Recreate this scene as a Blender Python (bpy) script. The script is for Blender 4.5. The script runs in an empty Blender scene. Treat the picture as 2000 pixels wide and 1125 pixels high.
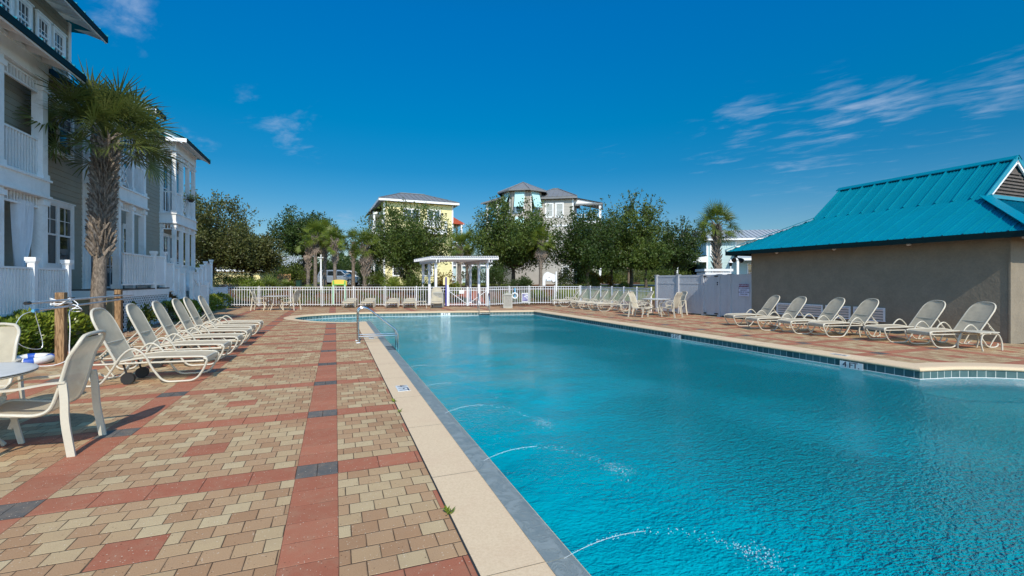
import bpy, math, random
import numpy as np
from mathutils import Vector, Matrix
from mathutils.geometry import tessellate_polygon

# ------------------------------------------------------------------ camera, sky, sun, exposure
SC = bpy.context.scene
COL = SC.collection
YAW = math.atan2(345, 900)
SN, CS = math.sin(YAW), math.cos(YAW)
EYE = 1.55
cam_d = bpy.data.cameras.new("camera")
cam = bpy.data.objects.new("camera", cam_d)
COL.objects.link(cam)
cam.location = (0, 0, EYE)
cam.rotation_euler = (math.pi / 2, 0, -YAW)
cam_d.sensor_width = 36
cam_d.lens = 36 * 900 / 2000
cam_d.shift_y = -14.5 / 2000
cam_d.clip_end = 3000
cam_d.clip_start = 0.05
SC.camera = cam

SUN_AZ = math.radians(7)      # the light travels this far clockwise of +Y
SUN_EL = math.radians(41)
sun_d = bpy.data.lights.new("sun", 'SUN')
sun_d.energy = 4.5
sun_d.angle = math.radians(0.5)
sun_d.color = (1.0, 0.91, 0.76)
sun = bpy.data.objects.new("sun", sun_d)
COL.objects.link(sun)
trav = Vector((math.sin(SUN_AZ) * math.cos(SUN_EL), math.cos(SUN_AZ) * math.cos(SUN_EL), -math.sin(SUN_EL)))
sun.rotation_euler = trav.to_track_quat('-Z', 'Y').to_euler()
sun.location = (-5, -20, 30)

SC.view_settings.view_transform = 'Standard'
SC.view_settings.look = 'None'
SC.view_settings.gamma = 1
SC.view_settings.use_curve_mapping = False
SC.view_settings.exposure = 0.0
SC.render.engine = 'CYCLES'
SC.cycles.use_denoising = True
SC.cycles.max_bounces = 8
SC.cycles.transparent_max_bounces = 24
SC.cycles.sample_clamp_indirect = 6
SC.cycles.caustics_reflective = False
SC.cycles.caustics_refractive = False


class NT:
    """tiny helper for node trees"""
    def __init__(self, nt):
        self.nt = nt
        nt.nodes.clear()

    def n(self, typ, **kw):
        nd = self.nt.nodes.new(typ)
        for k, v in kw.items():
            setattr(nd, k, v)
        return nd

    def put(self, inp, v):
        if v is None:
            return
        if isinstance(v, bpy.types.NodeSocket):
            self.nt.links.new(v, inp)
        else:
            if inp.type == 'RGBA' and hasattr(v, '__len__') and len(v) == 3:
                v = (*v, 1)
            inp.default_value = v

    def m(self, op, a, b=None, c=None):
        nd = self.n('ShaderNodeMath', operation=op)
        for i, v in enumerate((a, b, c)):
            self.put(nd.inputs[i], v)
        return nd.outputs[0]

    def vm(self, op, a, b=None):
        nd = self.n('ShaderNodeVectorMath', operation=op)
        self.put(nd.inputs[0], a)
        self.put(nd.inputs[1], b)
        return nd.outputs['Value'] if op in ('DOT_PRODUCT', 'LENGTH') else nd.outputs[0]

    def mix(self, f, a, b, mode='MIX'):
        nd = self.n('ShaderNodeMix', data_type='RGBA', blend_type=mode)
        self.put(nd.inputs[0], f)
        self.put(nd.inputs[6], a)
        self.put(nd.inputs[7], b)
        return nd.outputs[2]

    def noise(self, scale, vec=None, detail=3.0, rough=0.5, dist=0.0, dim='3D'):
        nd = self.n('ShaderNodeTexNoise', noise_dimensions=dim)
        self.put(nd.inputs['Vector'], vec)
        nd.inputs['Scale'].default_value = scale
        nd.inputs['Detail'].default_value = detail
        nd.inputs['Roughness'].default_value = rough
        nd.inputs['Distortion'].default_value = dist
        return nd.outputs['Fac']

    def ramp(self, f, stops):
        nd = self.n('ShaderNodeValToRGB')
        self.put(nd.inputs[0], f)
        e = nd.color_ramp.elements
        while len(e) < len(stops):
            e.new(0.5)
        for el, (p, c) in zip(e, stops):
            el.position = p
            el.color = (*c, 1) if len(c) == 3 else c
        return nd.outputs[0]

    def xyz(self, vec):
        nd = self.n('ShaderNodeSeparateXYZ')
        self.put(nd.inputs[0], vec)
        return nd.outputs

    def comb(self, x, y, z=0.0):
        nd = self.n('ShaderNodeCombineXYZ')
        for i, v in enumerate((x, y, z)):
            self.put(nd.inputs[i], v)
        return nd.outputs[0]

    def maprange(self, v, a, b, c=0.0, d=1.0, smooth=True):
        nd = self.n('ShaderNodeMapRange', interpolation_type='SMOOTHSTEP' if smooth else 'LINEAR')
        for i, q in enumerate((v, a, b, c, d)):
            self.put(nd.inputs[i], q)
        return nd.outputs[0]


def view_dir(px, py):
    """unit direction seen at a place of the sky, for the few cirrus wisps"""
    v = Vector((SN * 900 + CS * (px - 1000), CS * 900 - SN * (px - 1000), 548 - py))
    return v.normalized()


world = bpy.data.worlds.new("World")
SC.world = world
world.use_nodes = True
T = NT(world.node_tree)
skyn = T.n('ShaderNodeTexSky', sky_type='NISHITA')
skyn.sun_disc = False
skyn.sun_elevation = SUN_EL
skyn.sun_rotation = math.pi + SUN_AZ
skyn.altitude = 0
skyn.air_density = 1.0
skyn.dust_density = 0.35
skyn.ozone_density = 3.0
hs = T.n('ShaderNodeHueSaturation')
hs.inputs['Saturation'].default_value = 1.35
hs.inputs['Hue'].default_value = 0.487
T.put(hs.inputs['Color'], skyn.outputs[0])
tc = T.n('ShaderNodeTexCoord')
D = tc.outputs['Generated']
# project the sky dome on a high flat layer, where the cirrus lies
dx, dy, dz = T.xyz(D)
zz = T.m('MAXIMUM', dz, 0.03)
lay = T.comb(T.m('DIVIDE', dx, zz), T.m('DIVIDE', dy, zz), 0.0)
rot = T.n('ShaderNodeMapping', vector_type='TEXTURE')
rot.inputs['Rotation'].default_value = (0, 0, math.radians(-66))
rot.inputs['Scale'].default_value = (1.05, 0.62, 1)
T.put(rot.inputs['Vector'], lay)
n1 = T.noise(1.3, rot.outputs[0], 7, 0.62, 0.9)
n2 = T.noise(5.5, rot.outputs[0], 5, 0.6, 0.4)
wisps = T.m('MULTIPLY_ADD', n2, 0.35, T.m('MULTIPLY', n1, 0.75))
mask = None
for (px, py, r, amp) in ((1460, 248, 0.065, 0.95), (1640, 232, 0.07, 0.95), (1740, 215, 0.06, 1.0), (1560, 262, 0.08, 0.8), (1900, 195, 0.07, 0.7), (1970, 150, 0.06, 0.8), (1560, 310, 0.12, .6), (1400, 290, .08, .6), (1750, 280, .14, .5),
                         (245, 25, 0.05, 1.0), (490, 205, 0.035, 0.55), (570, 250, 0.06, .75), (1180, 335, .06, .45),
                         (620, 200, .03, .25), (380, 285, .06, .55), (680, 436, .04, .7), (980, 330, .07, .2)):
    d = T.vm('DOT_PRODUCT', D, tuple(view_dir(px, py)))
    ang = T.m('ARCCOSINE', T.m('MINIMUM', d, 0.99999))
    g = T.m('MULTIPLY', T.maprange(ang, 0.0, r * 1.9, 1.0, 0.0), amp)
    mask = g if mask is None else T.m('MAXIMUM', mask, g)
thr = T.m('MULTIPLY_ADD', mask, -0.25, 0.68)
cl = T.maprange(wisps, thr, T.m('ADD', thr, 0.30), 0.0, 1.0)
cl = T.m('MULTIPLY', T.m('MULTIPLY', cl, mask), 0.62)
# away from the sun the sky is a deeper, polarised blue; round the sun it is brighter and whiter
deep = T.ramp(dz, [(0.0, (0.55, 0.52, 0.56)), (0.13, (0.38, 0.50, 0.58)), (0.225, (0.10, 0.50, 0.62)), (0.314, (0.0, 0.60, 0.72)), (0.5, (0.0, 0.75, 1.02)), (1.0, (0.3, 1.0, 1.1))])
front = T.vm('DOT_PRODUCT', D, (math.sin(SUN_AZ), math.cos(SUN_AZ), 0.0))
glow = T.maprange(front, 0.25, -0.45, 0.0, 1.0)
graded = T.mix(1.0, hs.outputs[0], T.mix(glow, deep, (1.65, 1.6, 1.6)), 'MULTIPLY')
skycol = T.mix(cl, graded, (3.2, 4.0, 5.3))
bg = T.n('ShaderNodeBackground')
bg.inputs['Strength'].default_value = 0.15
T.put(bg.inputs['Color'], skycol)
wo = T.n('ShaderNodeOutputWorld')
T.nt.links.new(bg.outputs[0], wo.inputs['Surface'])


# ------------------------------------------------------------------ materials
def srgb(r, g, b):
    f = lambda c: (c / 255 / 12.92) if c / 255 <= 0.04045 else ((c / 255 + 0.055) / 1.055) ** 2.4
    return (f(r), f(g), f(b))


def new_mat(name):
    m = bpy.data.materials.new(name)
    m.use_nodes = True
    return m, NT(m.node_tree)


def finish(m, T, shader, vol=None, disp=None):
    out = T.n('ShaderNodeOutputMaterial')
    T.nt.links.new(shader, out.inputs['Surface'])
    if vol is not None:
        T.nt.links.new(vol, out.inputs['Volume'])
    return m


def principled(T, col, rough=0.6, metal=0.0, spec=0.5, normal=None, **kw):
    p = T.n('ShaderNodeBsdfPrincipled')
    T.put(p.inputs['Base Color'], col)
    T.put(p.inputs['Roughness'], rough)
    T.put(p.inputs['Metallic'], metal)
    T.put(p.inputs['Specular IOR Level'], spec)
    for k, v in kw.items():
        T.put(p.inputs[k.replace('_', ' ')], v)
    if normal is not None:
        T.nt.links.new(normal, p.inputs['Normal'])
    return p.outputs[0]


def bump(T, h, strength=0.3, dist=0.01):
    b = T.n('ShaderNodeBump')
    b.inputs['Strength'].default_value = strength
    b.inputs['Distance'].default_value = dist
    T.put(b.inputs['Height'], h)
    return b.outputs[0]


def simple(name, col, rough=0.6, var=0.15, scale=6.0, bmp=0.0, metal=0.0, spec=0.4, dirt=None, dist=0.01):
    m, T = new_mat(name)
    co = T.n('ShaderNodeTexCoord').outputs['Object']
    a = T.noise(scale, co, 5, 0.6)
    b = T.noise(scale * 9, co, 3, 0.6)
    f = T.m('MULTIPLY_ADD', b, 0.4, T.m('MULTIPLY', a, 0.6))
    f = T.maprange(f, 0.3, 0.7, 0, 1)
    lo = tuple(c * (1 - var) for c in col)
    hi = tuple(min(1, c * (1 + var)) for c in col)
    c = T.mix(f, lo, hi)
    if dirt:
        d = T.maprange(T.noise(scale * 0.6, co, 6, 0.7, 0.5), 0.52, 0.72)
        c = T.mix(T.m('MULTIPLY', d, 0.5), c, dirt)
    nm = bump(T, f, bmp, dist) if bmp else None
    return finish(m, T, principled(T, c, rough, metal, spec, nm))


MAT = {}
MAT['white'] = simple('white_paint', (0.80, 0.81, 0.82), 0.5, 0.06, 2.0, dirt=(0.5, 0.5, 0.47))
MAT['vinyl'] = simple('white_vinyl', (0.72, 0.73, 0.75), 0.38, 0.05, 1.5)
MAT['shadevinyl'] = simple('white_vinyl_shade_tone', (0.44, 0.45, 0.48), 0.42, 0.06, 1.5)  # white vinyl with the privacy fence's shade put into its colour
MAT['siding'] = simple('greige_siding', (0.30, 0.285, 0.235), 0.6, 0.08, 2.5)
MAT['graysiding'] = simple('pale_grey_siding', (0.42, 0.40, 0.36), 0.6, 0.06, 2.0)
MAT['graytower'] = simple('taupe_siding', (0.36, 0.33, 0.29), 0.6, 0.06, 2.0)
MAT['yellow'] = simple('yellow_siding', (0.76, 0.69, 0.37), 0.6, 0.06, 2.0)
MAT['mint'] = simple('mint_siding', (0.44, 0.58, 0.59), 0.6, 0.06, 2.0)
MAT['stucco'] = simple('taupe_stucco', (0.232, 0.198, 0.148), 0.85, 0.13, 2.2, 0.5, dist=0.01, dirt=(0.20, 0.175, 0.14))
MAT['teal'] = simple('teal_metal_roof', (0.0, 0.20, 0.285), 0.30, 0.07, 1.2, spec=0.5)
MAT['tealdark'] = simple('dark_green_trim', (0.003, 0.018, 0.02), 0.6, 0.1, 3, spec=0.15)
MAT['greyroof'] = simple('grey_metal_roof', (0.19, 0.195, 0.20), 0.45, 0.1, 1.0, spec=0.5)
MAT['paleroof'] = simple('pale_metal_roof', (0.36, 0.39, 0.42), 0.4, 0.08, 1.0)
MAT['redroof'] = simple('red_roof', (0.40, 0.07, 0.03), 0.6, 0.15, 4)
MAT['ivory'] = simple('ivory_powder_coat', (0.53, 0.485, 0.395), 0.4, 0.05, 5)
MAT['wood'] = simple('weathered_wood', (0.22, 0.125, 0.06), 0.8, 0.4, 7, 0.4)
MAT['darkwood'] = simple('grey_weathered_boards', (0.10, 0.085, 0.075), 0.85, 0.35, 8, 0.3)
MAT['plank'] = simple('deck_edge_wood', (0.36, 0.22, 0.09), 0.7, 0.3, 6)
MAT['black'] = simple('black_plastic', (0.012, 0.012, 0.014), 0.4, 0.2, 6)
MAT['rubber'] = simple('rubber', (0.02, 0.02, 0.02), 0.75, 0.2, 8)
MAT['steel'] = simple('stainless_steel', (0.55, 0.56, 0.57), 0.16, 0.05, 8, metal=1.0)
MAT['alu'] = simple('anodised_aluminium', (0.62, 0.66, 0.70), 0.35, 0.06, 6, metal=0.6)
MAT['blue'] = simple('blue_vinyl', (0.02, 0.09, 0.45), 0.5, 0.1, 6)
MAT['skyblue'] = simple('pale_blue_plastic', (0.10, 0.32, 0.50), 0.5, 0.1, 6)
MAT['purple'] = simple('violet_blue_paint', (0.06, 0.06, 0.30), 0.5, 0.1, 6)
MAT['binbeige'] = simple('beige_plastic', (0.40, 0.39, 0.35), 0.6, 0.1, 5)
MAT['pebble'] = simple('pebble_aggregate_panel', (0.32, 0.31, 0.28), 0.8, 0.45, 55, 0.5)
MAT['concrete'] = simple('concrete', (0.35, 0.33, 0.30), 0.85, 0.18, 4, 0.3)
MAT['limestone'] = simple('stained_block', (0.34, 0.27, 0.15), 0.85, 0.25, 3, 0.3)
MAT['signyellow'] = simple('sign_yellow', (0.80, 0.58, 0.10), 0.5, 0.05, 4)
MAT['signcream'] = simple('sign_cream', (0.80, 0.70, 0.34), 0.5, 0.05, 4)
MAT['signgreen'] = simple('sign_green', (0.22, 0.50, 0.10), 0.5, 0.05, 4)
MAT['signmint'] = simple('sign_pale_green', (0.45, 0.72, 0.50), 0.5, 0.05, 4)
MAT['signpanel'] = simple('violet_grey_sign', (0.22, 0.22, 0.40), 0.5, 0.35, 5)
MAT['ink'] = simple('sign_ink', (0.02, 0.02, 0.05), 0.5, 0.1, 4)
MAT['signred'] = simple('sign_maroon', (0.16, 0.02, 0.04), 0.5, 0.1, 4)
MAT['signface'] = simple('sign_lavender_white', (0.55, 0.57, 0.72), 0.5, 0.05, 4)
MAT['shutter'] = simple('aqua_shutter', (0.40, 0.66, 0.66), 0.5, 0.05, 3)
MAT['brick'] = simple('red_brick_pier', (0.34, 0.09, 0.05), 0.85, 0.3, 9, 0.2)
MAT['binGreen'] = simple('green_plastic', (0.01, 0.14, 0.08), 0.5, 0.1, 5)
MAT['greenbox'] = simple('dark_green_steel', (0.012, 0.05, 0.035), 0.5, 0.1, 5)
MAT['silver'] = simple('silver_car_paint', (0.30, 0.36, 0.44), 0.25, 0.04, 3, metal=0.35, spec=0.7)
MAT['whitecar'] = simple('white_car_paint', (0.7, 0.72, 0.74), 0.25, 0.04, 3, spec=0.6)
MAT['asphalt'] = simple('asphalt', (0.16, 0.165, 0.18), 0.9, 0.2, 3, 0.3)
MAT['curtain'] = simple('white_curtain_cloth', (0.66, 0.68, 0.72), 0.8, 0.05, 3)
MAT['rope'] = simple('white_rope', (0.75, 0.75, 0.76), 0.7, 0.1, 20)
MAT['bulk'] = simple('dark_interior', (0.025, 0.028, 0.03), 0.8, 0.3, 2)
MAT['tabletop'] = simple('table_top_white', (0.60, 0.60, 0.58), 0.35, 0.08, 12)
MAT['deadfrond'] = simple('dead_frond_boots', (0.33, 0.26, 0.21), 0.85, 0.35, 6)


def glass_mat():
    m, T = new_mat('window_glass')
    co = T.n('ShaderNodeTexCoord').outputs['Object']
    f = T.noise(0.8, co, 2)
    c = T.mix(T.maprange(f, 0.4, 0.6), (0.012, 0.018, 0.022), (0.05, 0.06, 0.07))
    nm = bump(T, T.noise(1.3, co, 1), 0.12, 0.05)
    return finish(m, T, principled(T, c, 0.04, 0, 1.0, nm))


def blind_mat():
    m, T = new_mat('window_blinds_behind_glass')
    co = T.n('ShaderNodeTexCoord').outputs['Object']
    x, y, z = T.xyz(co)
    s = T.m('FRACT', T.m('MULTIPLY', z, 16.0))
    c = T.mix(T.maprange(s, 0.0, 0.25), (0.10, 0.10, 0.10), (0.42, 0.42, 0.38))
    return finish(m, T, principled(T, c, 0.15, 0, 0.8))


MAT['glass'] = glass_mat()
MAT['blind'] = blind_mat()


def sling_mat():
    m, T = new_mat('taupe_sling_mesh')
    co = T.n('ShaderNodeTexCoord').outputs['Object']
    f = T.maprange(T.noise(4, co, 5, 0.6), 0.35, 0.65)
    c = T.mix(f, (0.57, 0.51, 0.39), (0.67, 0.60, 0.46))
    w = T.n('ShaderNodeTexVoronoi')
    w.inputs['Scale'].default_value = 160
    T.put(w.inputs['Vector'], co)
    nm = bump(T, w.outputs['Distance'], 0.2, 0.003)
    d = T.n('ShaderNodeBsdfDiffuse')
    T.put(d.inputs['Color'], c)
    T.nt.links.new(nm, d.inputs['Normal'])
    tr = T.n('ShaderNodeBsdfTranslucent')
    T.put(tr.inputs['Color'], c)
    tp = T.n('ShaderNodeBsdfTransparent')
    a = T.n('ShaderNodeMixShader')
    a.inputs[0].default_value = 0.32
    T.nt.links.new(d.outputs[0], a.inputs[1])
    T.nt.links.new(tr.outputs[0], a.inputs[2])
    b = T.n('ShaderNodeMixShader')
    b.inputs[0].default_value = 0.07
    T.nt.links.new(a.outputs[0], b.inputs[1])
    T.nt.links.new(tp.outputs[0], b.inputs[2])
    return finish(m, T, b.outputs[0])


MAT['sling'] = sling_mat()


def leaf_mat(name, c1, c2, c3, trans=0.3, rough=0.45):
    m, T = new_mat(name)
    gi = T.n('ShaderNodeNewGeometry')
    co = T.n('ShaderNodeTexCoord').outputs['Object']
    r = gi.outputs['Random Per Island']
    f = T.maprange(T.noise(0.9, co, 3), 0.35, 0.65)
    a = T.mix(r, c1, c2)
    c = T.mix(T.m('MULTIPLY', f, 0.55), a, c3)
    p = T.n('ShaderNodeBsdfPrincipled')
    T.put(p.inputs['Base Color'], c)
    p.inputs['Roughness'].default_value = rough
    p.inputs['Specular IOR Level'].default_value = 0.35
    tr = T.n('ShaderNodeBsdfTranslucent')
    T.put(tr.inputs['Color'], T.mix(0.6, c, (0.10, 0.14, 0.01)))
    a = T.n('ShaderNodeMixShader')
    a.inputs[0].default_value = trans
    T.nt.links.new(p.outputs[0], a.inputs[1])
    T.nt.links.new(tr.outputs[0], a.inputs[2])
    return finish(m, T, a.outputs[0])


MAT['oak'] = leaf_mat('oak_leaves', (0.03, 0.06, 0.012), (0.10, 0.15, 0.03), (0.13, 0.17, 0.03))
MAT['oakdark'] = leaf_mat('dark_oak_leaves', (0.015, 0.035, 0.010), (0.06, 0.10, 0.022), (0.07, 0.11, 0.02))
MAT['olive'] = leaf_mat('brownish_olive_leaves', (0.06, 0.07, 0.022), (0.15, 0.15, 0.05), (0.10, 0.12, 0.03))
MAT['palm'] = leaf_mat('palm_fronds', (0.045, 0.075, 0.022), (0.17, 0.20, 0.06), (0.16, 0.19, 0.05), 0.25, 0.3)
MAT['palmfar'] = leaf_mat('far_palm_fronds', (0.08, 0.13, 0.02), (0.20, 0.26, 0.045), (0.18, 0.22, 0.03), 0.35, 0.35)
MAT['hedge'] = leaf_mat('hedge_leaves', (0.06, 0.11, 0.012), (0.22, 0.29, 0.035), (0.27, 0.30, 0.04), 0.3, 0.3)
MAT['shrub'] = leaf_mat('shrub_leaves', (0.03, 0.06, 0.01), (0.12, 0.17, 0.025), (0.14, 0.15, 0.03))
MAT['autumn'] = leaf_mat('orange_shrub_leaves', (0.20, 0.08, 0.01), (0.16, 0.16, 0.02), (0.3, 0.12, 0.01))
MAT['grassblade'] = leaf_mat('grass_blades', (0.05, 0.09, 0.012), (0.14, 0.17, 0.03), (0.11, 0.14, 0.02))


def bark_mat(name, col, sc=14):
    m, T = new_mat(name)
    co = T.n('ShaderNodeTexCoord').outputs['Object']
    mp = T.n('ShaderNodeMapping')
    mp.inputs['Scale'].default_value = (1, 1, 0.35)
    T.put(mp.inputs['Vector'], co)
    f = T.noise(sc, mp.outputs[0], 6, 0.65, 0.6)
    c = T.mix(T.maprange(f, 0.35, 0.65), tuple(v * 0.5 for v in col), tuple(v * 1.4 for v in col))
    return finish(m, T, principled(T, c, 0.9, 0, 0.2, bump(T, f, 0.6, 0.02)))


MAT['bark'] = bark_mat('oak_bark', (0.10, 0.08, 0.06))
MAT['palmbark'] = bark_mat('palm_bark', (0.20, 0.165, 0.135), 22)
MAT['boot'] = bark_mat('palm_boots', (0.22, 0.185, 0.155), 20)


def plank_wood():
    m, T = new_mat('post_timber')
    co = T.n('ShaderNodeTexCoord').outputs['Object']
    mp = T.n('ShaderNodeMapping')
    mp.inputs['Scale'].default_value = (1, 1, 0.12)
    T.put(mp.inputs['Vector'], co)
    f = T.noise(30, mp.outputs[0], 5, 0.6, 1.2)
    c = T.mix(T.maprange(f, 0.35, 0.68), (0.12, 0.065, 0.03), (0.40, 0.25, 0.13))
    return finish(m, T, principled(T, c, 0.75, 0, 0.3, bump(T, f, 0.4, 0.01)))


MAT['post'] = plank_wood()


def mulch_mat():
    m, T = new_mat('mulch_and_soil')
    co = T.n('ShaderNodeTexCoord').outputs['Object']
    f = T.noise(14, co, 6, 0.75)
    g = T.noise(0.25, co, 4, 0.6)
    c = T.mix(T.maprange(f, 0.35, 0.68), (0.05, 0.022, 0.012), (0.24, 0.115, 0.055))
    c = T.mix(T.m('MULTIPLY', T.maprange(g, 0.5, 0.62), 0.5), c, (0.10, 0.09, 0.035))
    return finish(m, T, principled(T, c, 0.95, 0, 0.1, bump(T, f, 0.9, 0.04)))


MAT['mulch'] = mulch_mat()


def grass_mat():
    m, T = new_mat('lawn')
    co = T.n('ShaderNodeTexCoord').outputs['Object']
    f = T.noise(18, co, 6, 0.75)
    g = T.noise(0.35, co, 4, 0.6)
    c = T.mix(T.maprange(f, 0.35, 0.68), (0.06, 0.085, 0.015), (0.22, 0.25, 0.05))
    c = T.mix(T.m('MULTIPLY', T.maprange(g, 0.45, 0.62), 0.5), c, (0.24, 0.22, 0.08))
    return finish(m, T, principled(T, c, 0.95, 0, 0.1, bump(T, f, 0.9, 0.05)))


MAT['lawn'] = grass_mat()


def paver_mat():
    """running-bond pavers crossed by red soldier bands, red strips, grey crossing blocks and a red block in each panel"""
    m, T = new_mat('brick_pavers')
    co = T.n('ShaderNodeTexCoord').outputs['Object']
    wob = T.n('ShaderNodeTexNoise')
    wob.inputs['Scale'].default_value = 3.0
    T.put(wob.inputs['Vector'], co)
    wv = T.vm('MULTIPLY', T.vm('SUBTRACT', wob.outputs['Color'], (0.5, 0.5, 0.5)), (0.006, 0.006, 0))
    x, y, z = T.xyz(T.vm('ADD', co, wv))
    right = T.m('GREATER_THAN', x, 9.5)
    PX, PY, SX, SY = 1.93, 1.71, 0.315, 0.27
    xo = T.m('MULTIPLY_ADD', right, 10.69 - (-0.295 + 5 * PX), -0.295)
    yo = T.m('MULTIPLY_ADD', right, 6.25 - (3.965 + PY), 3.965)
    gx = T.m('DIVIDE', T.m('SUBTRACT', x, xo), PX)
    gy = T.m('DIVIDE', T.m('SUBTRACT', y, yo), PY)
    cx, cy = T.m('FLOOR', gx), T.m('FLOOR', gy)
    fx = T.m('MULTIPLY', T.m('SUBTRACT', gx, cx), PX)
    fy = T.m('MULTIPLY', T.m('SUBTRACT', gy, cy), PY)
    strip = T.m('LESS_THAN', fx, SX)
    band = T.m('LESS_THAN', fy, SY)
    u = T.m('SUBTRACT', fx, SX)
    v = T.m('SUBTRACT', fy, SY)
    PW, PH = 0.1615, 0.144
    row = T.m('FLOOR', T.m('DIVIDE', v, PH))
    rid = T.m('ADD', T.m('MULTIPLY', cy, 10.0), row)
    par = T.m('FRACT', T.m('MULTIPLY', row, 0.5))
    ju = T.n('ShaderNodeTexWhiteNoise', noise_dimensions='2D')
    T.put(ju.inputs['Vector'], T.comb(rid, cx))
    sh = T.m('MULTIPLY_ADD', par, 0.95, T.m('MULTIPLY', ju.outputs['Value'], 0.22))
    uu = T.m('ADD', T.m('DIVIDE', u, PW), sh)
    col = T.m('FLOOR', uu)

    def edge(val, size):      # distance to the nearest joint, metres
        f = T.m('FRACT', val)
        return T.m('MULTIPLY', T.m('MINIMUM', f, T.m('SUBTRACT', 1.0, f)), size)
    e_field = T.m('MINIMUM', edge(uu, PW), edge(T.m('DIVIDE', v, PH), PH))
    # red block of four pavers
    au = T.m('MULTIPLY', T.m('GREATER_THAN', u, 0.648), T.m('LESS_THAN', u, 0.972))
    av = T.m('MULTIPLY', T.m('GREATER_THAN', v, 0.576), T.m('LESS_THAN', v, 0.864))
    acc = T.m('MULTIPLY', au, av)
    eacc = T.m('MINIMUM', T.m('MINIMUM', T.m('SUBTRACT', u, 0.648), T.m('SUBTRACT', 0.972, u)),
               T.m('MINIMUM', T.m('SUBTRACT', v, 0.576), T.m('SUBTRACT', 0.864, v)))
    e_field = T.m('ADD', T.m('MULTIPLY', e_field, T.m('SUBTRACT', 1.0, acc)), T.m('MULTIPLY', T.m('MAXIMUM', eacc, 0.0), acc))
    # strip slabs and band slabs
    e_sx = T.m('MINIMUM', fx, T.m('SUBTRACT', SX, fx))
    e_strip = T.m('MINIMUM', e_sx, T.m('ADD', edge(T.m('DIVIDE', T.m('SUBTRACT', fy, SY), 0.24), 0.24), 0.0022))
    e_by = T.m('MINIMUM', fy, T.m('SUBTRACT', SY, fy))
    e_band = T.m('MINIMUM', e_by, edge(T.m('DIVIDE', u, 0.323), 0.323))
    e_cross = T.m('MINIMUM', T.m('MINIMUM', e_sx, e_by), T.m('ABSOLUTE', T.m('SUBTRACT', fx, SX / 2)))
    cross = T.m('MULTIPLY', strip, band)

    def sel(f, a, b):
        return T.m('ADD', T.m('MULTIPLY', T.m('SUBTRACT', 1.0, f), a), T.m('MULTIPLY', f, b))
    e = sel(band, e_field, e_band)
    e = sel(strip, e, e_strip)
    e = sel(cross, e, e_cross)
    # colour per paver
    wn = T.n('ShaderNodeTexWhiteNoise', noise_dimensions='3D')
    T.put(wn.inputs['Vector'], T.comb(T.m('ADD', col, T.m('MULTIPLY', cx, 17.0)), rid, 0.5))
    pav = T.ramp(wn.outputs['Value'], [(0.0, (0.375, 0.215, 0.115)), (0.22, (0.42, 0.255, 0.14)), (0.42, (0.455, 0.29, 0.162)),
                                       (0.60, (0.47, 0.325, 0.18)), (0.78, (0.505, 0.37, 0.21)), (1.0, (0.55, 0.43, 0.255))])
    wn2 = T.n('ShaderNodeTexWhiteNoise', noise_dimensions='3D')
    slab = T.m('FLOOR', T.m('DIVIDE', u, 0.323))
    slab2 = T.m('FLOOR', T.m('DIVIDE', v, 0.24))
    T.put(wn2.inputs['Vector'], T.comb(T.m('ADD', slab, T.m('MULTIPLY', cx, 7.0)), T.m('ADD', slab2, T.m('MULTIPLY', cy, 11.0)), 2.0))
    red = T.mix(wn2.outputs['Value'], (0.36, 0.125, 0.072), (0.43, 0.16, 0.093))
    grey = T.mix(wn2.outputs['Value'], (0.09, 0.09, 0.088), (0.135, 0.133, 0.128))
    isred = T.m('MAXIMUM', acc, T.m('MAXIMUM', strip, band))
    c = T.mix(isred, pav, red)
    c = T.mix(cross, c, grey)
    # weathering, tonal drift, aggregate specks and pits
    c = T.mix(T.m('MULTIPLY', T.maprange(T.noise(9, co, 5, 0.65), 0.4, 0.75), 0.30), c, (0.40, 0.27, 0.17))
    c = T.mix(T.m('MULTIPLY', T.maprange(T.noise(0.55, co, 4, 0.6), 0.45, 0.75), 0.22), c, (0.16, 0.10, 0.06))
    g = T.noise(160, co, 2, 0.7)
    c = T.mix(T.m('MULTIPLY', T.maprange(g, 0.35, 0.65), 0.30), c, T.mix(1.0, c, (0.55, 0.5, 0.45), 'MULTIPLY'))
    vo = T.n('ShaderNodeTexVoronoi')
    vo.inputs['Scale'].default_value = 58
    T.put(vo.inputs['Vector'], co)
    vr = T.xyz(vo.outputs['Color'])
    spk = T.m('MULTIPLY', T.m('LESS_THAN', vo.outputs['Distance'], T.m('MULTIPLY', vr[0], 0.24)), T.m('GREATER_THAN', vr[1], 0.45))
    c = T.mix(T.m('MULTIPLY', spk, 0.75), c, (0.62, 0.52, 0.40))
    vo2 = T.n('ShaderNodeTexVoronoi')
    vo2.inputs['Scale'].default_value = 48
    T.put(vo2.inputs['Vector'], T.vm('ADD', co, (7.3, 2.1, 0)))
    vr2 = T.xyz(vo2.outputs['Color'])
    pit = T.m('MULTIPLY', T.m('LESS_THAN', vo2.outputs['Distance'], T.m('MULTIPLY', vr2[0], 0.22)), T.m('GREATER_THAN', vr2[1], 0.60))
    c = T.mix(T.m('MULTIPLY', pit, 0.7), c, (0.07, 0.04, 0.025))
    jw = T.m('MULTIPLY_ADD', T.noise(6, co, 3), 0.0050, -0.0003)
    joint = T.m('SUBTRACT', 1.0, T.maprange(e, T.m('MULTIPLY', jw, 0.6), T.m('MULTIPLY', jw, 1.7)))
    c = T.mix(T.m('MULTIPLY', joint, 0.93), c, (0.035, 0.022, 0.015))
    h = T.m('ADD', T.maprange(e, 0.0, 0.008), T.m('MULTIPLY', g, 0.22))
    return finish(m, T, principled(T, c, 0.85, 0, 0.25, bump(T, h, 0.6, 0.006)))


MAT['paver'] = paver_mat()


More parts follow.
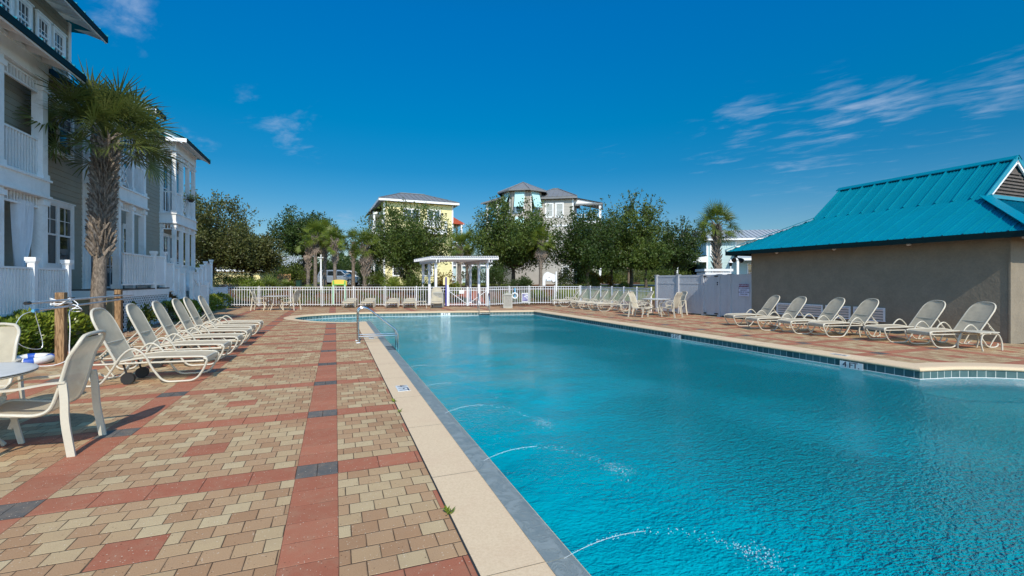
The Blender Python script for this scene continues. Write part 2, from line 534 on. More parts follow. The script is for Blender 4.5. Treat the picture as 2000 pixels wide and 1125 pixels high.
def coping_mat():
    m, T = new_mat('cream_cast_coping')
    co = T.n('ShaderNodeTexCoord').outputs['Object']
    f = T.noise(70, co, 5, 0.7)
    g = T.noise(2.2, co, 5, 0.6)
    c = T.mix(T.maprange(f, 0.35, 0.65), (0.62, 0.465, 0.30), (0.70, 0.54, 0.36))
    c = T.mix(T.m('MULTIPLY', T.maprange(g, 0.45, 0.7), 0.35), c, (0.60, 0.42, 0.28))
    return finish(m, T, principled(T, c, 0.75, 0, 0.3, bump(T, f, 0.35, 0.004)))


MAT['coping'] = coping_mat()


def slate_mat():
    m, T = new_mat('blue_grey_slate_nosing')
    co = T.n('ShaderNodeTexCoord').outputs['Object']
    f = T.noise(7, co, 6, 0.65, 1.6)
    g = T.noise(60, co, 4, 0.7)
    c = T.mix(T.maprange(f, 0.3, 0.7), (0.17, 0.205, 0.205), (0.255, 0.29, 0.285))
    h = T.m('ADD', T.m('MULTIPLY', T.maprange(f, 0.48, 0.53), 0.8), T.m('MULTIPLY', g, 0.2))
    return finish(m, T, principled(T, c, 0.38, 0, 0.5, bump(T, h, 0.5, 0.006)))


MAT['slate'] = slate_mat()


def tile_mat():
    m, T = new_mat('waterline_tiles')
    uv = T.n('ShaderNodeUVMap').outputs[0]
    x, y, z = T.xyz(uv)
    s = 0.155
    fx = T.m('FRACT', T.m('DIVIDE', x, s))
    ex = T.m('MINIMUM', fx, T.m('SUBTRACT', 1.0, fx))
    ey = T.m('MINIMUM', T.m('ABSOLUTE', y), T.m('ABSOLUTE', T.m('SUBTRACT', y, 0.145)))
    wn = T.n('ShaderNodeTexWhiteNoise', noise_dimensions='1D')
    T.put(wn.inputs['W'], T.m('FLOOR', T.m('DIVIDE', x, s)))
    co = T.n('ShaderNodeTexCoord').outputs['Object']
    c = T.mix(wn.outputs['Value'], (0.05, 0.10, 0.105), (0.10, 0.17, 0.175))
    c = T.mix(T.m('MULTIPLY', T.maprange(T.noise(8, co, 4), 0.4, 0.7), 0.4), c, (0.13, 0.20, 0.20))
    j = T.m('MAXIMUM', T.m('LESS_THAN', ex, 0.035), T.m('LESS_THAN', ey, 0.005))
    c = T.mix(j, c, (0.50, 0.53, 0.50))
    return finish(m, T, principled(T, c, 0.22, 0, 0.4))


MAT['tile'] = tile_mat()
MAT['tilewhite'] = simple('white_marker_tile', (0.72, 0.74, 0.74), 0.2, 0.04, 6)


def plaster_mat():
    m, T = new_mat('pool_plaster')
    co = T.n('ShaderNodeTexCoord').outputs['Object']
    wv = T.vm('ADD', co, T.vm('MULTIPLY', T.noise(1.5, co, 2), (0.5, 0.5, 0)))
    f = T.noise(5, co, 4)
    c = T.mix(T.maprange(f, 0.3, 0.7), (0.46, 0.62, 0.62), (0.56, 0.70, 0.70))
    return finish(m, T, principled(T, c, 0.8, 0, 0.2))


MAT['plaster'] = plaster_mat()


def water_mat(surface):
    m, T = new_mat('pool_water' if surface else 'pool_water_side')
    tp = T.n('ShaderNodeBsdfTransparent')
    vol = T.n('ShaderNodeVolumeAbsorption')
    vol.inputs['Color'].default_value = (0.0, 0.945, 0.95, 1)
    vol.inputs['Density'].default_value = 1.7
    if not surface:
        return finish(m, T, tp.outputs[0], vol.outputs[0])
    co = T.n('ShaderNodeTexCoord').outputs['Object']
    mp = T.n('ShaderNodeMapping')
    mp.inputs['Rotation'].default_value = (0, 0, math.radians(20))
    mp.inputs['Scale'].default_value = (0.75, 1.15, 1)
    T.put(mp.inputs['Vector'], co)
    a = T.noise(15, mp.outputs[0], 3, 0.55, 0.7)
    b = T.noise(44, mp.outputs[0], 2, 0.5, 0.4)
    L = T.noise(1.2, co, 2, 0.5)
    calm = T.maprange(T.noise(0.33, T.vm('ADD', co, (3.0, 1.0, 0)), 2, 0.5), 0.38, 0.60, 0.35, 1.0)
    x, y, z = T.xyz(co)
    # the water is livelier on the right hand side, calm beside the jets
    live = T.m('MULTIPLY', T.maprange(T.m('MULTIPLY_ADD', y, -0.12, x), 1.5, 6.5, 0.16, 1.7), calm)
    h = T.m('ADD', T.m('MULTIPLY', T.m('ADD', a, T.m('MULTIPLY', b, 0.6)), live), T.m('MULTIPLY', L, 0.7))
    nm = bump(T, h, 0.8, 0.05)
    lw = T.n('ShaderNodeFresnel')
    lw.inputs['IOR'].default_value = 1.33
    T.nt.links.new(nm, lw.inputs['Normal'])
    gl = T.n('ShaderNodeBsdfGlossy')
    gl.inputs['Roughness'].default_value = 0.03
    gl.inputs['Color'].default_value = (0.95, 0.97, 1, 1)
    T.nt.links.new(nm, gl.inputs['Normal'])
    # fine suspended bubbles and scattering inside the water body
    sc = T.n('ShaderNodeBsdfDiffuse')
    rip = T.maprange(T.m('ADD', T.m('MULTIPLY', a, 0.65), T.m('MULTIPLY', b, 0.35)), 0.36, 0.66)
    T.put(sc.inputs['Color'], (0.0, 0.53, 0.65, 1))
    T.nt.links.new(bump(T, h, 1.0, 0.30), sc.inputs['Normal'])
    m1 = T.n('ShaderNodeMixShader')
    m1.inputs[0].default_value = 0.58
    T.nt.links.new(tp.outputs[0], m1.inputs[1])
    T.nt.links.new(sc.outputs[0], m1.inputs[2])
    m2 = T.n('ShaderNodeMixShader')
    T.nt.links.new(lw.outputs[0], m2.inputs[0])
    T.nt.links.new(m1.outputs[0], m2.inputs[1])
    T.nt.links.new(gl.outputs[0], m2.inputs[2])
    return finish(m, T, m2.outputs[0], vol.outputs[0])


MAT['water'] = water_mat(True)
MAT['waterside'] = water_mat(False)


def drop_mat():
    m, T = new_mat('spraying_water')
    return finish(m, T, principled(T, (0.80, 0.88, 0.92), 0.08, 0, 1.0, None, Alpha=0.28))


MAT['drops'] = drop_mat()


# ------------------------------------------------------------------ mesh helpers
def world_loc(o):
    v = Vector((0, 0, 0))
    while o is not None:
        v += o.location
        o = o.parent
    return v


def setp(o, label=None, cat=None, group=None, kind=None):
    if label:
        o['label'] = label
    if cat:
        o['category'] = cat
    if group:
        o['group'] = group
    if kind:
        o['kind'] = kind
    return o


def thing(name, label, cat, loc=(0, 0, 0), group=None):
    o = bpy.data.objects.new(name, None)
    COL.objects.link(o)
    o.location = loc
    o.empty_display_size = 0.2
    return setp(o, label, cat, group)


class MB:
    def __init__(s):
        s.v, s.f, s.uv = [], [], {}

    def quad(s, a, b, c, d, uv=None):
        i = len(s.v)
        s.v += [tuple(a), tuple(b), tuple(c), tuple(d)]
        s.f.append((i, i + 1, i + 2, i + 3))
        if uv:
            s.uv[len(s.f) - 1] = uv

    def poly(s, pts):
        i = len(s.v)
        s.v += [tuple(p) for p in pts]
        s.f.append(tuple(range(i, i + len(pts))))

    def box(s, x0, x1, y0, y1, z0, z1):
        i = len(s.v)
        s.v += [(x0, y0, z0), (x1, y0, z0), (x1, y1, z0), (x0, y1, z0), (x0, y0, z1), (x1, y0, z1), (x1, y1, z1), (x0, y1, z1)]
        for q in ((0, 3, 2, 1), (4, 5, 6, 7), (0, 1, 5, 4), (1, 2, 6, 5), (2, 3, 7, 6), (3, 0, 4, 7)):
            s.f.append(tuple(i + k for k in q))
        return s

    def beam(s, p0, p1, w, h, up=(0, 0, 1)):
        """box from p0 to p1, w wide sideways, h high along up"""
        p0, p1 = Vector(p0), Vector(p1)
        d = (p1 - p0).normalized()
        up = Vector(up)
        sd = d.cross(up)
        if sd.length < 1e-6:
            sd = Vector((1, 0, 0))
        sd.normalize()
        u = sd.cross(d).normalized()
        i = len(s.v)
        for p in (p0, p1):
            for a, b in ((-1, -1), (1, -1), (1, 1), (-1, 1)):
                s.v.append(tuple(p + sd * (a * w / 2) + u * (b * h / 2)))
        for q in ((0, 1, 2, 3), (7, 6, 5, 4), (0, 4, 5, 1), (1, 5, 6, 2), (2, 6, 7, 3), (3, 7, 4, 0)):
            s.f.append(tuple(i + k for k in q))
        return s

    def tube(s, pts, r, n=8, closed=False, rads=None, flat=1.0):
        pts = [Vector(p) for p in pts]
        N = len(pts)
        i0 = len(s.v)
        prev = None
        for k in range(N):
            if closed:
                t = pts[(k + 1) % N] - pts[k - 1]
            else:
                t = pts[min(k + 1, N - 1)] - pts[max(k - 1, 0)]
            t.normalize()
            if prev is None:
                a = Vector((0, 0, 1)) if abs(t.z) < 0.9 else Vector((1, 0, 0))
                nrm = (a - t * a.dot(t)).normalized()
            else:
                nrm = (prev - t * prev.dot(t)).normalized()
            prev = nrm
            b = t.cross(nrm)
            rr = rads[k] if rads else r
            for j in range(n):
                an = 2 * math.pi * j / n
                s.v.append(tuple(pts[k] + nrm * (math.cos(an) * rr) + b * (math.sin(an) * rr * flat)))
        for k in range(N if closed else N - 1):
            a, b = i0 + k * n, i0 + ((k + 1) % N) * n
            for j in range(n):
                s.f.append((a + j, a + (j + 1) % n, b + (j + 1) % n, b + j))
        if not closed:
            s.f.append(tuple(i0 + j for j in range(n))[::-1])
            s.f.append(tuple(i0 + (N - 1) * n + j for j in range(n)))
        return s

    def prism(s, pts, z0, z1):
        i = len(s.v)
        n = len(pts)
        s.v += [(p[0], p[1], z0) for p in pts] + [(p[0], p[1], z1) for p in pts]
        s.f.append(tuple(i + k for k in range(n))[::-1])
        s.f.append(tuple(i + n + k for k in range(n)))
        for k in range(n):
            q = (k + 1) % n
            s.f.append((i + k, i + q, i + n + q, i + n + k))
        return s

    def extrude(s, pts, vec):
        """closed polygon in space extruded along vec"""
        i = len(s.v)
        n = len(pts)
        vec = Vector(vec)
        s.v += [tuple(p) for p in pts] + [tuple(Vector(p) + vec) for p in pts]
        s.f.append(tuple(i + k for k in range(n))[::-1])
        s.f.append(tuple(i + n + k for k in range(n)))
        for k in range(n):
            q = (k + 1) % n
            s.f.append((i + k, i + q, i + n + q, i + n + k))
        return s

    def lathe(s, prof, cx, cy, n=24, cz=0.0):
        """prof: list of (r, z)"""
        i = len(s.v)
        for (r, z) in prof:
            for j in range(n):
                a = 2 * math.pi * j / n
                s.v.append((cx + r * math.cos(a), cy + r * math.sin(a), cz + z))
        for k in range(len(prof) - 1):
            for j in range(n):
                q = (j + 1) % n
                s.f.append((i + k * n + j, i + k * n + q, i + (k + 1) * n + q, i + (k + 1) * n + j))
        s.f.append(tuple(i + j for j in range(n))[::-1])
        s.f.append(tuple(i + (len(prof) - 1) * n + j for j in range(n)))
        return s

    def ball(s, c, r, nu=8, nv=5, sz=1.0):
        prof = [(max(1e-4, r * math.sin(math.pi * k / nv)), -r * math.cos(math.pi * k / nv) * sz) for k in range(nv + 1)]
        return s.lathe(prof, c[0], c[1], nu, c[2])

    def add(s, verts, faces):
        i = len(s.v)
        s.v += [tuple(v) for v in verts]
        s.f += [tuple(i + k for k in f) for f in faces]
        return s

    def build(s, name, mat, parent=None, smooth=False, label=None, cat=None, group=None, kind=None, mats=None, midx=None, bevel=0.0):
        o0 = world_loc(parent) if parent else Vector((0, 0, 0))
        me = bpy.data.meshes.new(name)
        vs = [(v[0] - o0.x, v[1] - o0.y, v[2] - o0.z) for v in s.v]
        me.from_pydata(vs, [], s.f)
        for mm in (mats or [mat]):
            me.materials.append(MAT[mm])
        if midx is not None:
            me.polygons.foreach_set('material_index', midx)
        if smooth:
            me.polygons.foreach_set('use_smooth', [True] * len(me.polygons))
        if s.uv:
            lay = me.uv_layers.new(name='UVMap')
            for fi, uvs in s.uv.items():
                p = me.polygons[fi]
                for li, q in zip(p.loop_indices, uvs):
                    lay.data[li].uv = q
        me.update()
        o = bpy.data.objects.new(name, me)
        COL.objects.link(o)
        if parent:
            o.parent = parent
        if bevel:
            bv = o.modifiers.new('bevel', 'BEVEL')
            bv.width = bevel
            bv.segments = 2
            bv.limit_method = 'ANGLE'
        if smooth:
            md = o.modifiers.new('edges', 'EDGE_SPLIT')
            md.split_angle = math.radians(45)
        return setp(o, label, cat, group, kind)


def copy_tree(o, parent=None):
    c = o.copy()
    COL.objects.link(c)
    c.parent = parent
    for ch in list(o.children):
        copy_tree(ch, c)
    return c


def smooth_path(pts, seg=5, closed=False):
    """Catmull-Rom through the points"""
    P = [Vector(p) for p in pts]
    n = len(P)
    out = []
    for k in range(n if closed else n - 1):
        p0 = P[k - 1] if (k > 0 or closed) else P[0] * 2 - P[1]
        p1, p2 = P[k], P[(k + 1) % n]
        p3 = P[(k + 2) % n] if (closed or k + 2 < n) else P[-1] * 2 - P[-2]
        for j in range(seg):
            t = j / seg
            out.append(0.5 * ((2 * p1) + (p2 - p0) * t + (2 * p0 - 5 * p1 + 4 * p2 - p3) * t * t + (3 * p1 - p0 - 3 * p2 + p3) * t ** 3))
    if not closed:
        out.append(P[-1])
    return out


def round_path(pts, r, seg=5):
    """polyline with rounded corners"""
    P = [Vector(p) for p in pts]
    out = [P[0]]
    for k in range(1, len(P) - 1):
        a, b, c = P[k - 1], P[k], P[k + 1]
        d1, d2 = (a - b), (c - b)
        q = min(r, d1.length * 0.48, d2.length * 0.48)
        s, e = b + d1.normalized() * q, b + d2.normalized() * q
        for j in range(seg + 1):
            t = j / seg
            out.append(s * (1 - t) ** 2 + b * 2 * t * (1 - t) + e * t * t)
    out.append(P[-1])
    return out


def text_geo(txt, size, align='CENTER'):
    """lettering as flat mesh data in the XY plane"""
    cu = bpy.data.curves.new('lettering', 'FONT')
    cu.body = txt
    cu.size = size
    cu.align_x = align
    cu.align_y = 'CENTER'
    ob = bpy.data.objects.new('lettering', cu)
    COL.objects.link(ob)
    dg = bpy.context.evaluated_depsgraph_get()
    me = bpy.data.meshes.new_from_object(ob.evaluated_get(dg))
    vs = [v.co.copy() for v in me.vertices]
    fs = [tuple(p.vertices) for p in me.polygons]
    bpy.data.objects.remove(ob)
    bpy.data.curves.remove(cu)
    bpy.data.meshes.remove(me)
    return vs, fs


def put_text(M, txt, size, origin, right, up, bold=0.0):
    vs, fs = text_geo(txt, size)
    O, R, U = Vector(origin), Vector(right).normalized(), Vector(up).normalized()
    N = R.cross(U)
    M.add([O + R * v.x + U * v.y for v in vs], fs)
    if bold:
        for k in (-1, 1):
            M.add([O + R * (v.x + k * bold) + U * v.y + N * 0.0004 * k for v in vs], fs)


def ray_at(px, Z):
    """plan position of something seen in column px of the photograph, Z metres ahead"""
    t = Z / 900
    return (t * (900 * SN + CS * (px - 1000)), t * (900 * CS - SN * (px - 1000)))


def hgt(py, Z):
    return EYE + (548 - py) * Z / 900


def rise(x, y):
    """height of the land: flat round the pool, a bank beyond the fence"""
    Z = SN * x + CS * y
    s = min(1, max(0, (Z - 31.5) / 9.0))
    s = s * s * (3 - 2 * s)
    q = min(1, max(0, (Z - 42) / 30.0))
    return 0.86 * s + 0.34 * q

# ------------------------------------------------------------------ pool, deck, ground
WZ = -0.20                       # water level
LX, RX = 1.25, 9.55              # left and right pool walls


def arc(cx, cy, rx, ry, a0, a1, n):
    return [(cx + rx * math.cos(math.radians(a0 + (a1 - a0) * k / n)), cy + ry * math.sin(math.radians(a0 + (a1 - a0) * k / n))) for k in range(n + 1)]


# outline of the water, anticlockwise from the near left
left_bay = [tuple(p[:2]) for p in smooth_path([(LX - 0.20, 18.30, 0), (0.45, 18.28, 0), (-0.25, 18.65, 0), (-0.95, 19.5, 0), (-1.55, 20.75, 0), (-1.50, 21.9, 0),
                                               (-0.85, 22.75, 0), (0.3, 23.25, 0), (1.6, 23.35, 0)], 4)]
right_bay = [tuple(p[:2]) for p in smooth_path([(9.95, 4.98, 0), (10.5, 4.86, 0), (11.3, 4.45, 0), (12.1, 3.5, 0), (12.3, 2.3, 0), (11.7, 1.1, 0), (10.6, 0.5, 0), (9.7, 0.4, 0)], 4)]
FAR_R = (RX, 21.75)
P = [(LX, -5.0), (RX, -5.0), (RX, 0.4)] + right_bay[::-1][1:] + [(RX + 0.12, 5.04), FAR_R] + [(5.6, 22.65)] + left_bay[::-1] + [(LX, 18.28)]


def offset_poly(P, d):
    """outward offset of an anticlockwise outline; d may be a function of the point"""
    n = len(P)
    out = []
    for k in range(n):
        a, b, c = Vector(P[k - 1]), Vector(P[k]), Vector(P[(k + 1) % n])
        e1, e2 = (b - a).normalized(), (c - b).normalized()
        n1, n2 = Vector((e1.y, -e1.x)), Vector((e2.y, -e2.x))
        m = (n1 + n2)
        m = m / max(0.35, m.length_squared / 2) if m.length > 1e-6 else n1
        # |m| along the mitre
        dd = d(b) if callable(d) else d
        out.append(tuple(b + (n1 + n2) * (dd / max(0.6, 1 + n1.dot(n2)))))
    return out


def is_left(p):
    return p[0] < LX + 0.01 and p[1] < 18.29 and p[0] > LX - 0.01


copw = lambda p: 0.54 if is_left(p) else 0.40

# deck sheet with the pool cut out of it
deck_outer = [(-6.0, -6), (18.5, -6), (18.5, 3.2), (15.5, 6.2), (15.5, 15.0), (14.85, 19.0), (14.9, 26.0), (8.9, 26.2), (6.3, 26.9), (-5.9, 30.9), (-6.3, 26.0), (-6.2, 19.0),
              (-5.55, 14.5), (-5.45, 10.0), (-5.9, 6.0)]
hole = offset_poly(P, lambda p: 0.3 if is_left(p) else 0.2)
tris = tessellate_polygon([[Vector((x, y, 0)) for x, y in deck_outer], [Vector((x, y, 0)) for x, y in hole]])
M = MB()
allp = deck_outer + hole
M.v = [(x, y, 0.0) for x, y in allp]
M.f = []
for t in tris:
    a, b, c = (Vector(allp[i]) for i in t)
    M.f.append(tuple(t) if (b - a).cross(c - a) > 0 else tuple(t[::-1]))
M.build('pool_deck', 'paver', kind='structure')

# cream coping swept round the pool; bullnose towards the water
prof = [(1.0, -0.03), (1.0, 0.006), (0.10, 0.008), (0.03, 0.004), (0.0, -0.006), (-0.022, -0.022), (-0.03, -0.04), (-0.022, -0.058), (0.0, -0.066), (0.12, -0.066)]
M = MB()
n = len(P)
rings = []
for (k, z) in prof:
    if k >= 1.0:
        rings.append([(x, y, z) for x, y in offset_poly(P, copw)])
    else:
        rings.append([(x, y, z) for x, y in offset_poly(P, k)])
for r0, r1 in zip(rings[:-1], rings[1:]):
    for j in range(n):
        q = (j + 1) % n
        M.quad(r0[j], r0[q], r1[q], r1[j])
M.build('pool_coping', 'coping', kind='structure')
# dark joint along the back of the coping and fine joints across it
M = MB()
ro, ri = offset_poly(P, lambda p: copw(p) + 0.012), offset_poly(P, lambda p: copw(p) - 0.002)
for j in range(n):
    q = (j + 1) % n
    M.quad((*ro[j], .004), (*ro[q], .004), (*ri[q], .004), (*ri[j], .004))
y = 0.99
while y < 18:
    M.quad((LX - .54, y, .0085), (LX - .18, y, .0105), (LX - .18, y + .003, .0105), (LX - .54, y + .003, .0085))
    y += 1.3
for k in range(13):
    y = 5.9 + k * 1.25
    M.quad((RX - .02, y, .009), (RX + .38, y, .009), (RX + .38, y + .006, .009), (RX - .02, y + .006, .009))
M.build('coping_joint', 'bulk', kind='structure')

# slate nosing along the left wall, in 1.3 m stones
M = MB()
y = 0.985 - 1.3 * 4
while y < 18.2:
    y1 = min(y + 1.293, 18.24)
    a = [(LX - 0.175, 0.0), (LX - 0.175, 0.012), (LX - 0.05, 0.014), (LX - 0.005, 0.006), (LX + 0.012, -0.015), (LX + 0.016, -0.05), (LX - 0.02, -0.07)]
    M.extrude([(x, y, z) for x, z in a], (0, y1 - y, 0))
    y += 1.3
M.build('slate_nosing', 'slate', kind='structure')
# small dark steps cut in the nosing beside the rail
M = MB()
for k in range(3):
    M.box(LX - .16, LX + .018, 10.55 + k * .22, 10.64 + k * .22, .0, .017)
M.build('nosing_grip', 'black', kind='structure')

# tile band, plaster walls and floor
FZ = -1.55
M = MB()
W = MB()
dist = 0
for j in range(n):
    q = (j + 1) % n
    a, b = P[j], P[q]
    L = math.dist(a, b)
    M.quad((*b, -0.06), (*a, -0.06), (*a, -0.215), (*b, -0.215), uv=[(dist + L, 0), (dist, 0), (dist, .155), (dist + L, .155)])
    dist += L
    W.quad((*b, -0.215), (*a, -0.215), (*a, FZ), (*b, FZ))
M.build('waterline_tiles', 'tile', kind='structure')
W.v += [(x, y, FZ) for x, y in P]
fl = tessellate_polygon([[Vector((x, y, 0)) for x, y in P]])
base = len(W.v) - n
for t in fl:
    a, b, c = (Vector(P[i]) for i in t)
    t = t if (b - a).cross(c - a) > 0 else t[::-1]
    W.f.append(tuple(base + i for i in t))
W.build('pool_basin', 'plaster', kind='structure')
# white plaster lip that shows just under the tiles
M = MB()
r1, r2 = offset_poly(P, -0.012), offset_poly(P, 0.0)
for j in range(n):
    q = (j + 1) % n
    M.quad((*r1[j], -.197), (*r1[q], -.197), (*r2[q], -.192), (*r2[j], -.192))
    M.quad((*r1[q], -.197), (*r1[j], -.197), (*r1[j], -.24), (*r1[q], -.24))
M.build('plaster_lip', 'tilewhite', kind='structure')
# shallow shelves: left bay and right bay
M = MB()
M.prism([(LX + 0.4, 18.29)] + left_bay + [(LX + 0.5, 23.3), (1.75, 22.3), (2.0, 20.9), (1.95, 19.4)], FZ, -0.55)
edge = [tuple(p[:2]) for p in smooth_path([(9.55, 4.98, 0), (9.62, 4.4, 0), (10.2, 4.08, 0), (10.9, 3.62, 0), (11.3, 2.9, 0), (11.35, 2.2, 0), (10.9, 1.4, 0), (10.2, .9, 0), (9.55, .55, 0)], 4)]
ring = [(9.6, 5.03)] + right_bay + edge[::-1]
M.prism(ring, FZ, -0.42)
M.build('pool_shelf', 'plaster', kind='structure')
M = MB()
for a, b in zip(edge[:-1], edge[1:]):
    M.beam((*a, -0.414), (*b, -0.414), 0.05, 0.02)
M.build('shelf_edge_tile', 'tealdark', kind='structure')

# the water: a closed body, rippled on top
M = MB()
PI_ = offset_poly(P, -0.004)
M.v = [(x, y, WZ) for x, y in PI_] + [(x, y, FZ + .01) for x, y in PI_]
mi = []
for t in tessellate_polygon([[Vector((x, y, 0)) for x, y in PI_]]):
    a, b, c = (Vector(PI_[i]) for i in t)
    t = t if (b - a).cross(c - a) > 0 else t[::-1]
    M.f.append(tuple(t))
    mi.append(0)
    M.f.append(tuple(i + n for i in t[::-1]))
    mi.append(1)
for j in range(n):
    q = (j + 1) % n
    M.f.append((j + n, q + n, q, j))
    mi.append(1)
M.build('pool_water', 'water', kind='structure', mats=['water', 'waterside'], midx=mi)

# ground: one sheet out to the horizon, open where the pool basin is
xs = sorted(set([-900, -500, -300, -200, -150, -120, -100, -85] + list(range(-70, 90, 4)) + [-2, 12.6] + [100, 120, 150, 200, 300, 500, 900]))
ys = sorted(set([-300, -100, -40, -5.5] + list(range(0, 28, 4)) + [23.9] + list(range(28, 120, 3)) + [130, 150, 180, 230, 300, 450, 700, 1500]))
M = MB()
idx = {}
for i, x in enumerate(xs):
    for j, y in enumerate(ys):
        idx[i, j] = len(M.v)
        M.v.append((x, y, -0.03 + rise(x, y)))
for i in range(len(xs) - 1):
    for j in range(len(ys) - 1):
        if -2 <= xs[i] and xs[i + 1] <= 12.6 and ys[j] >= -5.5 and ys[j + 1] <= 23.9:
            continue
        M.f.append((idx[i, j], idx[i + 1, j], idx[i + 1, j + 1], idx[i, j + 1]))
M.build('ground', 'mulch', kind='structure', smooth=False)


def patch(name, mat, px0, px1, Z0, Z1, lift, nx=12, nz=8, kind='structure'):
    M = MB()
    for i in range(nx + 1):
        for j in range(nz + 1):
            px = px0 + (px1 - px0) * i / nx
            Z = Z0 + (Z1 - Z0) * j / nz
            x, y = ray_at(px, Z)
            M.v.append((x, y, rise(x, y) - 0.03 + lift))
    for i in range(nx):
        for j in range(nz):
            a = i * (nz + 1) + j
            M.f.append((a, a + nz + 1, a + nz + 2, a + 1))
    return M.build(name, mat, kind=kind)


def strip_along(name, mat, pts, w, lift, kind='structure'):
    M = MB()
    P3 = smooth_path([(x, y, 0) for x, y in pts], 8)
    rows = []
    for k, p in enumerate(P3):
        t = (P3[min(k + 1, len(P3) - 1)] - P3[max(k - 1, 0)]).normalized()
        nn = Vector((-t.y, t.x, 0))
        row = []
        for s_ in (-1, -.5, 0, .5, 1):
            q = p + nn * (w / 2 * s_)
            row.append((q.x, q.y, rise(q.x, q.y) - 0.03 + lift))
        rows.append(row)
    for a, b in zip(rows[:-1], rows[1:]):
        for k in range(4):
            M.quad(a[k + 1], a[k], b[k], b[k + 1])
    return M.build(name, mat, kind=kind)


patch('lawn', 'lawn', 1090, 1420, 33, 60, 0.05, 20, 16)
patch('lawn', 'lawn', 560, 1000, 52, 78, 0.05, 16, 10)
patch('lawn', 'lawn', 1250, 1700, 62, 120, 0.06, 12, 12)
strip_along('road', 'asphalt', [ray_at(380, 52), ray_at(560, 53), ray_at(760, 55)], 5.0, 0.09)
strip_along('road', 'asphalt', [ray_at(1180, 58), ray_at(1260, 52), ray_at(1340, 46), ray_at(1480, 40)], 4.5, 0.10)

# neighbourhood paving seen beyond the gate
strip_along('path', 'brick', [ray_at(900, 28.0), ray_at(905, 33), ray_at(895, 38)], 3.0, 0.05)


# depth markers -----------------------------------------------------------
def wall_marker(x, y, txt, nx, ny, w, label):
    t = thing('depth_marker', label, 'depth marker', (x, y, -0.13))
    M = MB()
    R = Vector((ny, -nx, 0)) * -1         # reading direction for somebody facing the wall
    nrm = Vector((nx, ny, 0))
    c = Vector((x, y, -0.134)) + nrm * 0.004
    a = c - R * w / 2
    M.extrude([a + Vector((0, 0, -.068)), a + R * w + Vector((0, 0, -.068)), a + R * w + Vector((0, 0, .068)), a + Vector((0, 0, .068))], nrm * 0.006)
    M.build('marker_tile', 'tilewhite', t)
    M = MB()
    put_text(M, txt, 0.155, c + nrm * 0.012 + Vector((0, 0, 0)), R, (0, 0, 1), 0.003)
    M.build('lettering', 'ink', t)
    return t


wall_marker(RX, 6.12, '4 FT.', -1, 0, 0.44, 'white depth tile reading 4 FT. below the right coping near the pool corner')
wall_marker(RX, 11.15, '5 FT', -1, 0, 0.40, 'white depth tile reading 5 FT halfway along the right pool wall')
d_ = Vector((5.6 - 1.6, 22.65 - 23.35, 0)).normalized()
wall_marker(5.15, 22.65 + .45 * (0.7 / 4.0) - .012, '4 FT', d_.y, -d_.x, 0.46, 'white depth tile reading 4 FT under the coping at the far end of the pool')


def deck_marker(x, y, txt, rotz, label, w=.19, h=.15):
    t = thing('depth_marker', label, 'depth marker', (x, y, 0.012))
    R = Vector((math.cos(rotz), math.sin(rotz), 0))
    U = Vector((-R.y, R.x, 0))
    c = Vector((x, y, 0.0075))
    M = MB()
    M.extrude([c - R * w / 2 - U * h / 2, c + R * w / 2 - U * h / 2, c + R * w / 2 + U * h / 2, c - R * w / 2 + U * h / 2], (0, 0, .004))
    M.build('marker_tile', 'tilewhite', t)
    M = MB()
    put_text(M, txt, h * 1.15, c + Vector((0, 0, .0047)), R, U, .004)
    M.build('lettering', 'ink', t)


deck_marker(0.90, 6.72, '4 FT', math.radians(-90), 'white tile reading 4 FT set flat in the left coping beside the nearest pavers', .36, .17)
deck_marker(9.78, 6.5, '4 FT', math.radians(90), 'faint depth tile set flat in the right coping above the wall tile', .34, .12)
deck_marker(0.90, 12.9, '5 FT', math.radians(-90), 'small depth tile set in the coping between the legs of the grab rail', .30, .14)

# skimmer lid at the near edge of the coping
t = thing('skimmer_lid', 'round grey skimmer lid with a dark red cap set in the near coping', 'skimmer lid', (1.0, 2.12, 0.008))
MB().lathe([(.11, 0.0), (.11, .006), (.10, .009), (.06, .009)], 0.99, 2.03, 28, .008).build('lid_ring', 'binbeige', t, smooth=True)
MB().lathe([(.055, .0), (.055, .004), (.045, .008), (.001, .010)], 0.99, 2.03, 24, .017).build('lid_cap', 'signred', t, smooth=True)

# weeds in the coping joint
rng = random.Random(4)
for k, (x, y, n_) in enumerate(((.70, 6.05, 26), (.70, 5.55, 12), (.70, 3.02, 30))):
    M = MB()
    for _ in range(n_):
        a = rng.uniform(0, 6.28)
        r = rng.uniform(.01, .045)
        c = Vector((x + rng.gauss(0, .008), y + rng.gauss(0, .02), .004))
        tip = c + Vector((math.cos(a) * r, math.sin(a) * r, rng.uniform(.008, .04)))
        s_ = Vector((-math.sin(a), math.cos(a), 0)) * .007
        M.quad(c - s_ * .3, (c + tip) / 2 - s_, tip, (c + tip) / 2 + s_)
    M.build('weed', 'hedge', label=['small green weed in the coping joint nearest the depth tile', 'tiny weed in the coping joint just in front of the larger one', 'green weed in the coping joint close to the bottom of the photo'][k], cat='weed')

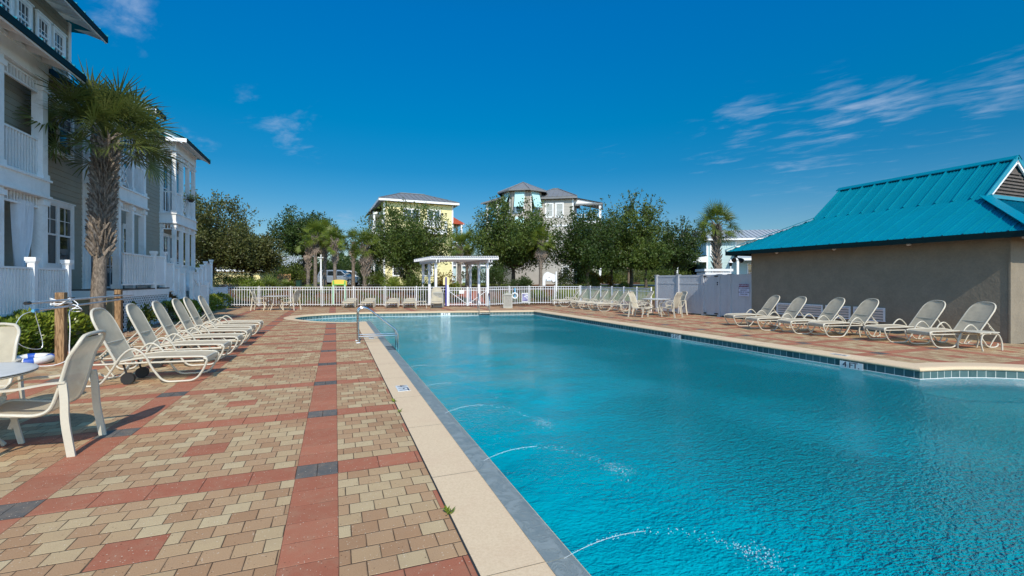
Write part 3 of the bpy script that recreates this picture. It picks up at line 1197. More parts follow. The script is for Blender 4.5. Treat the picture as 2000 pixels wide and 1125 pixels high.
# water jets arcing out of the left wall
for k, (y, x1, z1) in enumerate(((2.28, 2.50, .17), (3.76, 2.42, .17), (5.26, 2.35, .16), (6.70, 2.25, .12), (8.25, 2.15, .12))):
    t = thing('water_jet', ['thin jet of water arcing into the pool closest to the camera', 'second thin jet of water arcing out from the left wall', 'third thin water jet along the left wall',
                            'fourth thin water jet along the left wall, faint and small', 'farthest small water jet, just short of the grab rail'][k], 'water jet', (LX, y, WZ), 'water jets from the left pool wall')
    a, b = Vector((LX - .10, y, .0)), Vector((x1, y - .12, WZ))
    pts = []
    H = z1 * 4
    for i in range(41):
        s_ = i / 40
        p = a.lerp(b, s_)
        p.z += H * s_ * (1 - s_) * (1.15 - .3 * s_)
        pts.append(p)
    M = MB()
    M.tube(pts[:17], .0026, 5, rads=[.0015 + .0007 * rng.random() for _ in range(17)])
    M.build('stream', 'drops', t, smooth=True)
    M = MB()
    for _ in range(110 if k < 3 else 40):
        s_ = rng.random() ** .8
        i = s_ * 40
        p = pts[int(i)].lerp(pts[min(40, int(i) + 1)], i % 1) + Vector((rng.gauss(0, .004 + .012 * s_), rng.gauss(0, .004 + .03 * s_), rng.gauss(0, .004 + .014 * s_)))
        M.ball(p, rng.uniform(.0012, .0036) * (1 + .4 * s_), 5, 3)
    for _ in range(120 if k < 3 else 40):
        p = Vector((b.x + rng.gauss(0.03, .07), b.y + rng.gauss(0, .10), WZ + abs(rng.gauss(0, .012))))
        M.ball(p, rng.uniform(.0015, .005), 5, 3)
    M.build('droplets', 'drops', t, kind='stuff')

# ------------------------------------------------------------------ pool furniture
def make_chaise():
    """sling chaise; foot at x=0, head towards +x, width along y"""
    root = thing('chaise_lounge', 'chaise', 'lounge chair')
    r = .0165
    for s in (-1, 1):
        y = .325 * s
        M = MB()
        path = [(0.03, y, .352), (-.02, y, .335), (.02, y, .20), (.13, y, .018), (.55, y, .018), (.70, y, .24), (.78, y, .44), (.93, y, .565), (1.08, y, .44),
                (1.17, y, .26), (1.33, y, .018), (1.50, y, .018), (1.57, y, .06), (1.60, y * .9, .10)]
        M.tube(round_path(path, .10, 5), r, 8)
        M.build('leg_frame', 'ivory', root, smooth=True)
    M = MB()
    for s in (-1, 1):
        y = .298 * s
        M.tube(smooth_path([(0.0, y, .345), (.05, y, .372), (.35, y, .385), (.75, y, .392), (.95, y, .375), (1.17, y, .335)], 3), r, 8)
        M.tube([(.03, y, .31), (.8, y, .318), (1.585, y, .322)], .0145, 8)
        M.tube([(1.585, y, .322), (1.48, y, .16), (1.40, y, .018)], .014, 8)
    for x, z in ((.02, .352), (1.17, .325), (1.585, .322), (.6, .31)):
        M.tube([(x, -.30, z), (x, .30, z)], .0145, 8)
    M.tube(smooth_path([(1.40, -.3, .018), (1.50, -.15, .018), (1.53, 0, .018), (1.50, .15, .018), (1.40, .3, .018)], 3), .014, 8)
    M.build('seat_frame', 'ivory', root, smooth=True)
    M = MB()
    prof = smooth_path([(-.012, 0, .30), (.0, 0, .345), (.05, 0, .376), (.35, 0, .390), (.75, 0, .397), (.95, 0, .378), (1.15, 0, .338)], 3)
    ys = [-.293, -.2, -.07, .07, .2, .293]
    for j, y in enumerate(ys):
        for p in prof:
            sag = -.018 * (1 - (y / .293) ** 2)
            M.v.append((p.x, y, p.z + sag))
    L = len(prof)
    for j in range(len(ys) - 1):
        for k in range(L - 1):
            a = j * L + k
            M.f.append((a, a + 1, a + L + 1, a + L))
    M.build('seat_sling', 'sling', root, smooth=True)
    # reclining back: a rounded panel rising from the hinge
    root['_back'] = 1
    return root


def add_back(root, angle, length=.86):
    h = Vector((1.15, 0, .34))
    ca, sa = math.cos(math.radians(angle)), math.sin(math.radians(angle))

    def q(u, w, off=0.0):
        return (h.x + u * ca - off * sa, w, h.z + u * sa + off * ca)
    out = []
    W = .295
    for k in range(4):
        out.append((length * .62 * k / 4, -W))
    for k in range(17):
        a = math.pi * k / 16
        out.append((length * .62 + length * .38 * abs(math.sin(a)) ** .75, -W * math.copysign(abs(math.cos(a)) ** .72, math.cos(a))))
    for k in range(3, -1, -1):
        out.append((length * .62 * k / 4, W))
    M = MB()
    M.tube([q(u, w) for u, w in out], .0175, 8)
    M.tube([q(0.0, -W), q(0.0, W)], .0145, 8)
    M.tube([q(length * .36, -W), q(length * .36, W)], .012, 8)
    bf = M.build('back_frame', 'ivory', root, smooth=True)
    M = MB()
    inn = [(u * .975 + .004, w * .93) for u, w in out]
    c = len(M.v)
    rows = len(inn) // 2
    for k in range(rows):
        a, b = inn[k], inn[-1 - k]
        for t in (0, .25, .5, .75, 1):
            u = a[0] * (1 - t) + b[0] * t
            w = a[1] * (1 - t) + b[1] * t
            M.v.append(q(u, w, .012 - .022 * (1 - (2 * t - 1) ** 2)))
    for k in range(rows - 1):
        for j in range(4):
            a = k * 5 + j
            M.f.append((a, a + 1, a + 6, a + 5))
    M.build('back_sling', 'sling', root, smooth=True)
    for s in (-1, 1):
        M = MB()
        y = .255 * s
        top = Vector(q(length * .40, y, -.01))
        if angle > 20:
            M.tube([(1.575, y, .36), tuple(top)], .013, 8)
            dvec = (top - Vector((1.575, y, .36))).normalized()
            for k in range(5):
                p = Vector((1.575, y, .36)) + dvec * (.02 + .045 * k) + Vector((0, 0, -.024))
                M.box(p.x - .010, p.x + .010, y - .004, y + .004, p.z - .016, p.z + .016)
        else:
            M.tube([(1.35, y, .345), (1.57, y, .345)], .013, 8)
        M.build('support_bracket', 'ivory', root, smooth=True)
    return root


def add_wheels(root):
    for s in (-1, 1):
        M = MB()
        cy = .245 * s
        for (rr, w, z0) in ((.085, .06, 0),):
            pr = [(rr * math.cos(a), rr * math.sin(a)) for a in [2 * math.pi * k / 20 for k in range(20)]]
            M.extrude([(1.02 + a, cy - w / 2, .088 + b) for a, b in pr], (0, w, 0))
        M.beam((1.02, cy, .09), (1.08, cy, .31), .02, .02, (0, 1, 0))
        M.build('wheel', 'rubber', root)


def finish_label(c, label, group):
    c['label'] = label
    c['group'] = group
    if '_back' in c:
        del c['_back']


def variant(angle, wheels):
    r = make_chaise()
    del r['_back']
    add_back(r, angle)
    if wheels:
        add_wheels(r)
    return r


used = set()


def place(proto, x, y, rz, label=None, group=None, z=0):
    if proto.name not in used:
        used.add(proto.name)
        o = proto
    else:
        o = copy_tree(proto)
    o.location = (x, y, z)
    o.rotation_euler = (0, 0, rz)
    if label:
        o['label'] = label
    if group:
        o['group'] = group
    return o


ch_up = variant(66, True)
G1 = 'chaise lounges in the row on the left of the pool'
left_labels = ['cream sling chaise lounge nearest the camera in the left row, beside the dark shadow',
               'second cream chaise from the camera in the left row', 'third cream chaise from the camera in the left row, in front of the lattice',
               'fourth cream chaise from the camera in the left row', 'fifth chaise of the left row, next to last, with white sunlit back',
               'last chaise of the left row, nearest the far fence and the white stairs']
for k, (x, y, a) in enumerate(((-1.86, 8.68, 178), (-1.93, 10.15, 180), (-1.92, 11.35, 181), (-1.94, 12.6, 179), (-2.02, 13.75, 180), (-2.0, 15.0, 181))):
    place(ch_up, x, y, math.radians(a), left_labels[k], G1)

ch_r = variant(54, False)
G2 = 'chaise lounges along the wall of the pool house'
right_labels = ['first chaise by the pool house wall, in front of the beige waste bin', 'second chaise from the bin along the pool house wall',
                'third chaise from the bin along the pool house wall', 'fourth chaise from the bin by the pool house wall, small table beside it',
                'fifth chaise from the bin, where the shadow slants down the wall', 'chaise nearest the camera by the pool house, beside the end side table']
for k, (x, y, a) in enumerate(((12.68, 12.15, -20), (12.25, 10.85, -18), (12.40, 9.84, -21), (12.50, 8.97, -19), (12.86, 7.68, -20), (12.82, 6.72, -20))):
    place(ch_r, x, y, math.radians(a), right_labels[k], G2)

G3 = 'chaise lounges in the far right row by the fence'
far_labels = ['farthest chaise of the right row, against the far fence', 'second chaise from the far fence in the right row', 'third chaise from the far fence in the right row',
              'fourth chaise from the far fence, in the middle of the right row', 'fifth chaise from the far fence in the right row', 'sixth chaise from the far fence in the right row',
              'chaise partly hidden behind the sling chairs of the right table']
for k, (x, y) in enumerate(((12.35, 25.35), (12.38, 24.6), (12.38, 23.15), (12.36, 22.25), (12.38, 21.3), (12.36, 20.35), (12.75, 18.9))):
    place(ch_r, x, y, math.radians(-19 + (k % 3)), far_labels[k], G3)

ch_flat = variant(10, False)
G4 = 'chaise lounges lined up before the far fence'
fl = ['leftmost chaise lying flat in front of the far fence, by the yellow green sign', 'second flat chaise from the left before the far fence', 'third flat chaise from the left before the far fence',
      'flat chaise with a side table on its right, before the far fence']
for k, (px) in enumerate((680, 717, 765, 799)):
    x, y = ray_at(px, 25.6)
    place(ch_flat, x, y, math.radians(82 - k), fl[k], G4)
ch_hi = variant(72, False)
x, y = ray_at(853, 25.4)
place(ch_hi, x, y, math.radians(78), 'chaise with its back raised, just left of the gate', G4)


def make_side_table():
    root = thing('side_table', 'table', 'side table')
    for s in (-1, 1):
        for e in (-1, 1):
            M = MB()
            M.tube(round_path([(.04 * e, .20 * s, .385), (.23 * e, .20 * s, .375), (.30 * e, .22 * s, .18), (.27 * e, .24 * s, .01)], .10, 5), .017, 8)
            M.build('leg', 'ivory', root, smooth=True)
    M = MB()
    pts = [(.30 * math.copysign(abs(math.cos(a)) ** .4, math.cos(a)), .235 * math.copysign(abs(math.sin(a)) ** .4, math.sin(a))) for a in [2 * math.pi * k / 32 for k in range(32)]]
    M.prism(pts, .392, .412)
    M.build('table_top', 'ivory', root, bevel=.006)
    return root


st = make_side_table()
GT = 'small side tables among the chaises'
place(st, 13.50, 5.90, math.radians(-10), 'low cream side table standing alone right of the nearest pool house chaise', GT)
place(st, 13.75, 8.50, math.radians(-19), 'low cream side table between two chaises by the pool house wall', GT)
x, y = ray_at(823, 25.6)
place(st, x, y, math.radians(-10), 'low side table before the far fence, between two chaises', GT)


def make_chair():
    """high-back sling arm chair, facing +x"""
    root = thing('sling_chair', 'chair', 'chair')
    prof = smooth_path([(.34, 0, .385), (.30, 0, .415), (.20, 0, .415), (.0, 0, .385), (-.13, 0, .375), (-.215, 0, .42), (-.265, 0, .55), (-.315, 0, .75), (-.345, 0, .86), (-.40, 0, .965), (-.425, 0, 1.03)], 4)
    W = .255
    M = MB()
    L = len(prof)
    ys = [-W + .008, -.15, -.05, .05, .15, W - .008]
    for y in ys:
        for k, p in enumerate(prof):
            top = max(0, (p.z - .93) / .10)
            yy = y * (1 - .10 * top * top)
            sag = .018 * (1 - (y / W) ** 2)
            M.v.append((p.x - (sag if p.z > .5 else 0), yy, p.z - (sag if p.z <= .5 else 0)))
    for j in range(len(ys) - 1):
        for k in range(L - 1):
            a = j * L + k
            M.f.append((a, a + 1, a + L + 1, a + L))
    M.build('sling', 'sling', root, smooth=True)
    M = MB()
    rail = [(p.x, -W * (1 - .14 * max(0, (p.z - .93) / .10) ** 2), p.z) for p in prof]
    top = [(-.43, -.20, 1.045), (-.437, -.12, 1.057), (-.44, 0, 1.06), (-.437, .12, 1.057), (-.43, .20, 1.045)]
    rail2 = [(a, -b, c) for a, b, c in rail][::-1]
    M.tube([(.33, 0, .372)] + [(.335, -W * .9, .372)] + rail + top + rail2 + [(.335, W * .9, .372), (.33, 0, .372)], .0175, 8)
    M.tube([(-.19, -W, .395), (-.19, W, .395)], .013, 6)
    M.build('seat_frame', 'ivory', root, smooth=True)
    for s in (-1, 1):
        y = s * .285
        M = MB()
        pts = smooth_path([(-.335, y * 1.0, .655), (-.20, y * 1.04, .648), (.0, y * 1.06, .618), (.17, y * 1.06, .612), (.29, y * 1.04, .575), (.345, y, .49), (.345, y * .95, .39)], 4)
        for k in range(len(pts) - 1):
            M.beam(pts[k], pts[k + 1] + (pts[k + 1] - pts[k]) * .08, .042, .017)
        M.build('armrest', 'ivory', root)
        M = MB()
        lp = smooth_path([(-.315, y, .65), (-.33, y * 1.02, .50), (-.34, y * 1.05, .30), (-.385, y * 1.08, .0)], 4)
        for k in range(len(lp) - 1):
            M.beam(lp[k], lp[k + 1] + (lp[k + 1] - lp[k]) * .04, .024, .058, (1, 0, 0))
        M.build('leg', 'ivory', root)
        M = MB()
        M.beam((.30, y * .93, .40), (.22, y * 1.0, .0), .022, .042, (1, 0, 0))
        M.beam((.20, y * .90, .395), (.30, y * .98, .15), .02, .034, (1, 0, 0))
        M.build('leg', 'ivory', root)
    return root


chair = make_chair()
GC = 'sling arm chairs round the patio tables'
place(chair, -2.56, 5.48, math.radians(181), 'high back sling chair in the left foreground turned away from the pool', GC)
place(chair, -3.60, 6.50, math.radians(-88), 'sling chair cut by the left edge of the photo, behind the round table', GC)


def make_table(r=.60):
    root = thing('patio_table', 'table', 'patio table')
    M = MB()
    M.lathe([(.02, .70), (r - .06, .70), (r - .02, .705), (r, .715), (r, .722)], 0, 0, 48)
    M.build('rim', 'ivory', root, smooth=True)
    M = MB()
    M.lathe([(r - .004, .7225), (r - .004, .7295)], 0, 0, 48)
    M.build('edge_band', 'black', root)
    M = MB()
    M.lathe([(r, .730), (r + .002, .737), (r - .006, .743), (r - .05, .746), (.03, .746)], 0, 0, 48)
    M.build('table_top', 'tabletop', root, smooth=True)
    for k in range(4):
        a = math.pi / 4 + k * math.pi / 2
        M = MB()
        c, s_ = math.cos(a), math.sin(a)
        M.tube(smooth_path([(.42 * c, .42 * s_, .70), (.28 * c, .28 * s_, .55), (.24 * c, .24 * s_, .35), (.33 * c, .33 * s_, .14), (.42 * c, .42 * s_, .01)], 4), .02, 8)
        M.build('leg', 'ivory', root, smooth=True)
    M = MB()
    M.tube([(.26 * math.cos(a), .26 * math.sin(a), .30) for a in [2 * math.pi * k / 24 for k in range(24)]], .012, 6, closed=True)
    M.build('leg_ring', 'ivory', root, smooth=True)
    return root


tb = make_table(.62)
GTB = 'round patio tables'
place(tb, -3.20, 5.45, 0, 'round white topped patio table cut by the left edge of the photo', GTB)
# far left set
tx, ty = ray_at(538, 24.2)
place(tb, tx, ty, 0.3, 'small round patio table between two chairs before the far fence', GTB)
x, y = ray_at(509, 24.2)
place(chair, x, y, math.radians(-8), 'sling chair left of the table before the far fence', GC)
x, y = ray_at(568, 24.2)
place(chair, x, y, math.radians(152), 'sling chair right of the table before the far fence', GC)
# right set
tx, ty = ray_at(1281, 20.5)
place(tb, tx, ty, 0.5, 'round patio table among chairs beside the white privacy fence', GTB)
x, y = ray_at(1250, 19.6)
place(chair, x, y, math.radians(-62), 'sling chair left of the right hand table, turned to the camera', GC)
x, y = ray_at(1249, 21.3)
place(chair, x, y, math.radians(-25), 'darker sling chair behind the left chair of the right hand table', GC)
x, y = ray_at(1309, 19.6)
place(chair, x, y, math.radians(110), 'sling chair at the right hand table with its pale back to the pool', GC)
x, y = ray_at(1320, 21.0)
place(chair, x, y, math.radians(165), 'shaded sling chair behind the one backing onto the pool', GC)


# ------------------------------------------------------------------ rails and ladder
t = thing('grab_rail', 'curved stainless steel double grab rail leading down into the pool', 'grab rail', (.53, 12.2, 0))
for y in (12.04, 12.47):
    MB().tube(round_path([(.53, y, 0.0), (.53, y, .86), (.74, y, .87), (1.44, y, .30), (1.50, y, .16), (1.50, y, -.75)], .16, 8), .0205, 12).build('rail', 'steel', t, smooth=True)
    MB().tube([(.545, y, .155), (1.49, y, .155)], .016, 10).build('crossbar', 'steel', t, smooth=True)
    MB().lathe([(.062, 0.0), (.062, .006), (.03, .022), (.022, .022)], .53, y, 20, .002).build('base_plate', 'tilewhite', t, smooth=True)

lx, ly = 5.87, 22.55
t = thing('pool_ladder', 'steel pool ladder with two curved handrails at the far end', 'ladder', (lx, ly, 0))
dn = Vector((d_.y, -d_.x, 0))      # towards the pool from the far wall
dr = Vector((d_.x, d_.y, 0))
for s in (-1, 1):
    c = Vector((7.05, 22.31, 0)) + dr * .27 * s
    pts = [c - dn * .55 + Vector((0, 0, 0)), c - dn * .55 + Vector((0, 0, .78)), c - dn * .30 + Vector((0, 0, .93)), c + dn * .05 + Vector((0, 0, .45)), c + dn * .07 + Vector((0, 0, -.6))]
    MB().tube(round_path(pts, .14, 6), .02, 10).build('rail', 'steel', t, smooth=True)
    MB().tube([c - dn * .55 + Vector((0, 0, .22)), c + dn * .06 + Vector((0, 0, .16))], .013, 8).build('crossbar', 'steel', t, smooth=True)
for z in (-.35, -.1):
    c = Vector((7.05, 22.31, z)) + dn * .09
    MB().beam(c - dr * .27, c + dr * .27, .08, .03).build('tread', 'steel', t)


# ------------------------------------------------------------------ far fence, gate, side fence
def picket_fence(name, label, pts, H, spacing, pk, post_every, mat='vinyl', zf=lambda x, y: 0.0, posts_end=(True, True)):
    t = thing(name, label, 'fence', (pts[0][0], pts[0][1], 0))
    for si, (a, b) in enumerate(zip(pts[:-1], pts[1:])):
        a, b = Vector((*a, 0)), Vector((*b, 0))
        L = (b - a).length
        d = (b - a) / L
        np_ = max(1, round(L / post_every))
        seg = L / np_
        for i in range(np_ + 1):
            if i == np_ and si < len(pts) - 2:
                continue
            p = a + d * (i * seg)
            M = MB().beam(p + Vector((0, 0, .0)), p + Vector((0, 0, H + .03)), .055, .055, (d.x, d.y, 0))
            M.beam(p + Vector((0, 0, H + .03)), p + Vector((0, 0, H + .05)), .07, .07, (d.x, d.y, 0))
            M.build('post', mat, t)
        for i in range(np_):
            p0, p1 = a + d * (i * seg + .03), a + d * ((i + 1) * seg - .03)
            M = MB()
            for z in (H - .012, H - .17, .115):
                M.beam(p0 + Vector((0, 0, z)), p1 + Vector((0, 0, z)), .028, .032)
            n_ = int((p1 - p0).length / spacing)
            for k in range(n_):
                q = p0 + (p1 - p0) * ((k + .5) / n_)
                M.beam(q + Vector((0, 0, .045)), q + Vector((0, 0, H - .02)), pk, .016, (-d.y, d.x, 0))
            M.build('fence_panel', mat, t)
    return t


FA, FG1, FG2, FB = (-6.05, 31.95), (6.35, 27.45), (8.62, 26.62), (15.15, 26.95)
picket_fence('picket_fence', 'white vinyl picket fence across the far end, left of the gate', [FA, FG1], 1.17, .152, .027, 1.85)
picket_fence('picket_fence', 'white vinyl picket fence between the gate and the far right corner', [FG2, (11.9, 27.9), FB], 1.17, .152, .027, 1.85)
picket_fence('picket_fence', 'shaded white picket fence behind the far right row of chaises', [(15.2, 26.9), (15.05, 23.0), (14.80, 19.1)], 1.17, .12, .022, 1.5)
picket_fence('picket_fence', 'short shaded fence piece between the white stairs and the far fence', [(-7.1, 29.6), FA], 1.17, .10, .07, 1.6)

t = thing('pool_gate', 'white double picket gate with diagonal braces and a small notice', 'gate', (7.5, 27, 0))
a, b = Vector((*FG1, 0)), Vector((*FG2, 0))
d = (b - a).normalized()
mid = (a + b) / 2
for s, (p, q) in enumerate(((a + d * .05, mid - d * .02), (mid + d * .02, b - d * .05))):
    M = MB()
    H = 1.14
    for z in (H - .03, H - .17, .11):
        M.beam(p + Vector((0, 0, z)), q + Vector((0, 0, z)), .03, .036)
    for e in (p, q):
        M.beam(e + Vector((0, 0, .02)), e + Vector((0, 0, H + .03)), .045, .045)
    for k in range(8):
        c = p + (q - p) * ((k + .5) / 8)
        M.beam(c + Vector((0, 0, .03)), c + Vector((0, 0, H - .03)), .027, .018, (-d.y, d.x, 0))
    lo, hi = (q, p) if s == 0 else (p, q)
    off = Vector((d.y, -d.x, 0)) * .022
    M.beam(hi + off + Vector((0, 0, H - .2)), lo + off + Vector((0, 0, .12)), .014, .032)
    M.build('gate_leaf', 'vinyl', t)
for e in (a, b):
    M = MB().beam(e, e + Vector((0, 0, 1.26)), .09, .09)
    M.build('gate_post', 'vinyl', t)
c = a + d * .86 + Vector((d.y, -d.x, 0)) * .05
MB().beam(c + Vector((0, 0, .76)), c + Vector((0, 0, .99)), .30, .012, (-d.y, d.x, 0)).build('notice_board', 'tilewhite', t)

# ------------------------------------------------------------------ building parts
def siding_yz(M, x, y0, y1, z0, z1, lap=.16, d=.016, sgn=1):
    """lapped boards on a wall in the plane x, facing +x (sgn=1) or -x"""
    z = z0
    while z < z1 - .01:
        zt = min(z + lap, z1)
        xo, xi = x + d * sgn, x
        q = [(xo, y0, z), (xo, y1, z), (xi, y1, zt), (xi, y0, zt)]
        u = [(xi, y0, z), (xi, y1, z), (xo, y1, z), (xo, y0, z)]
        if sgn < 0:
            q, u = q[::-1], u[::-1]
        M.quad(*q)
        M.quad(*u)
        z = zt


def siding_xz(M, y, x0, x1, z0, z1, lap=.16, d=.016, sgn=-1):
    z = z0
    while z < z1 - .01:
        zt = min(z + lap, z1)
        yo, yi = y + d * sgn, y
        q = [(x0, yo, z), (x1, yo, z), (x1, yi, zt), (x0, yi, zt)]
        u = [(x0, yi, z), (x1, yi, z), (x1, yo, z), (x0, yo, z)]
        if sgn > 0:
            q, u = q[::-1], u[::-1]
        M.quad(*q)
        M.quad(*u)
        z = zt


def window(parent, o, r, n, w, h, trim=.10, sashes=1, rows=2, cols=2, pane='glass', frame='white', name='window', grid_top=True):
    """window centred at o: r = direction along the wall, n = outward normal; a frame part with pane sub-part"""
    O, R, N, U = Vector(o), Vector(r).normalized(), Vector(n).normalized(), Vector((0, 0, 1))
    M = MB()

    def bar(a0, a1, b0, b1, d0, d1):
        p = [O + R * a0 + U * b0 + N * d0, O + R * a1 + U * b0 + N * d0, O + R * a1 + U * b1 + N * d0, O + R * a0 + U * b1 + N * d0]
        M.extrude(p, N * (d1 - d0))
    W, H = w / 2, h / 2
    bar(-W - trim, -W, -H - trim, H + trim, 0.0, .045)
    bar(W, W + trim, -H - trim, H + trim, 0.0, .045)
    bar(-W, W, H, H + trim, 0.0, .045)
    bar(-W, W, -H - trim, -H, 0.0, .05)
    bar(-W - trim - .03, W + trim + .03, H + trim, H + trim + .035, 0.0, .07)
    sw = w / sashes
    for s in range(sashes):
        a0 = -W + s * sw
        if s:
            bar(a0 - .05, a0 + .05, -H, H, 0.0, .04)
        i0, i1 = a0 + (.05 if s else 0), a0 + sw - (.05 if s < sashes - 1 else 0)
        bar(i0, i1, -.025, .025, .002, .03)
        for k in (i0, i1 - .035):
            bar(k, k + .035, -H, H, .002, .026)
        for k in (-H, H - .035):
            bar(i0, i1, k, k + .035, .002, .024)
        for c in range(1, cols):
            x = i0 + (i1 - i0) * c / cols
            bar(x - .009, x + .009, 0 if grid_top else -H, H, .002, .018)
        for c in range(1, rows):
            z = 0 + H * c / rows if grid_top else -H + 2 * H * c / rows
            bar(i0, i1, z - .009, z + .009, .002, .017)
    f = M.build(name, frame, parent)
    M = MB()
    M.quad(O - R * W - U * H + N * .001, O + R * W - U * H + N * .001, O + R * W + U * H + N * .001, O - R * W + U * H + N * .001)
    M.build('pane', pane, f)
    return f


def rail_run(M, a, b, z0, z1, sp=.11, bw=.035, top=.07):
    a, b = Vector((*a, 0)), Vector((*b, 0))
    L = (b - a).length
    d = (b - a) / L
    M.beam(a + Vector((0, 0, z1 - .03)), b + Vector((0, 0, z1 - .03)), top, .045)
    M.beam(a + Vector((0, 0, z0 + .05)), b + Vector((0, 0, z0 + .05)), .05, .05)
    n = max(1, int(L / sp))
    for k in range(n):
        q = a + d * (L * (k + .5) / n)
        M.beam(q + Vector((0, 0, z0 + .07)), q + Vector((0, 0, z1 - .05)), bw, bw, (d.x, d.y, 0))


def transom(M, a, b, z0, z1, n):
    """little ladder frieze under a porch beam"""
    a, b = Vector((*a, 0)), Vector((*b, 0))
    M.beam(a + Vector((0, 0, z0)), b + Vector((0, 0, z0)), .05, .045)
    M.beam(a + Vector((0, 0, z1)), b + Vector((0, 0, z1)), .05, .045)
    for k in range(n):
        q = a.lerp(b, (k + .5) / n)
        M.beam(q + Vector((0, 0, z0)), q + Vector((0, 0, z1)), .035, .035)


def column(parent, x, y, z0, z1, w=.22, name='column'):
    M = MB()
    M.box(x - w / 2, x + w / 2, y - w / 2, y + w / 2, z0, z1)
    M.box(x - w / 2 - .03, x + w / 2 + .03, y - w / 2 - .03, y + w / 2 + .03, z0, z0 + .16)
    M.box(x - w / 2 - .035, x + w / 2 + .035, y - w / 2 - .035, y + w / 2 + .035, z1 - .24, z1 - .12)
    return M.build(name, 'white', parent)


# ------------------------------------------------------------------ the long white and greige building on the left
bl = thing('townhouse_row', 'greige and white three storey building with porches along the left edge', 'building', (-7.3, 16, 0))
XW = -7.3
M = MB()
siding_yz(M, XW, 11.9, 18.1, 1.0, 6.95)
M.build('siding_wall', 'siding', bl)
M = MB()
siding_yz(M, XW, 18.1, 27.9, 1.27, 7.75)
M.build('siding_wall', 'siding', bl)
M = MB()
M.box(XW - 9, XW - .012, 12, 27.85, 0, 6.9)
M.build('wall_core', 'bulk', bl)
M = MB()
siding_xz(M, 27.9, -16.3, XW, 1.0, 7.7, sgn=1)
M.build('siding_wall', 'siding', bl)
M = MB()
siding_xz(M, 11.9, -16.3, XW, 1.0, 9.0, sgn=-1)
M.build('siding_wall', 'siding', bl)
M = MB()
siding_yz(M, XW, 11.9, 17.3, 6.9, 9.1)
siding_xz(M, 17.3, -14, XW, 6.9, 9.1, sgn=1)
M.build('siding_wall', 'siding', bl)
M = MB()
M.box(XW - 6, XW - .014, 12, 17.28, 6.9, 9.05)
M.build('wall_core', 'bulk', bl)
# stained block foundation
M = MB()
M.box(XW - 9, XW + .02, 11.85, 27.92, -.05, 1.0)
M.build('foundation', 'limestone', bl)
M = MB()
M.box(XW - .02, XW + .045, 11.9, 28, 1.0, 1.25)
for y in (17.30,):
    M.box(XW - .02, XW + .04, y - .10, y + .02, 6.9, 9.1)
M.box(XW, XW + .04, 18.0, 18.12, 1.2, 6.9)
M.box(XW, XW + .04, 27.8, 27.94, 1.2, 7.7)
M.build('corner_trim', 'white', bl)

# windows on the wall planes
window(bl, (XW + .018, 16.62, 2.82), (0, 1, 0), (1, 0, 0), 1.40, 1.66, .11, 2, 2, 2, 'glass')
window(bl, (XW + .018, 16.62, 5.86), (0, 1, 0), (1, 0, 0), 1.40, 1.36, .11, 2, 2, 2, 'glass')
window(bl, (XW + .018, 21.15, 6.15), (0, 1, 0), (1, 0, 0), .55, 2.0, .10, 1, 1, 1, 'glass')
window(bl, (XW + .018, 21.15, 2.55), (0, 1, 0), (1, 0, 0), .55, 1.9, .10, 1, 2, 2, 'glass')
for yc in (16.66, 15.93, 15.1, 14.38, 13.3, 12.5):
    window(bl, (XW + .018, yc, 8.05), (0, 1, 0), (1, 0, 0), .46, .86, .085, 1, 3, 3, 'glass', grid_top=False)
# porch doors and windows behind the first porch
window(bl, (XW + .018, 13.2, 2.2), (0, 1, 0), (1, 0, 0), 1.5, 2.3, .1, 2, 2, 2, 'glass')
window(bl, (XW + .018, 13.2, 5.3), (0, 1, 0), (1, 0, 0), 1.5, 2.1, .1, 2, 2, 2, 'glass')
window(bl, (XW + .018, 18.75, 2.42), (0, 1, 0), (1, 0, 0), .62, 2.2, .07, 1, 1, 1, 'glass')
window(bl, (XW + .018, 19.85, 2.42), (0, 1, 0), (1, 0, 0), .9, 2.2, .07, 1, 3, 2, 'glass', grid_top=False)
window(bl, (XW + .018, 18.75, 5.6), (0, 1, 0), (1, 0, 0), .62, 1.9, .07, 1, 1, 1, 'glass')
window(bl, (XW + .018, 19.85, 5.6), (0, 1, 0), (1, 0, 0), .9, 1.9, .07, 1, 3, 2, 'glass', grid_top=False)
for zc, hh in ((2.45, 2.3), (5.75, 2.2)):
    for yc in (25.35, 26.3, 27.25):
        window(bl, (XW + .018, yc, zc), (0, 1, 0), (1, 0, 0), .72, hh, .06, 1, 1, 1, 'glass')


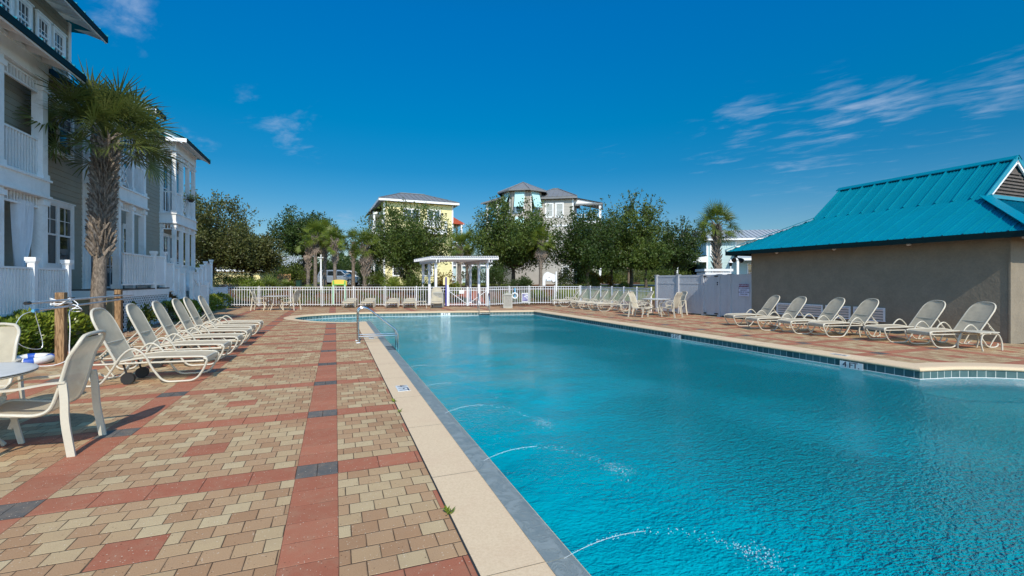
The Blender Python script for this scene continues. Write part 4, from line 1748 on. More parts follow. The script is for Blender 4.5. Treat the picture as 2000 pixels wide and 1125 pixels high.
def porch(x, ya, yb, zf, z2, ztop, cols_y, cross=(), xw=XW, side=True, wid=.22, low_rail=True):
    """two storey porch: floor, columns, friezes, railings; front plane x between ya and yb"""
    for (a, b, base) in ((zf, z2 - .38, True), (z2, ztop, False)):
        for y in cols_y:
            column(bl, x - wid / 2, y, a, b, wid)
        column(bl, xw + .06, ya + .1, a, b, .12, 'pilaster')
        ys = list(cols_y)
        for y0, y1 in zip(ys[:-1], ys[1:]):
            M = MB()
            transom(M, (x - wid / 2, y0 + wid / 2), (x - wid / 2, y1 - wid / 2), b - .30, b - .04, max(4, int((y1 - y0) / .13)))
            M.build('frieze', 'white', bl)
            if base and not low_rail:
                continue
            M = MB()
            if not base and any(abs((y0 + y1) / 2 - c) < .4 for c in cross):
                p = [(x - wid / 2, y0 + wid / 2), (x - wid / 2, y1 - wid / 2)]
                A, B = Vector((*p[0], 0)), Vector((*p[1], 0))
                for z in (a + .06, a + .98):
                    M.beam(A + Vector((0, 0, z)), B + Vector((0, 0, z)), .05, .06)
                for z0_, z1_ in ((a + .1, a + .95), (a + .95, a + .1)):
                    M.beam(A + Vector((0, 0, z0_)), B + Vector((0, 0, z1_)), .03, .035)
                c0, c1 = A.lerp(B, .27), A.lerp(B, .73)
                zc = a + .52
                for u0, u1 in (((.5, .25), (.78, 0)), ((.78, 0), (.5, -.25)), ((.5, -.25), (.22, 0)), ((.22, 0), (.5, .25))):
                    q0, q1 = A.lerp(B, u0[0]), A.lerp(B, u1[0])
                    M.beam(q0 + Vector((0, 0, zc + u0[1])), q1 + Vector((0, 0, zc + u1[1])), .028, .03)
                M.build('balustrade', 'white', bl)
            else:
                rail_run(M, (x - wid / 2, y0 + wid / 2), (x - wid / 2, y1 - wid / 2), a + .03, a + 1.02)
                M.build('balustrade', 'white', bl)
        if side and (low_rail or not base):
            M = MB()
            rail_run(M, (xw + .12, ya + .1), (x - wid, ya + .1), a + .03, a + 1.02)
            M.build('balustrade', 'white', bl)
            M = MB()
            transom(M, (xw + .12, ya + .1), (x - wid, ya + .1), b - .30, b - .04, 3)
            M.build('frieze', 'white', bl)
    M = MB()
    M.box(xw, x + .03, ya - .03, yb + .03, z2 - .38, z2 - .02)
    M.box(xw, x + .07, ya - .07, yb + .07, z2 - .02, z2 + .03)
    M.box(xw, x + .07, ya - .07, yb + .07, z2 - .44, z2 - .38)
    M.build('porch_beam', 'white', bl)
    MB().box(xw, x + .03, ya - .02, yb + .02, zf - .22, zf).build('porch_floor', 'white', bl)
    M = MB()
    M.box(xw, x + .02, ya, yb, ztop, ztop + .42)
    M.box(xw, x + .06, ya - .05, yb + .05, ztop + .42, ztop + .5)
    M.build('porch_beam', 'white', bl)


porch(-6.8, 11.9, 15.1, .8, 4.05, 6.52, [12.0, 13.35, 15.0], side=False)
porch(-6.42, 18.1, 20.4, 1.27, 4.55, 6.72, [18.22, 19.25, 20.3], cross=(18.7,), wid=.17, low_rail=False)
porch(-6.7, 24.7, 27.9, 1.27, 4.55, 7.35, [24.82, 25.8, 26.8, 27.78], cross=(26.3,), wid=.15)

# eaves, rafter tails, metal roofs
def eave(x, ya, yb, z, back, slope, name_r='roof', tails=.62, hip=None, seam=.45):
    """roof plane rising away from the eave line x"""
    M = MB()
    zb = z + back * slope
    M.box(x - .03, x, ya, yb, z - .10, z + .06)
    M.build('fascia', 'tealdark', bl)
    M = MB()
    M.quad((x, ya, z + .07), (x, yb, z + .07), (x - back, yb - (hip or 0), zb + .07), (x - back, ya, zb + .07))
    y = ya + .1
    while y < yb:
        k = 1.0
        if hip and y > yb - hip:
            k = (yb - y) / hip
        M.beam((x + .01, y, z + .085), (x - back * k, y, z + .085 + back * k * slope), .035, .035)
        y += seam
    if hip:
        M.quad((x, yb, z + .07), (x - back * 2, yb, z + .07), (x - back, yb - hip, zb + .07), (x - back, yb - hip, zb + .07))
        M.beam((x, yb, z + .09), (x - back, yb - hip, zb + .10), .10, .05)
    M.build(name_r, 'teal', bl)
    M = MB()
    M.quad((x, yb, z + .02), (x, ya, z + .02), (x - back, ya, zb + .02), (x - back, yb, zb + .02))
    y = ya + .15
    while y < yb:
        M.beam((x - .04, y, z - .04), (x - .9, y, z - .04 + .9 * slope), .05, .13)
        y += tails
    M.box(x - .07, x - .032, ya, yb, z - .13, z + .03)
    M.build('soffit', 'white', bl)


eave(-6.12, 11.5, 15.35, 6.86, 1.2, .30)
eave(-6.55, 11.3, 17.75, 8.98, 3.2, .30, hip=2.2)
eave(-6.85, 15.3, 18.05, 6.98, .5, .3)
eave(-5.95, 17.9, 20.45, 7.10, 1.4, .35)
eave(-6.12, 20.5, 21.5, 7.84, 2.4, .36)
eave(-6.95, 21.5, 24.3, 7.72, 1.0, .35)
eave(-6.15, 24.3, 28.4, 7.80, 2.2, .42, hip=2.0)
M = MB()
# eave return of the third porch that faces the camera
M.quad((-6.15, 24.3, 7.87), (-8.4, 24.3, 7.87), (-8.35, 26.3, 8.72), (-8.35, 26.3, 8.72))
for k in range(5):
    x = -6.4 - k * .4
    M.beam((x, 24.28, 7.885), (x, 24.3 + (abs(x + 6.15)) * .9, 7.885 + abs(x + 6.15) * .38), .03, .03)
M.build('roof', 'teal', bl)
M = MB()
M.box(-8.4, -6.17, 24.28, 24.33, 7.70, 7.86)
for k in range(6):
    M.box(-8.2 + k * .36, -8.14 + k * .36, 24.3, 24.9, 7.66, 7.80)
M.build('soffit', 'white', bl)
# gable wall of the return, dark porch opening hint
M = MB()
M.box(-8.35, -6.72, 24.66, 24.76, 7.35, 7.75)
M.build('corner_trim', 'white', bl)

# ground floor deck in front of the middle and far porches, with skirt and lattice
dk = thing('porch_deck', 'raised porch deck with white skirt, lattice and steps beside the middle porch', 'deck', (-6.2, 20, 0))
DX = -5.98
M = MB()
M.box(-7.2, DX, 17.15, 21.35, 1.25, 1.29)
M.build('deck_boards', 'darkwood', dk)
M = MB()
M.box(DX - .05, DX - .01, 17.15, 21.35, 1.04, 1.248)
M.box(-7.2, DX - .05, 17.15, 17.19, 1.04, 1.248)
M.build('skirt_board', 'white', dk)
M = MB()
y0, y1, z0, z1 = 17.27, 21.3, 0.0, 1.03
n = 34
for k in range(-12, n):
    a = y0 + (y1 - y0) * k / n * 1.3
    for dy in (1, -1):
        ya_, za_ = a, z0
        yb_, zb_ = a + 1.03, z1
        if dy < 0:
            ya_, yb_ = yb_, ya_
        # clip to the panel
        def cl_(ya_, za_, yb_, zb_):
            pts = []
            for t_ in [q / 12 for q in range(13)]:
                yy, zz = ya_ + (yb_ - ya_) * t_, za_ + (zb_ - za_) * t_
                if y0 <= yy <= y1:
                    pts.append((yy, zz))
            return pts
        pts = cl_(ya_, za_, yb_, zb_)
        if len(pts) > 1:
            M.beam((DX - .03 + .005 * dy, *pts[0]), (DX - .03 + .005 * dy, *pts[-1]), .035, .006, (1, 0, 0))
M.build('lattice', 'white', dk)
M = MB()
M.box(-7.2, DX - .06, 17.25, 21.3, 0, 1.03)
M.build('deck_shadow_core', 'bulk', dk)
MB().box(-7.25, DX - .055, 16.6, 17.24, 0, 1.03).build('foundation_block', 'limestone', dk)
# balustrade over the deck and stepped panels of the stairs
M = MB()
rail_run(M, (DX - .06, 17.3), (DX - .06, 19.85), 1.38, 2.42, .19, .05)
M.build('balustrade', 'white', dk)


def newel(parent, x, y, z0, z1, w=.13):
    M = MB()
    M.box(x - w / 2, x + w / 2, y - w / 2, y + w / 2, z0, z1)
    M.box(x - w / 2 - .02, x + w / 2 + .02, y - w / 2 - .02, y + w / 2 + .02, z1, z1 + .035)
    M.box(x - w / 2 - .035, x + w / 2 + .035, y - w / 2 - .035, y + w / 2 + .035, z1 + .035, z1 + .12)
    M.build('newel_post', 'white', parent)


newel(dk, DX - .06, 19.9, 1.25, 2.48)
yy = 19.97
for k, (L, zb, zt) in enumerate(((1.03, 1.38, 2.42), (1.0, 1.12, 2.22), (.65, .95, 2.02), (.75, .75, 1.84))):
    M = MB()
    M.beam((DX - .06, yy, zt), (DX - .06, yy + L, zt), .07, .05)
    M.beam((DX - .06, yy, zb + .05), (DX - .06, yy + L, zb + .05), .05, .05)
    q = yy + .05
    while q < yy + L:
        M.beam((DX - .06, q, zb), (DX - .06, q, zt), .05, .018, (1, 0, 0))
        q += .062
    M.build('stair_panel', 'white', dk)
    newel(dk, DX - .06, yy + L, zb - .1, zt + .10, .11)
    yy += L
M = MB()
for k in range(6):
    z = 1.25 - .19 * (k + 1)
    M.box(-7.1, DX - .12, 21.35 + k * .34, 21.35 + (k + 1) * .34, 0, z)
M.build('steps', 'white', dk)

# second stair near the third porch, sun catching its posts
s2 = thing('stair_railing', 'white stair railing with tall sunlit newel post beside the far porch', 'railing', (-6.0, 25.6, 0))
for (x, y, z) in ((-5.9, 23.95, 1.87), (-5.9, 25.05, 1.40), (-5.9, 26.6, 1.38)):
    newel(s2, x, y, 0, z, .13)
M = MB()
M.beam((-5.9, 23.95, 1.76), (-5.9, 25.05, 1.30), .06, .05)
M.beam((-6.5, 23.6, 1.72), (-6.5, 25.05, 1.15), .06, .05)
M.beam((-5.9, 23.95, .90), (-5.9, 25.05, .40), .06, .05)
for k in range(6):
    y = 24.1 + k * .16
    z = 1.75 - (y - 23.95) * .42
    M.beam((-5.9, y, z - .85), (-5.9, y, z), .035, .035)
rail_run(M, (-5.9, 25.1), (-5.9, 26.55), .25, 1.36, .10, .055)
M.build('balustrade', 'white', s2)
s3 = thing('stair_railing', 'stepped white stair railing at the far end of the building, before the oak', 'railing', (-6.6, 29.5, 0))
yy = 26.8
for k, (L, zb, zt) in enumerate(((.75, .6, 1.95), (.7, .8, 2.12), (.7, 1.0, 2.32), (1.2, 1.15, 2.46))):
    M = MB()
    M.beam((-6.5, yy, zt), (-6.5, yy + L, zt), .07, .05)
    q = yy + .05
    while q < yy + L:
        M.beam((-6.5, q, zb), (-6.5, q, zt), .05, .018, (1, 0, 0))
        q += .062
    M.build('stair_panel', 'white', s3)
    newel(s3, -6.5, yy + L, zb - .1, zt + .14, .12)
    yy += L
M = MB()
M.box(-8.5, -6.62, 28.9, 30.2, 0, 1.1)
M.build('landing', 'white', s3)

# lower deck in front of the first porch with its picket railing
fd = thing('deck_railing', 'white picket deck railing in front of the curtained porch, left edge', 'railing', (-6.45, 12, 0))
RX_ = -6.42
M = MB()
rail_run(M, (RX_, 11.0), (RX_, 13.62), .78, 1.86, .105, .045)
M.build('balustrade', 'white', fd)
M = MB()
rail_run(M, (RX_, 13.72), (RX_, 15.06), .78, 1.86, .105, .045)
M.build('balustrade', 'white', fd)
for y in (11.0, 13.67, 15.1):
    newel(fd, RX_, y, .62, 1.96, .13)
M = MB()
M.box(-6.8, RX_ + .03, 11, 15.12, .68, .76)
M.build('deck_edge', 'plank', fd)
M = MB()
M.box(-6.8, RX_ + .01, 11, 15.1, .76, .80)
M.build('deck_boards', 'darkwood', fd)
M = MB()
for y in (11.2, 13.0, 14.9):
    M.box(RX_ - .2, RX_ - .06, y, y + .14, 0, .68)
M.build('deck_pier', 'limestone', fd)

# tied white curtains on the lower porch
for k, (yc, ww, lab) in enumerate(((13.05, .95, 'white porch curtain pulled together towards its foot, at the left edge'), (14.35, .55, 'narrow white porch curtain hanging beside the corner column'))):
    M = MB()
    nu, nv = 60, 16
    for j in range(nv + 1):
        v = j / nv
        z = 3.45 - v * 1.95
        pinch = 1 - .68 * math.exp(-((v - .98) / .35) ** 2) - .10 * v
        sh = .22 * v * v * (1 if k == 0 else -.7)
        for i in range(nu + 1):
            u = i / nu - .5
            M.v.append((-6.93 + .07 * math.sin(u * 40 + v * 1.5) * (1 - .3 * v) + .02 * math.sin(u * 91), yc + u * ww * pinch + sh, z))
    for j in range(nv):
        for i in range(nu):
            a = j * (nu + 1) + i
            M.f.append((a, a + 1, a + nu + 2, a + nu + 1))
    M.build('porch_curtain', 'curtain', label=lab, cat='curtain', smooth=True)

# hanging basket of a far porch
t = thing('hanging_plant', 'dark hanging plant on the upper far porch', 'plant', (-6.6, 26.9, 5.2))
rg = random.Random(3)
M = MB()
M.lathe([(.08, -.12), (.16, 0), (.17, .02)], -6.5, 26.3, 14, 5.45)
M.build('pot', 'black', t)
M = MB()
for _ in range(260):
    a, b = rg.uniform(0, 6.28), rg.gauss(0, .6)
    r = rg.uniform(.08, .42)
    c = Vector((-6.5 + math.cos(a) * r * .6, 26.3 + math.sin(a) * r, 5.5 + .25 * rg.random() - r * .5 * rg.random()))
    d = Vector((rg.gauss(0, 1), rg.gauss(0, 1), rg.gauss(-.4, .6))).normalized() * .07
    s_ = Vector((rg.gauss(0, 1), rg.gauss(0, 1), rg.gauss(0, 1))).cross(d).normalized() * .015
    M.quad(c, c + d * .5 + s_, c + d, c + d * .5 - s_)
M.build('leaves', 'oakdark', t)

# ------------------------------------------------------------------ pool house on the right
ph = thing('pool_house', 'taupe stucco pool house with bright teal standing seam roof', 'building', (18.7, 10, 0))
WX, WY0, WY1 = 15.5, 6.2, 13.75
M = MB()
M.box(WX, 21.9, WY0, WY1, -.02, 2.78)
M.box(WX - .02, WX + .02, WY0 - .02, WY0 + .02, 0, 2.6)
M.build('stucco_wall', 'stucco', ph)
EX, EY0, EY1, EZ = 14.88, 5.55, 14.45, 2.72
BX, BY0, BY1, BZ = 17.1, 7.36, 12.35, 3.87
RXr, RZ = 18.7, 5.15
EX2, BX2 = 2 * RXr - EX, 2 * RXr - BX
M = MB()
th = .05
E = [(EX, EY0), (EX2, EY0), (EX2, EY1), (EX, EY1)]
B = [(BX, BY0), (BX2, BY0), (BX2, BY1), (BX, BY1)]
for k in range(4):
    q = (k + 1) % 4
    M.quad((*E[k], EZ), (*E[q], EZ), (*B[q], BZ), (*B[k], BZ))
M.quad((*B[0], BZ), (*B[3], BZ), (RXr, BY1 + .1, RZ), (RXr, BY0 - .05, RZ))
M.f[-1] = M.f[-1][::-1]
M.quad((*B[1], BZ), (*B[2], BZ), (RXr, BY1 + .1, RZ), (RXr, BY0 - .05, RZ))
# overhang wedge of the gablet
M.quad((BX, BY0, BZ + .002), (BX - .06, BY0 - .05, BZ - .02), (RXr, BY0 - .05, RZ), (RXr, BY0, RZ))
M.quad((BX2, BY0, BZ + .002), (BX2 + .06, BY0 - .05, BZ - .02), (RXr, BY0 - .05, RZ), (RXr, BY0, RZ))
M.build('roof_panel', 'teal', ph)
# standing seams
M = MB()
y = EY0 + .06
sp = .405
n_ = int((EY1 - EY0) / sp)
for k in range(n_ + 1):
    y = EY0 + (EY1 - EY0) * k / n_
    if y < BY0:
        f = (y - EY0) / (BY0 - EY0)
    elif y > BY1:
        f = (EY1 - y) / (EY1 - BY1)
    else:
        f = 1
    f = max(.02, min(1, f))
    M.beam((EX - .01, y, EZ + .014), (EX + (BX - EX) * f, y, EZ + (BZ - EZ) * f + .014), .024, .028)
    if f == 1:
        M.beam((BX, y, BZ + .03), (RXr - .05, y, RZ + .0), .034, .065)
M.build('standing_seams', 'teal', ph)
M = MB()
MS = MB()
for k in range(n_ + 6):
    x = EX + (EX2 - EX) * k / (n_ + 5)
    f = min(1, (x - EX) / (BX - EX), (EX2 - x) / (EX2 - BX2))
    f = max(.02, f)
    M.beam((x, EY0 - .01, EZ + .022), (x, EY0 + (BY0 - EY0) * f, EZ + (BZ - EZ) * f + .022), .026, .042)
    MS.beam((x, EY1 + .01, EZ + .022), (x, EY1 - (EY1 - BY1) * f, EZ + (BZ - EZ) * f + .022), .026, .042)
M.build('standing_seams', 'teal', ph)
MS.build('standing_seams', 'teal', ph)
# ribs pressed in each pan: low minor corrugations
M = MB()
nn = n_ * 5
for k in range(nn):
    y = EY0 + (EY1 - EY0) * (k + .5) / nn
    f = 1 if BY0 <= y <= BY1 else ((y - EY0) / (BY0 - EY0) if y < BY0 else (EY1 - y) / (EY1 - BY1))
    if f > .06:
        M.beam((EX + .01, y, EZ + .008), (EX + (BX - EX) * f, y, EZ + (BZ - EZ) * f + .008), .016, .008)
    if f == 1:
        M.beam((BX, y, BZ + .008), (RXr - .05, y, RZ - .02), .016, .008)
M.build('pan_ribs', 'teal', ph)
M = MB()
hw = .24
M.beam((EX - .02, EY0 - .02, EZ + .075), (BX, BY0, BZ + .075), hw, .02)
M.beam((EX - .02, EY1 + .02, EZ + .075), (BX, BY1, BZ + .075), hw, .02)
M.beam((EX2, EY0, EZ + .075), (BX2, BY0, BZ + .075), hw, .02)
# ridge cap as a folded strip
for s in (-1, 1):
    M.quad((RXr, BY0 - .08, RZ + .085), (RXr, BY1 + .12, RZ + .085), (RXr + s * .16, BY1 + .12, RZ - .03), (RXr + s * .16, BY0 - .08, RZ - .03))
    M.quad((RXr + s * .16, BY0 - .08, RZ - .03), (RXr + s * .16, BY1 + .12, RZ - .03), (RXr + s * .16, BY1 + .12, RZ - .06), (RXr + s * .16, BY0 - .08, RZ - .06))
M.build('ridge_cap', 'teal', ph)
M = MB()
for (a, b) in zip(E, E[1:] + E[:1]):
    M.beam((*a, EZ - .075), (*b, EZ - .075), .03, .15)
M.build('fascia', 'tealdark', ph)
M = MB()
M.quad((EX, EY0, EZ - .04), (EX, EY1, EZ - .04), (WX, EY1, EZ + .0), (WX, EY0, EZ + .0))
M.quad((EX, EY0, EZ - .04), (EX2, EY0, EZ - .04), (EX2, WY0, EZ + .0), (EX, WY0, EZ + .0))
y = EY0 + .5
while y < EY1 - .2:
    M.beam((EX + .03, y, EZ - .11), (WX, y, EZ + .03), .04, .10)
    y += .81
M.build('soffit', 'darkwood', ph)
# gablet: louvred triangle
M = MB()
M.extrude([(BX + .35, BY0 + .03, BZ + .10), (BX2 - .35, BY0 + .03, BZ + .10), (RXr, BY0 + .03, RZ - .22)], (0, .05, 0))
z = BZ + .14
while z < RZ - .35:
    hw_ = (RZ - .22 - z) / (RZ - .32 - BZ) * (RXr - BX - .35)
    M.beam((RXr - hw_, BY0 + .015, z), (RXr + hw_, BY0 + .015, z), .012, .09, (0, .6, 1))
    z += .10
M.build('gable_louvre', 'darkwood', ph)
M = MB()
for s in (-1, 1):
    xb = RXr + s * (RXr - BX - .10)
    M.beam((xb, BY0 - .03, BZ + .03), (RXr, BY0 - .03, RZ - .08), .04, .12, (0, 0, 1))
M.build('rake_board', 'white', ph)
M = MB()
for s in (-1, 1):
    xb = RXr + s * (RXr - BX + .04)
    M.beam((xb, BY0 - .05, BZ + .00), (RXr, BY0 - .05, RZ + .03), .03, .13, (0, 0, 1))
M.build('rake_board', 'teal', ph)
M = MB()
M.box(BX + .1, BX2 - .1, BY0 - .12, BY0 - .02, BZ + .0, BZ + .10)
M.build('apron_flashing', 'teal', ph)
# louvred vents low on the wall
for (ya, yb) in ((8.95, 9.85), (9.95, 10.75), (10.85, 11.8), (11.9, 12.6)):
    M = MB()
    M.box(WX - .045, WX - .004, ya, yb, .68, .72)
    M.box(WX - .045, WX - .004, ya, yb, .30, .34)
    M.box(WX - .045, WX - .004, ya, ya + .04, .34, .68)
    M.box(WX - .045, WX - .004, yb - .04, yb, .34, .68)
    for k in range(4):
        M.beam((WX - .024, ya + .04, .40 + k * .08), (WX - .024, yb - .04, .40 + k * .08), .012, .07, (-.7, 0, 1))
    M.build('wall_vent', 'vinyl', ph)
# small eave lights and the floodlights at the corners
for y in (8.2, 10.3, 12.4):
    MB().lathe([(.02, .0), (.06, -.05), (.055, -.10), (.02, -.12)], EX + .35, y, 12, EZ - .06).build('eave_light', 'white', ph, smooth=True)


def flood(x, y, z, dirs, name, label, mat):
    t = thing(name, label, 'floodlight', (x, y, z))
    MB().lathe([(.06, -.01), (.06, .03), (.02, .04)], x, y, 14, z).build('base_plate', mat, t)
    for d in dirs:
        M = MB()
        d = Vector(d).normalized()
        p = Vector((x, y, z))
        M.tube([p, p + d * .14], .018, 8)
        M.build('arm', mat, t, smooth=True)
        M = MB()
        M.tube([p + d * .12, p + d * .16, p + d * .26, p + d * .33], .05, 14, rads=[.025, .045, .085, .09])
        M.build('lamp_head', mat, t, smooth=True)


flood(14.95, 14.0, 2.50, ((-.9, -.5, -.55), (.2, -.9, -.6)), 'floodlight', 'twin dark floodlight under the far corner of the teal roof', 'black')
flood(15.55, 5.95, 2.58, ((-.75, -.6, -.45),), 'floodlight', 'white floodlight under the near eave of the pool house', 'white')

# ------------------------------------------------------------------ privacy fence with warning sign
pf = thing('privacy_fence', 'tall solid white vinyl privacy fence with a gate, next to the pool house', 'fence', (15.2, 16, 0))
pp = [(15.03, 18.95), (15.17, 17.55), (15.31, 16.12), (15.39, 15.28), (15.44, 14.75), (15.53, 13.80)]
for k, (x, y) in enumerate(pp):
    M = MB()
    M.box(x - .065, x + .065, y - .065, y + .065, 0, 1.80)
    M.box(x - .085, x + .085, y - .085, y + .085, 1.80, 1.83)
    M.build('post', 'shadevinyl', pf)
for k in range(5):
    a, b = Vector((*pp[k], 0)), Vector((*pp[k + 1], 0))
    d = (b - a).normalized()
    a2, b2 = a + d * .065, b - d * .065
    nrm = Vector((d.y, -d.x, 0))
    if nrm.x > 0:
        nrm = -nrm
    M = MB()
    L = (b2 - a2).length
    nb = max(3, int(L / .16))
    for j in range(nb):
        p, q = a2 + d * (L * j / nb + .003), a2 + d * (L * (j + 1) / nb - .003)
        M.beam(p + Vector((0, 0, .93)), q + Vector((0, 0, .93)), .025, 1.72)
    for z in (1.76, 1.42, .10) if k < 4 else (1.76, .10):
        M.beam(a2 + Vector((0, 0, z)), b2 + Vector((0, 0, z)), .05, .09 if z != 1.42 else .06)
    if k == 2:
        for e in (a2 + d * .04, b2 - d * .04):
            M.beam(e + Vector((0, 0, .07)), e + Vector((0, 0, 1.78)), .052, .08)
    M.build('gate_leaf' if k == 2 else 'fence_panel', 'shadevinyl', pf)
a, b = Vector((*pp[2], 0)), Vector((*pp[3], 0))
d = (b - a).normalized()
nrm = Vector((d.y, -d.x, 0))
if nrm.x > 0:
    nrm = -nrm
for e, z in ((.10, 1.74), (.74, 1.74), (.10, .12), (.74, .12)):
    c = a + d * e + nrm * .05
    MB().beam(c + Vector((0, 0, z)) - d * .10, c + Vector((0, 0, z)) + d * .10, .03, .05).build('gate_hinge', 'black', pf)
c = a + d * .80 + nrm * .06
M = MB().ball(c + Vector((0, 0, 1.46)), .035)
M.ball(c + Vector((0, 0, 1.38)), .03)
M.build('gate_latch', 'black', pf)

ws = thing('warning_sign', 'white warning sign with maroon header on the privacy fence above the waste bin', 'sign', (15.46, 14.25, 1.4))
a, b = Vector((*pp[4], 0)), Vector((*pp[5], 0))
d = (b - a).normalized()
R = -d
nrm = Vector((-1, 0, 0))
c = (a + b) / 2 + Vector((-.045, -.22, 1.17))
W2, H2 = .25, .25
R = Vector((-d.x * -1, -d.y, 0)).normalized()
R = Vector((0, -1, 0))
for nm, m_, (x0, x1, z0, z1), off in (('sign_face', 'signface', (-W2, W2, -H2, H2), 0), ('sign_header', 'signred', (-W2 + .01, W2 - .01, .12, H2 - .01), .006)):
    M = MB()
    o = c + nrm * off
    M.extrude([o + R * x0 + Vector((0, 0, z0)), o + R * x1 + Vector((0, 0, z0)), o + R * x1 + Vector((0, 0, z1)), o + R * x0 + Vector((0, 0, z1))], nrm * .005)
    M.build(nm, m_, ws)
M = MB()
put_text(M, 'WARNING!', .105, c + nrm * .0125 + Vector((0, 0, .182)), R, (0, 0, 1), .002)
M.build('lettering', 'signface', ws)
M = MB()
for k, tx_ in enumerate(('NO LIFEGUARD', 'ON DUTY', 'SWIM AT YOUR', 'OWN RISK')):
    put_text(M, tx_, .076, c + nrm * .0075 + Vector((0, 0, .07 - k * .083)), R, (0, 0, 1), .002)
M.build('lettering', 'ink', ws)

# ------------------------------------------------------------------ leaves
def leaves_mesh(name, centers, sizes, mat, parent, seed, aspect=2.0, up=0.25, dirs=None, bend=False, **kw):
    """one small folded or flat leaf at every centre (numpy); centers (n,3), sizes (n,)"""
    rs = np.random.RandomState(seed)
    n = len(centers)
    if dirs is None:
        d = rs.normal(size=(n, 3))
        d[:, 2] += up
    else:
        d = dirs + rs.normal(size=(n, 3)) * .35
    d /= np.linalg.norm(d, axis=1)[:, None]
    r = rs.normal(size=(n, 3))
    s = np.cross(d, r)
    s /= np.linalg.norm(s, axis=1)[:, None]
    L = sizes[:, None] * .5
    Wd = L / aspect
    o = np.array(world_loc(parent)) if parent else np.zeros(3)
    c = centers - o
    v = np.stack([c - d * L, c - s * Wd + d * L * .1, c + d * L, c + s * Wd + d * L * .1], axis=1).reshape(-1, 3)
    me = bpy.data.meshes.new(name)
    me.vertices.add(4 * n)
    me.vertices.foreach_set('co', v.astype(np.float32).ravel())
    me.loops.add(4 * n)
    me.loops.foreach_set('vertex_index', np.arange(4 * n, dtype=np.int32))
    me.polygons.add(n)
    me.polygons.foreach_set('loop_start', np.arange(0, 4 * n, 4, dtype=np.int32))
    me.polygons.foreach_set('loop_total', np.full(n, 4, dtype=np.int32))
    me.materials.append(MAT[mat])
    me.update()
    me.validate()
    o = bpy.data.objects.new(name, me)
    COL.objects.link(o)
    if parent:
        o.parent = parent
    return setp(o, **kw)


def hedge(name, label, path, w, h, n, leaf, seed, z0=0.0, mat='hedge', cat='hedge', bump_=.12):
    """clipped leafy hedge along a path: leaves over an uneven rounded volume, twigs below"""
    rs = np.random.RandomState(seed)
    t = thing(name, label, cat, (path[0][0], path[0][1], 0))
    P3 = [Vector((x, y, 0)) for x, y in path]
    lens = [0]
    for a, b in zip(P3[:-1], P3[1:]):
        lens.append(lens[-1] + (b - a).length)
    T_ = rs.rand(n) * lens[-1]
    cen = np.zeros((n, 3))
    dr = np.zeros((n, 3))
    for i, s in enumerate(T_):
        k = min(len(P3) - 2, max(0, int(np.searchsorted(lens, s)) - 1))
        a, b = P3[k], P3[k + 1]
        u = (s - lens[k]) / max(1e-6, lens[k + 1] - lens[k])
        c = a.lerp(b, u)
        d = (b - a).normalized()
        nn = Vector((-d.y, d.x, 0))
        th = rs.uniform(-.12, 1.12) * math.pi
        lump = 1 + bump_ * (math.sin(s * 4.1 + seed) + .6 * math.sin(s * 9.7 + 1.3 * seed) + .5 * math.sin(th * 5 + s * 6))
        rr = (1 - abs(rs.normal()) * .16) * lump
        cx_ = math.cos(th) * w / 2 * rr
        cz = .42 * h + math.sin(th) * .58 * h * rr if th > 0 and th < math.pi else rs.uniform(.02, .42) * h
        q = c + nn * cx_
        cen[i] = (q.x, q.y, z0 + max(.03, cz))
        dr[i] = (nn.x * math.cos(th), nn.y * math.cos(th), .5 + .5 * math.sin(th))
    leaves_mesh('foliage', cen, leaf * rs.uniform(.6, 1.25, n), mat, t, seed, 2.3, dirs=dr)
    M = MB()
    rg = random.Random(seed)
    for k in range(int(lens[-1] * 14)):
        s = rg.uniform(0, lens[-1])
        kk = min(len(P3) - 2, max(0, int(np.searchsorted(lens, s)) - 1))
        c = P3[kk].lerp(P3[kk + 1], (s - lens[kk]) / max(1e-6, lens[kk + 1] - lens[kk]))
        a = rg.uniform(0, 6.28)
        b = c + Vector((math.cos(a) * w * .35, math.sin(a) * w * .35, h * rg.uniform(.5, .85)))
        c = c + Vector((rg.uniform(-.1, .1), rg.uniform(-.1, .1), 0))
        M.tube([c + Vector((0, 0, z0)), c.lerp(b, .5) + Vector((0, 0, z0 + .04)), b + Vector((0, 0, z0))], .008, 4, rads=[.012, .008, .003])
    M.build('stems', 'bark', t)
    return t


def blob_shrub(name, label, x, y, z, w, h, n, leaf, seed, mat='shrub', cat='shrub', group=None, aspect=2.2):
    rs = np.random.RandomState(seed)
    t = thing(name, label, cat, (x, y, z), group)
    k = 16
    cc = rs.normal(size=(k, 3)) * np.array([w * .24, w * .24, h * .16]) + np.array([x, y, z + h * .52])
    ii = rs.randint(0, k, n)
    dv = rs.normal(size=(n, 3))
    dv /= np.linalg.norm(dv, axis=1)[:, None]
    cen = cc[ii] + dv * (rs.rand(n) ** .4)[:, None] * np.array([w * .22, w * .22, h * .30])
    cen[:, 2] = np.maximum(cen[:, 2], z + .02)
    leaves_mesh('foliage', cen, leaf * rs.uniform(.6, 1.3, n), mat, t, seed, aspect, dirs=dv * .8 + np.array([0, 0, .5]))
    M = MB()
    rg = random.Random(seed)
    for q in range(7):
        a = rg.uniform(0, 6.28)
        M.tube([(x, y, z - .05), (x + math.cos(a) * w * .15, y + math.sin(a) * w * .15, z + h * .35), (x + math.cos(a) * w * .3, y + math.sin(a) * w * .3, z + h * .7)], .02, 5, rads=[.025, .016, .005])
    M.build('stems', 'bark', t)
    return t


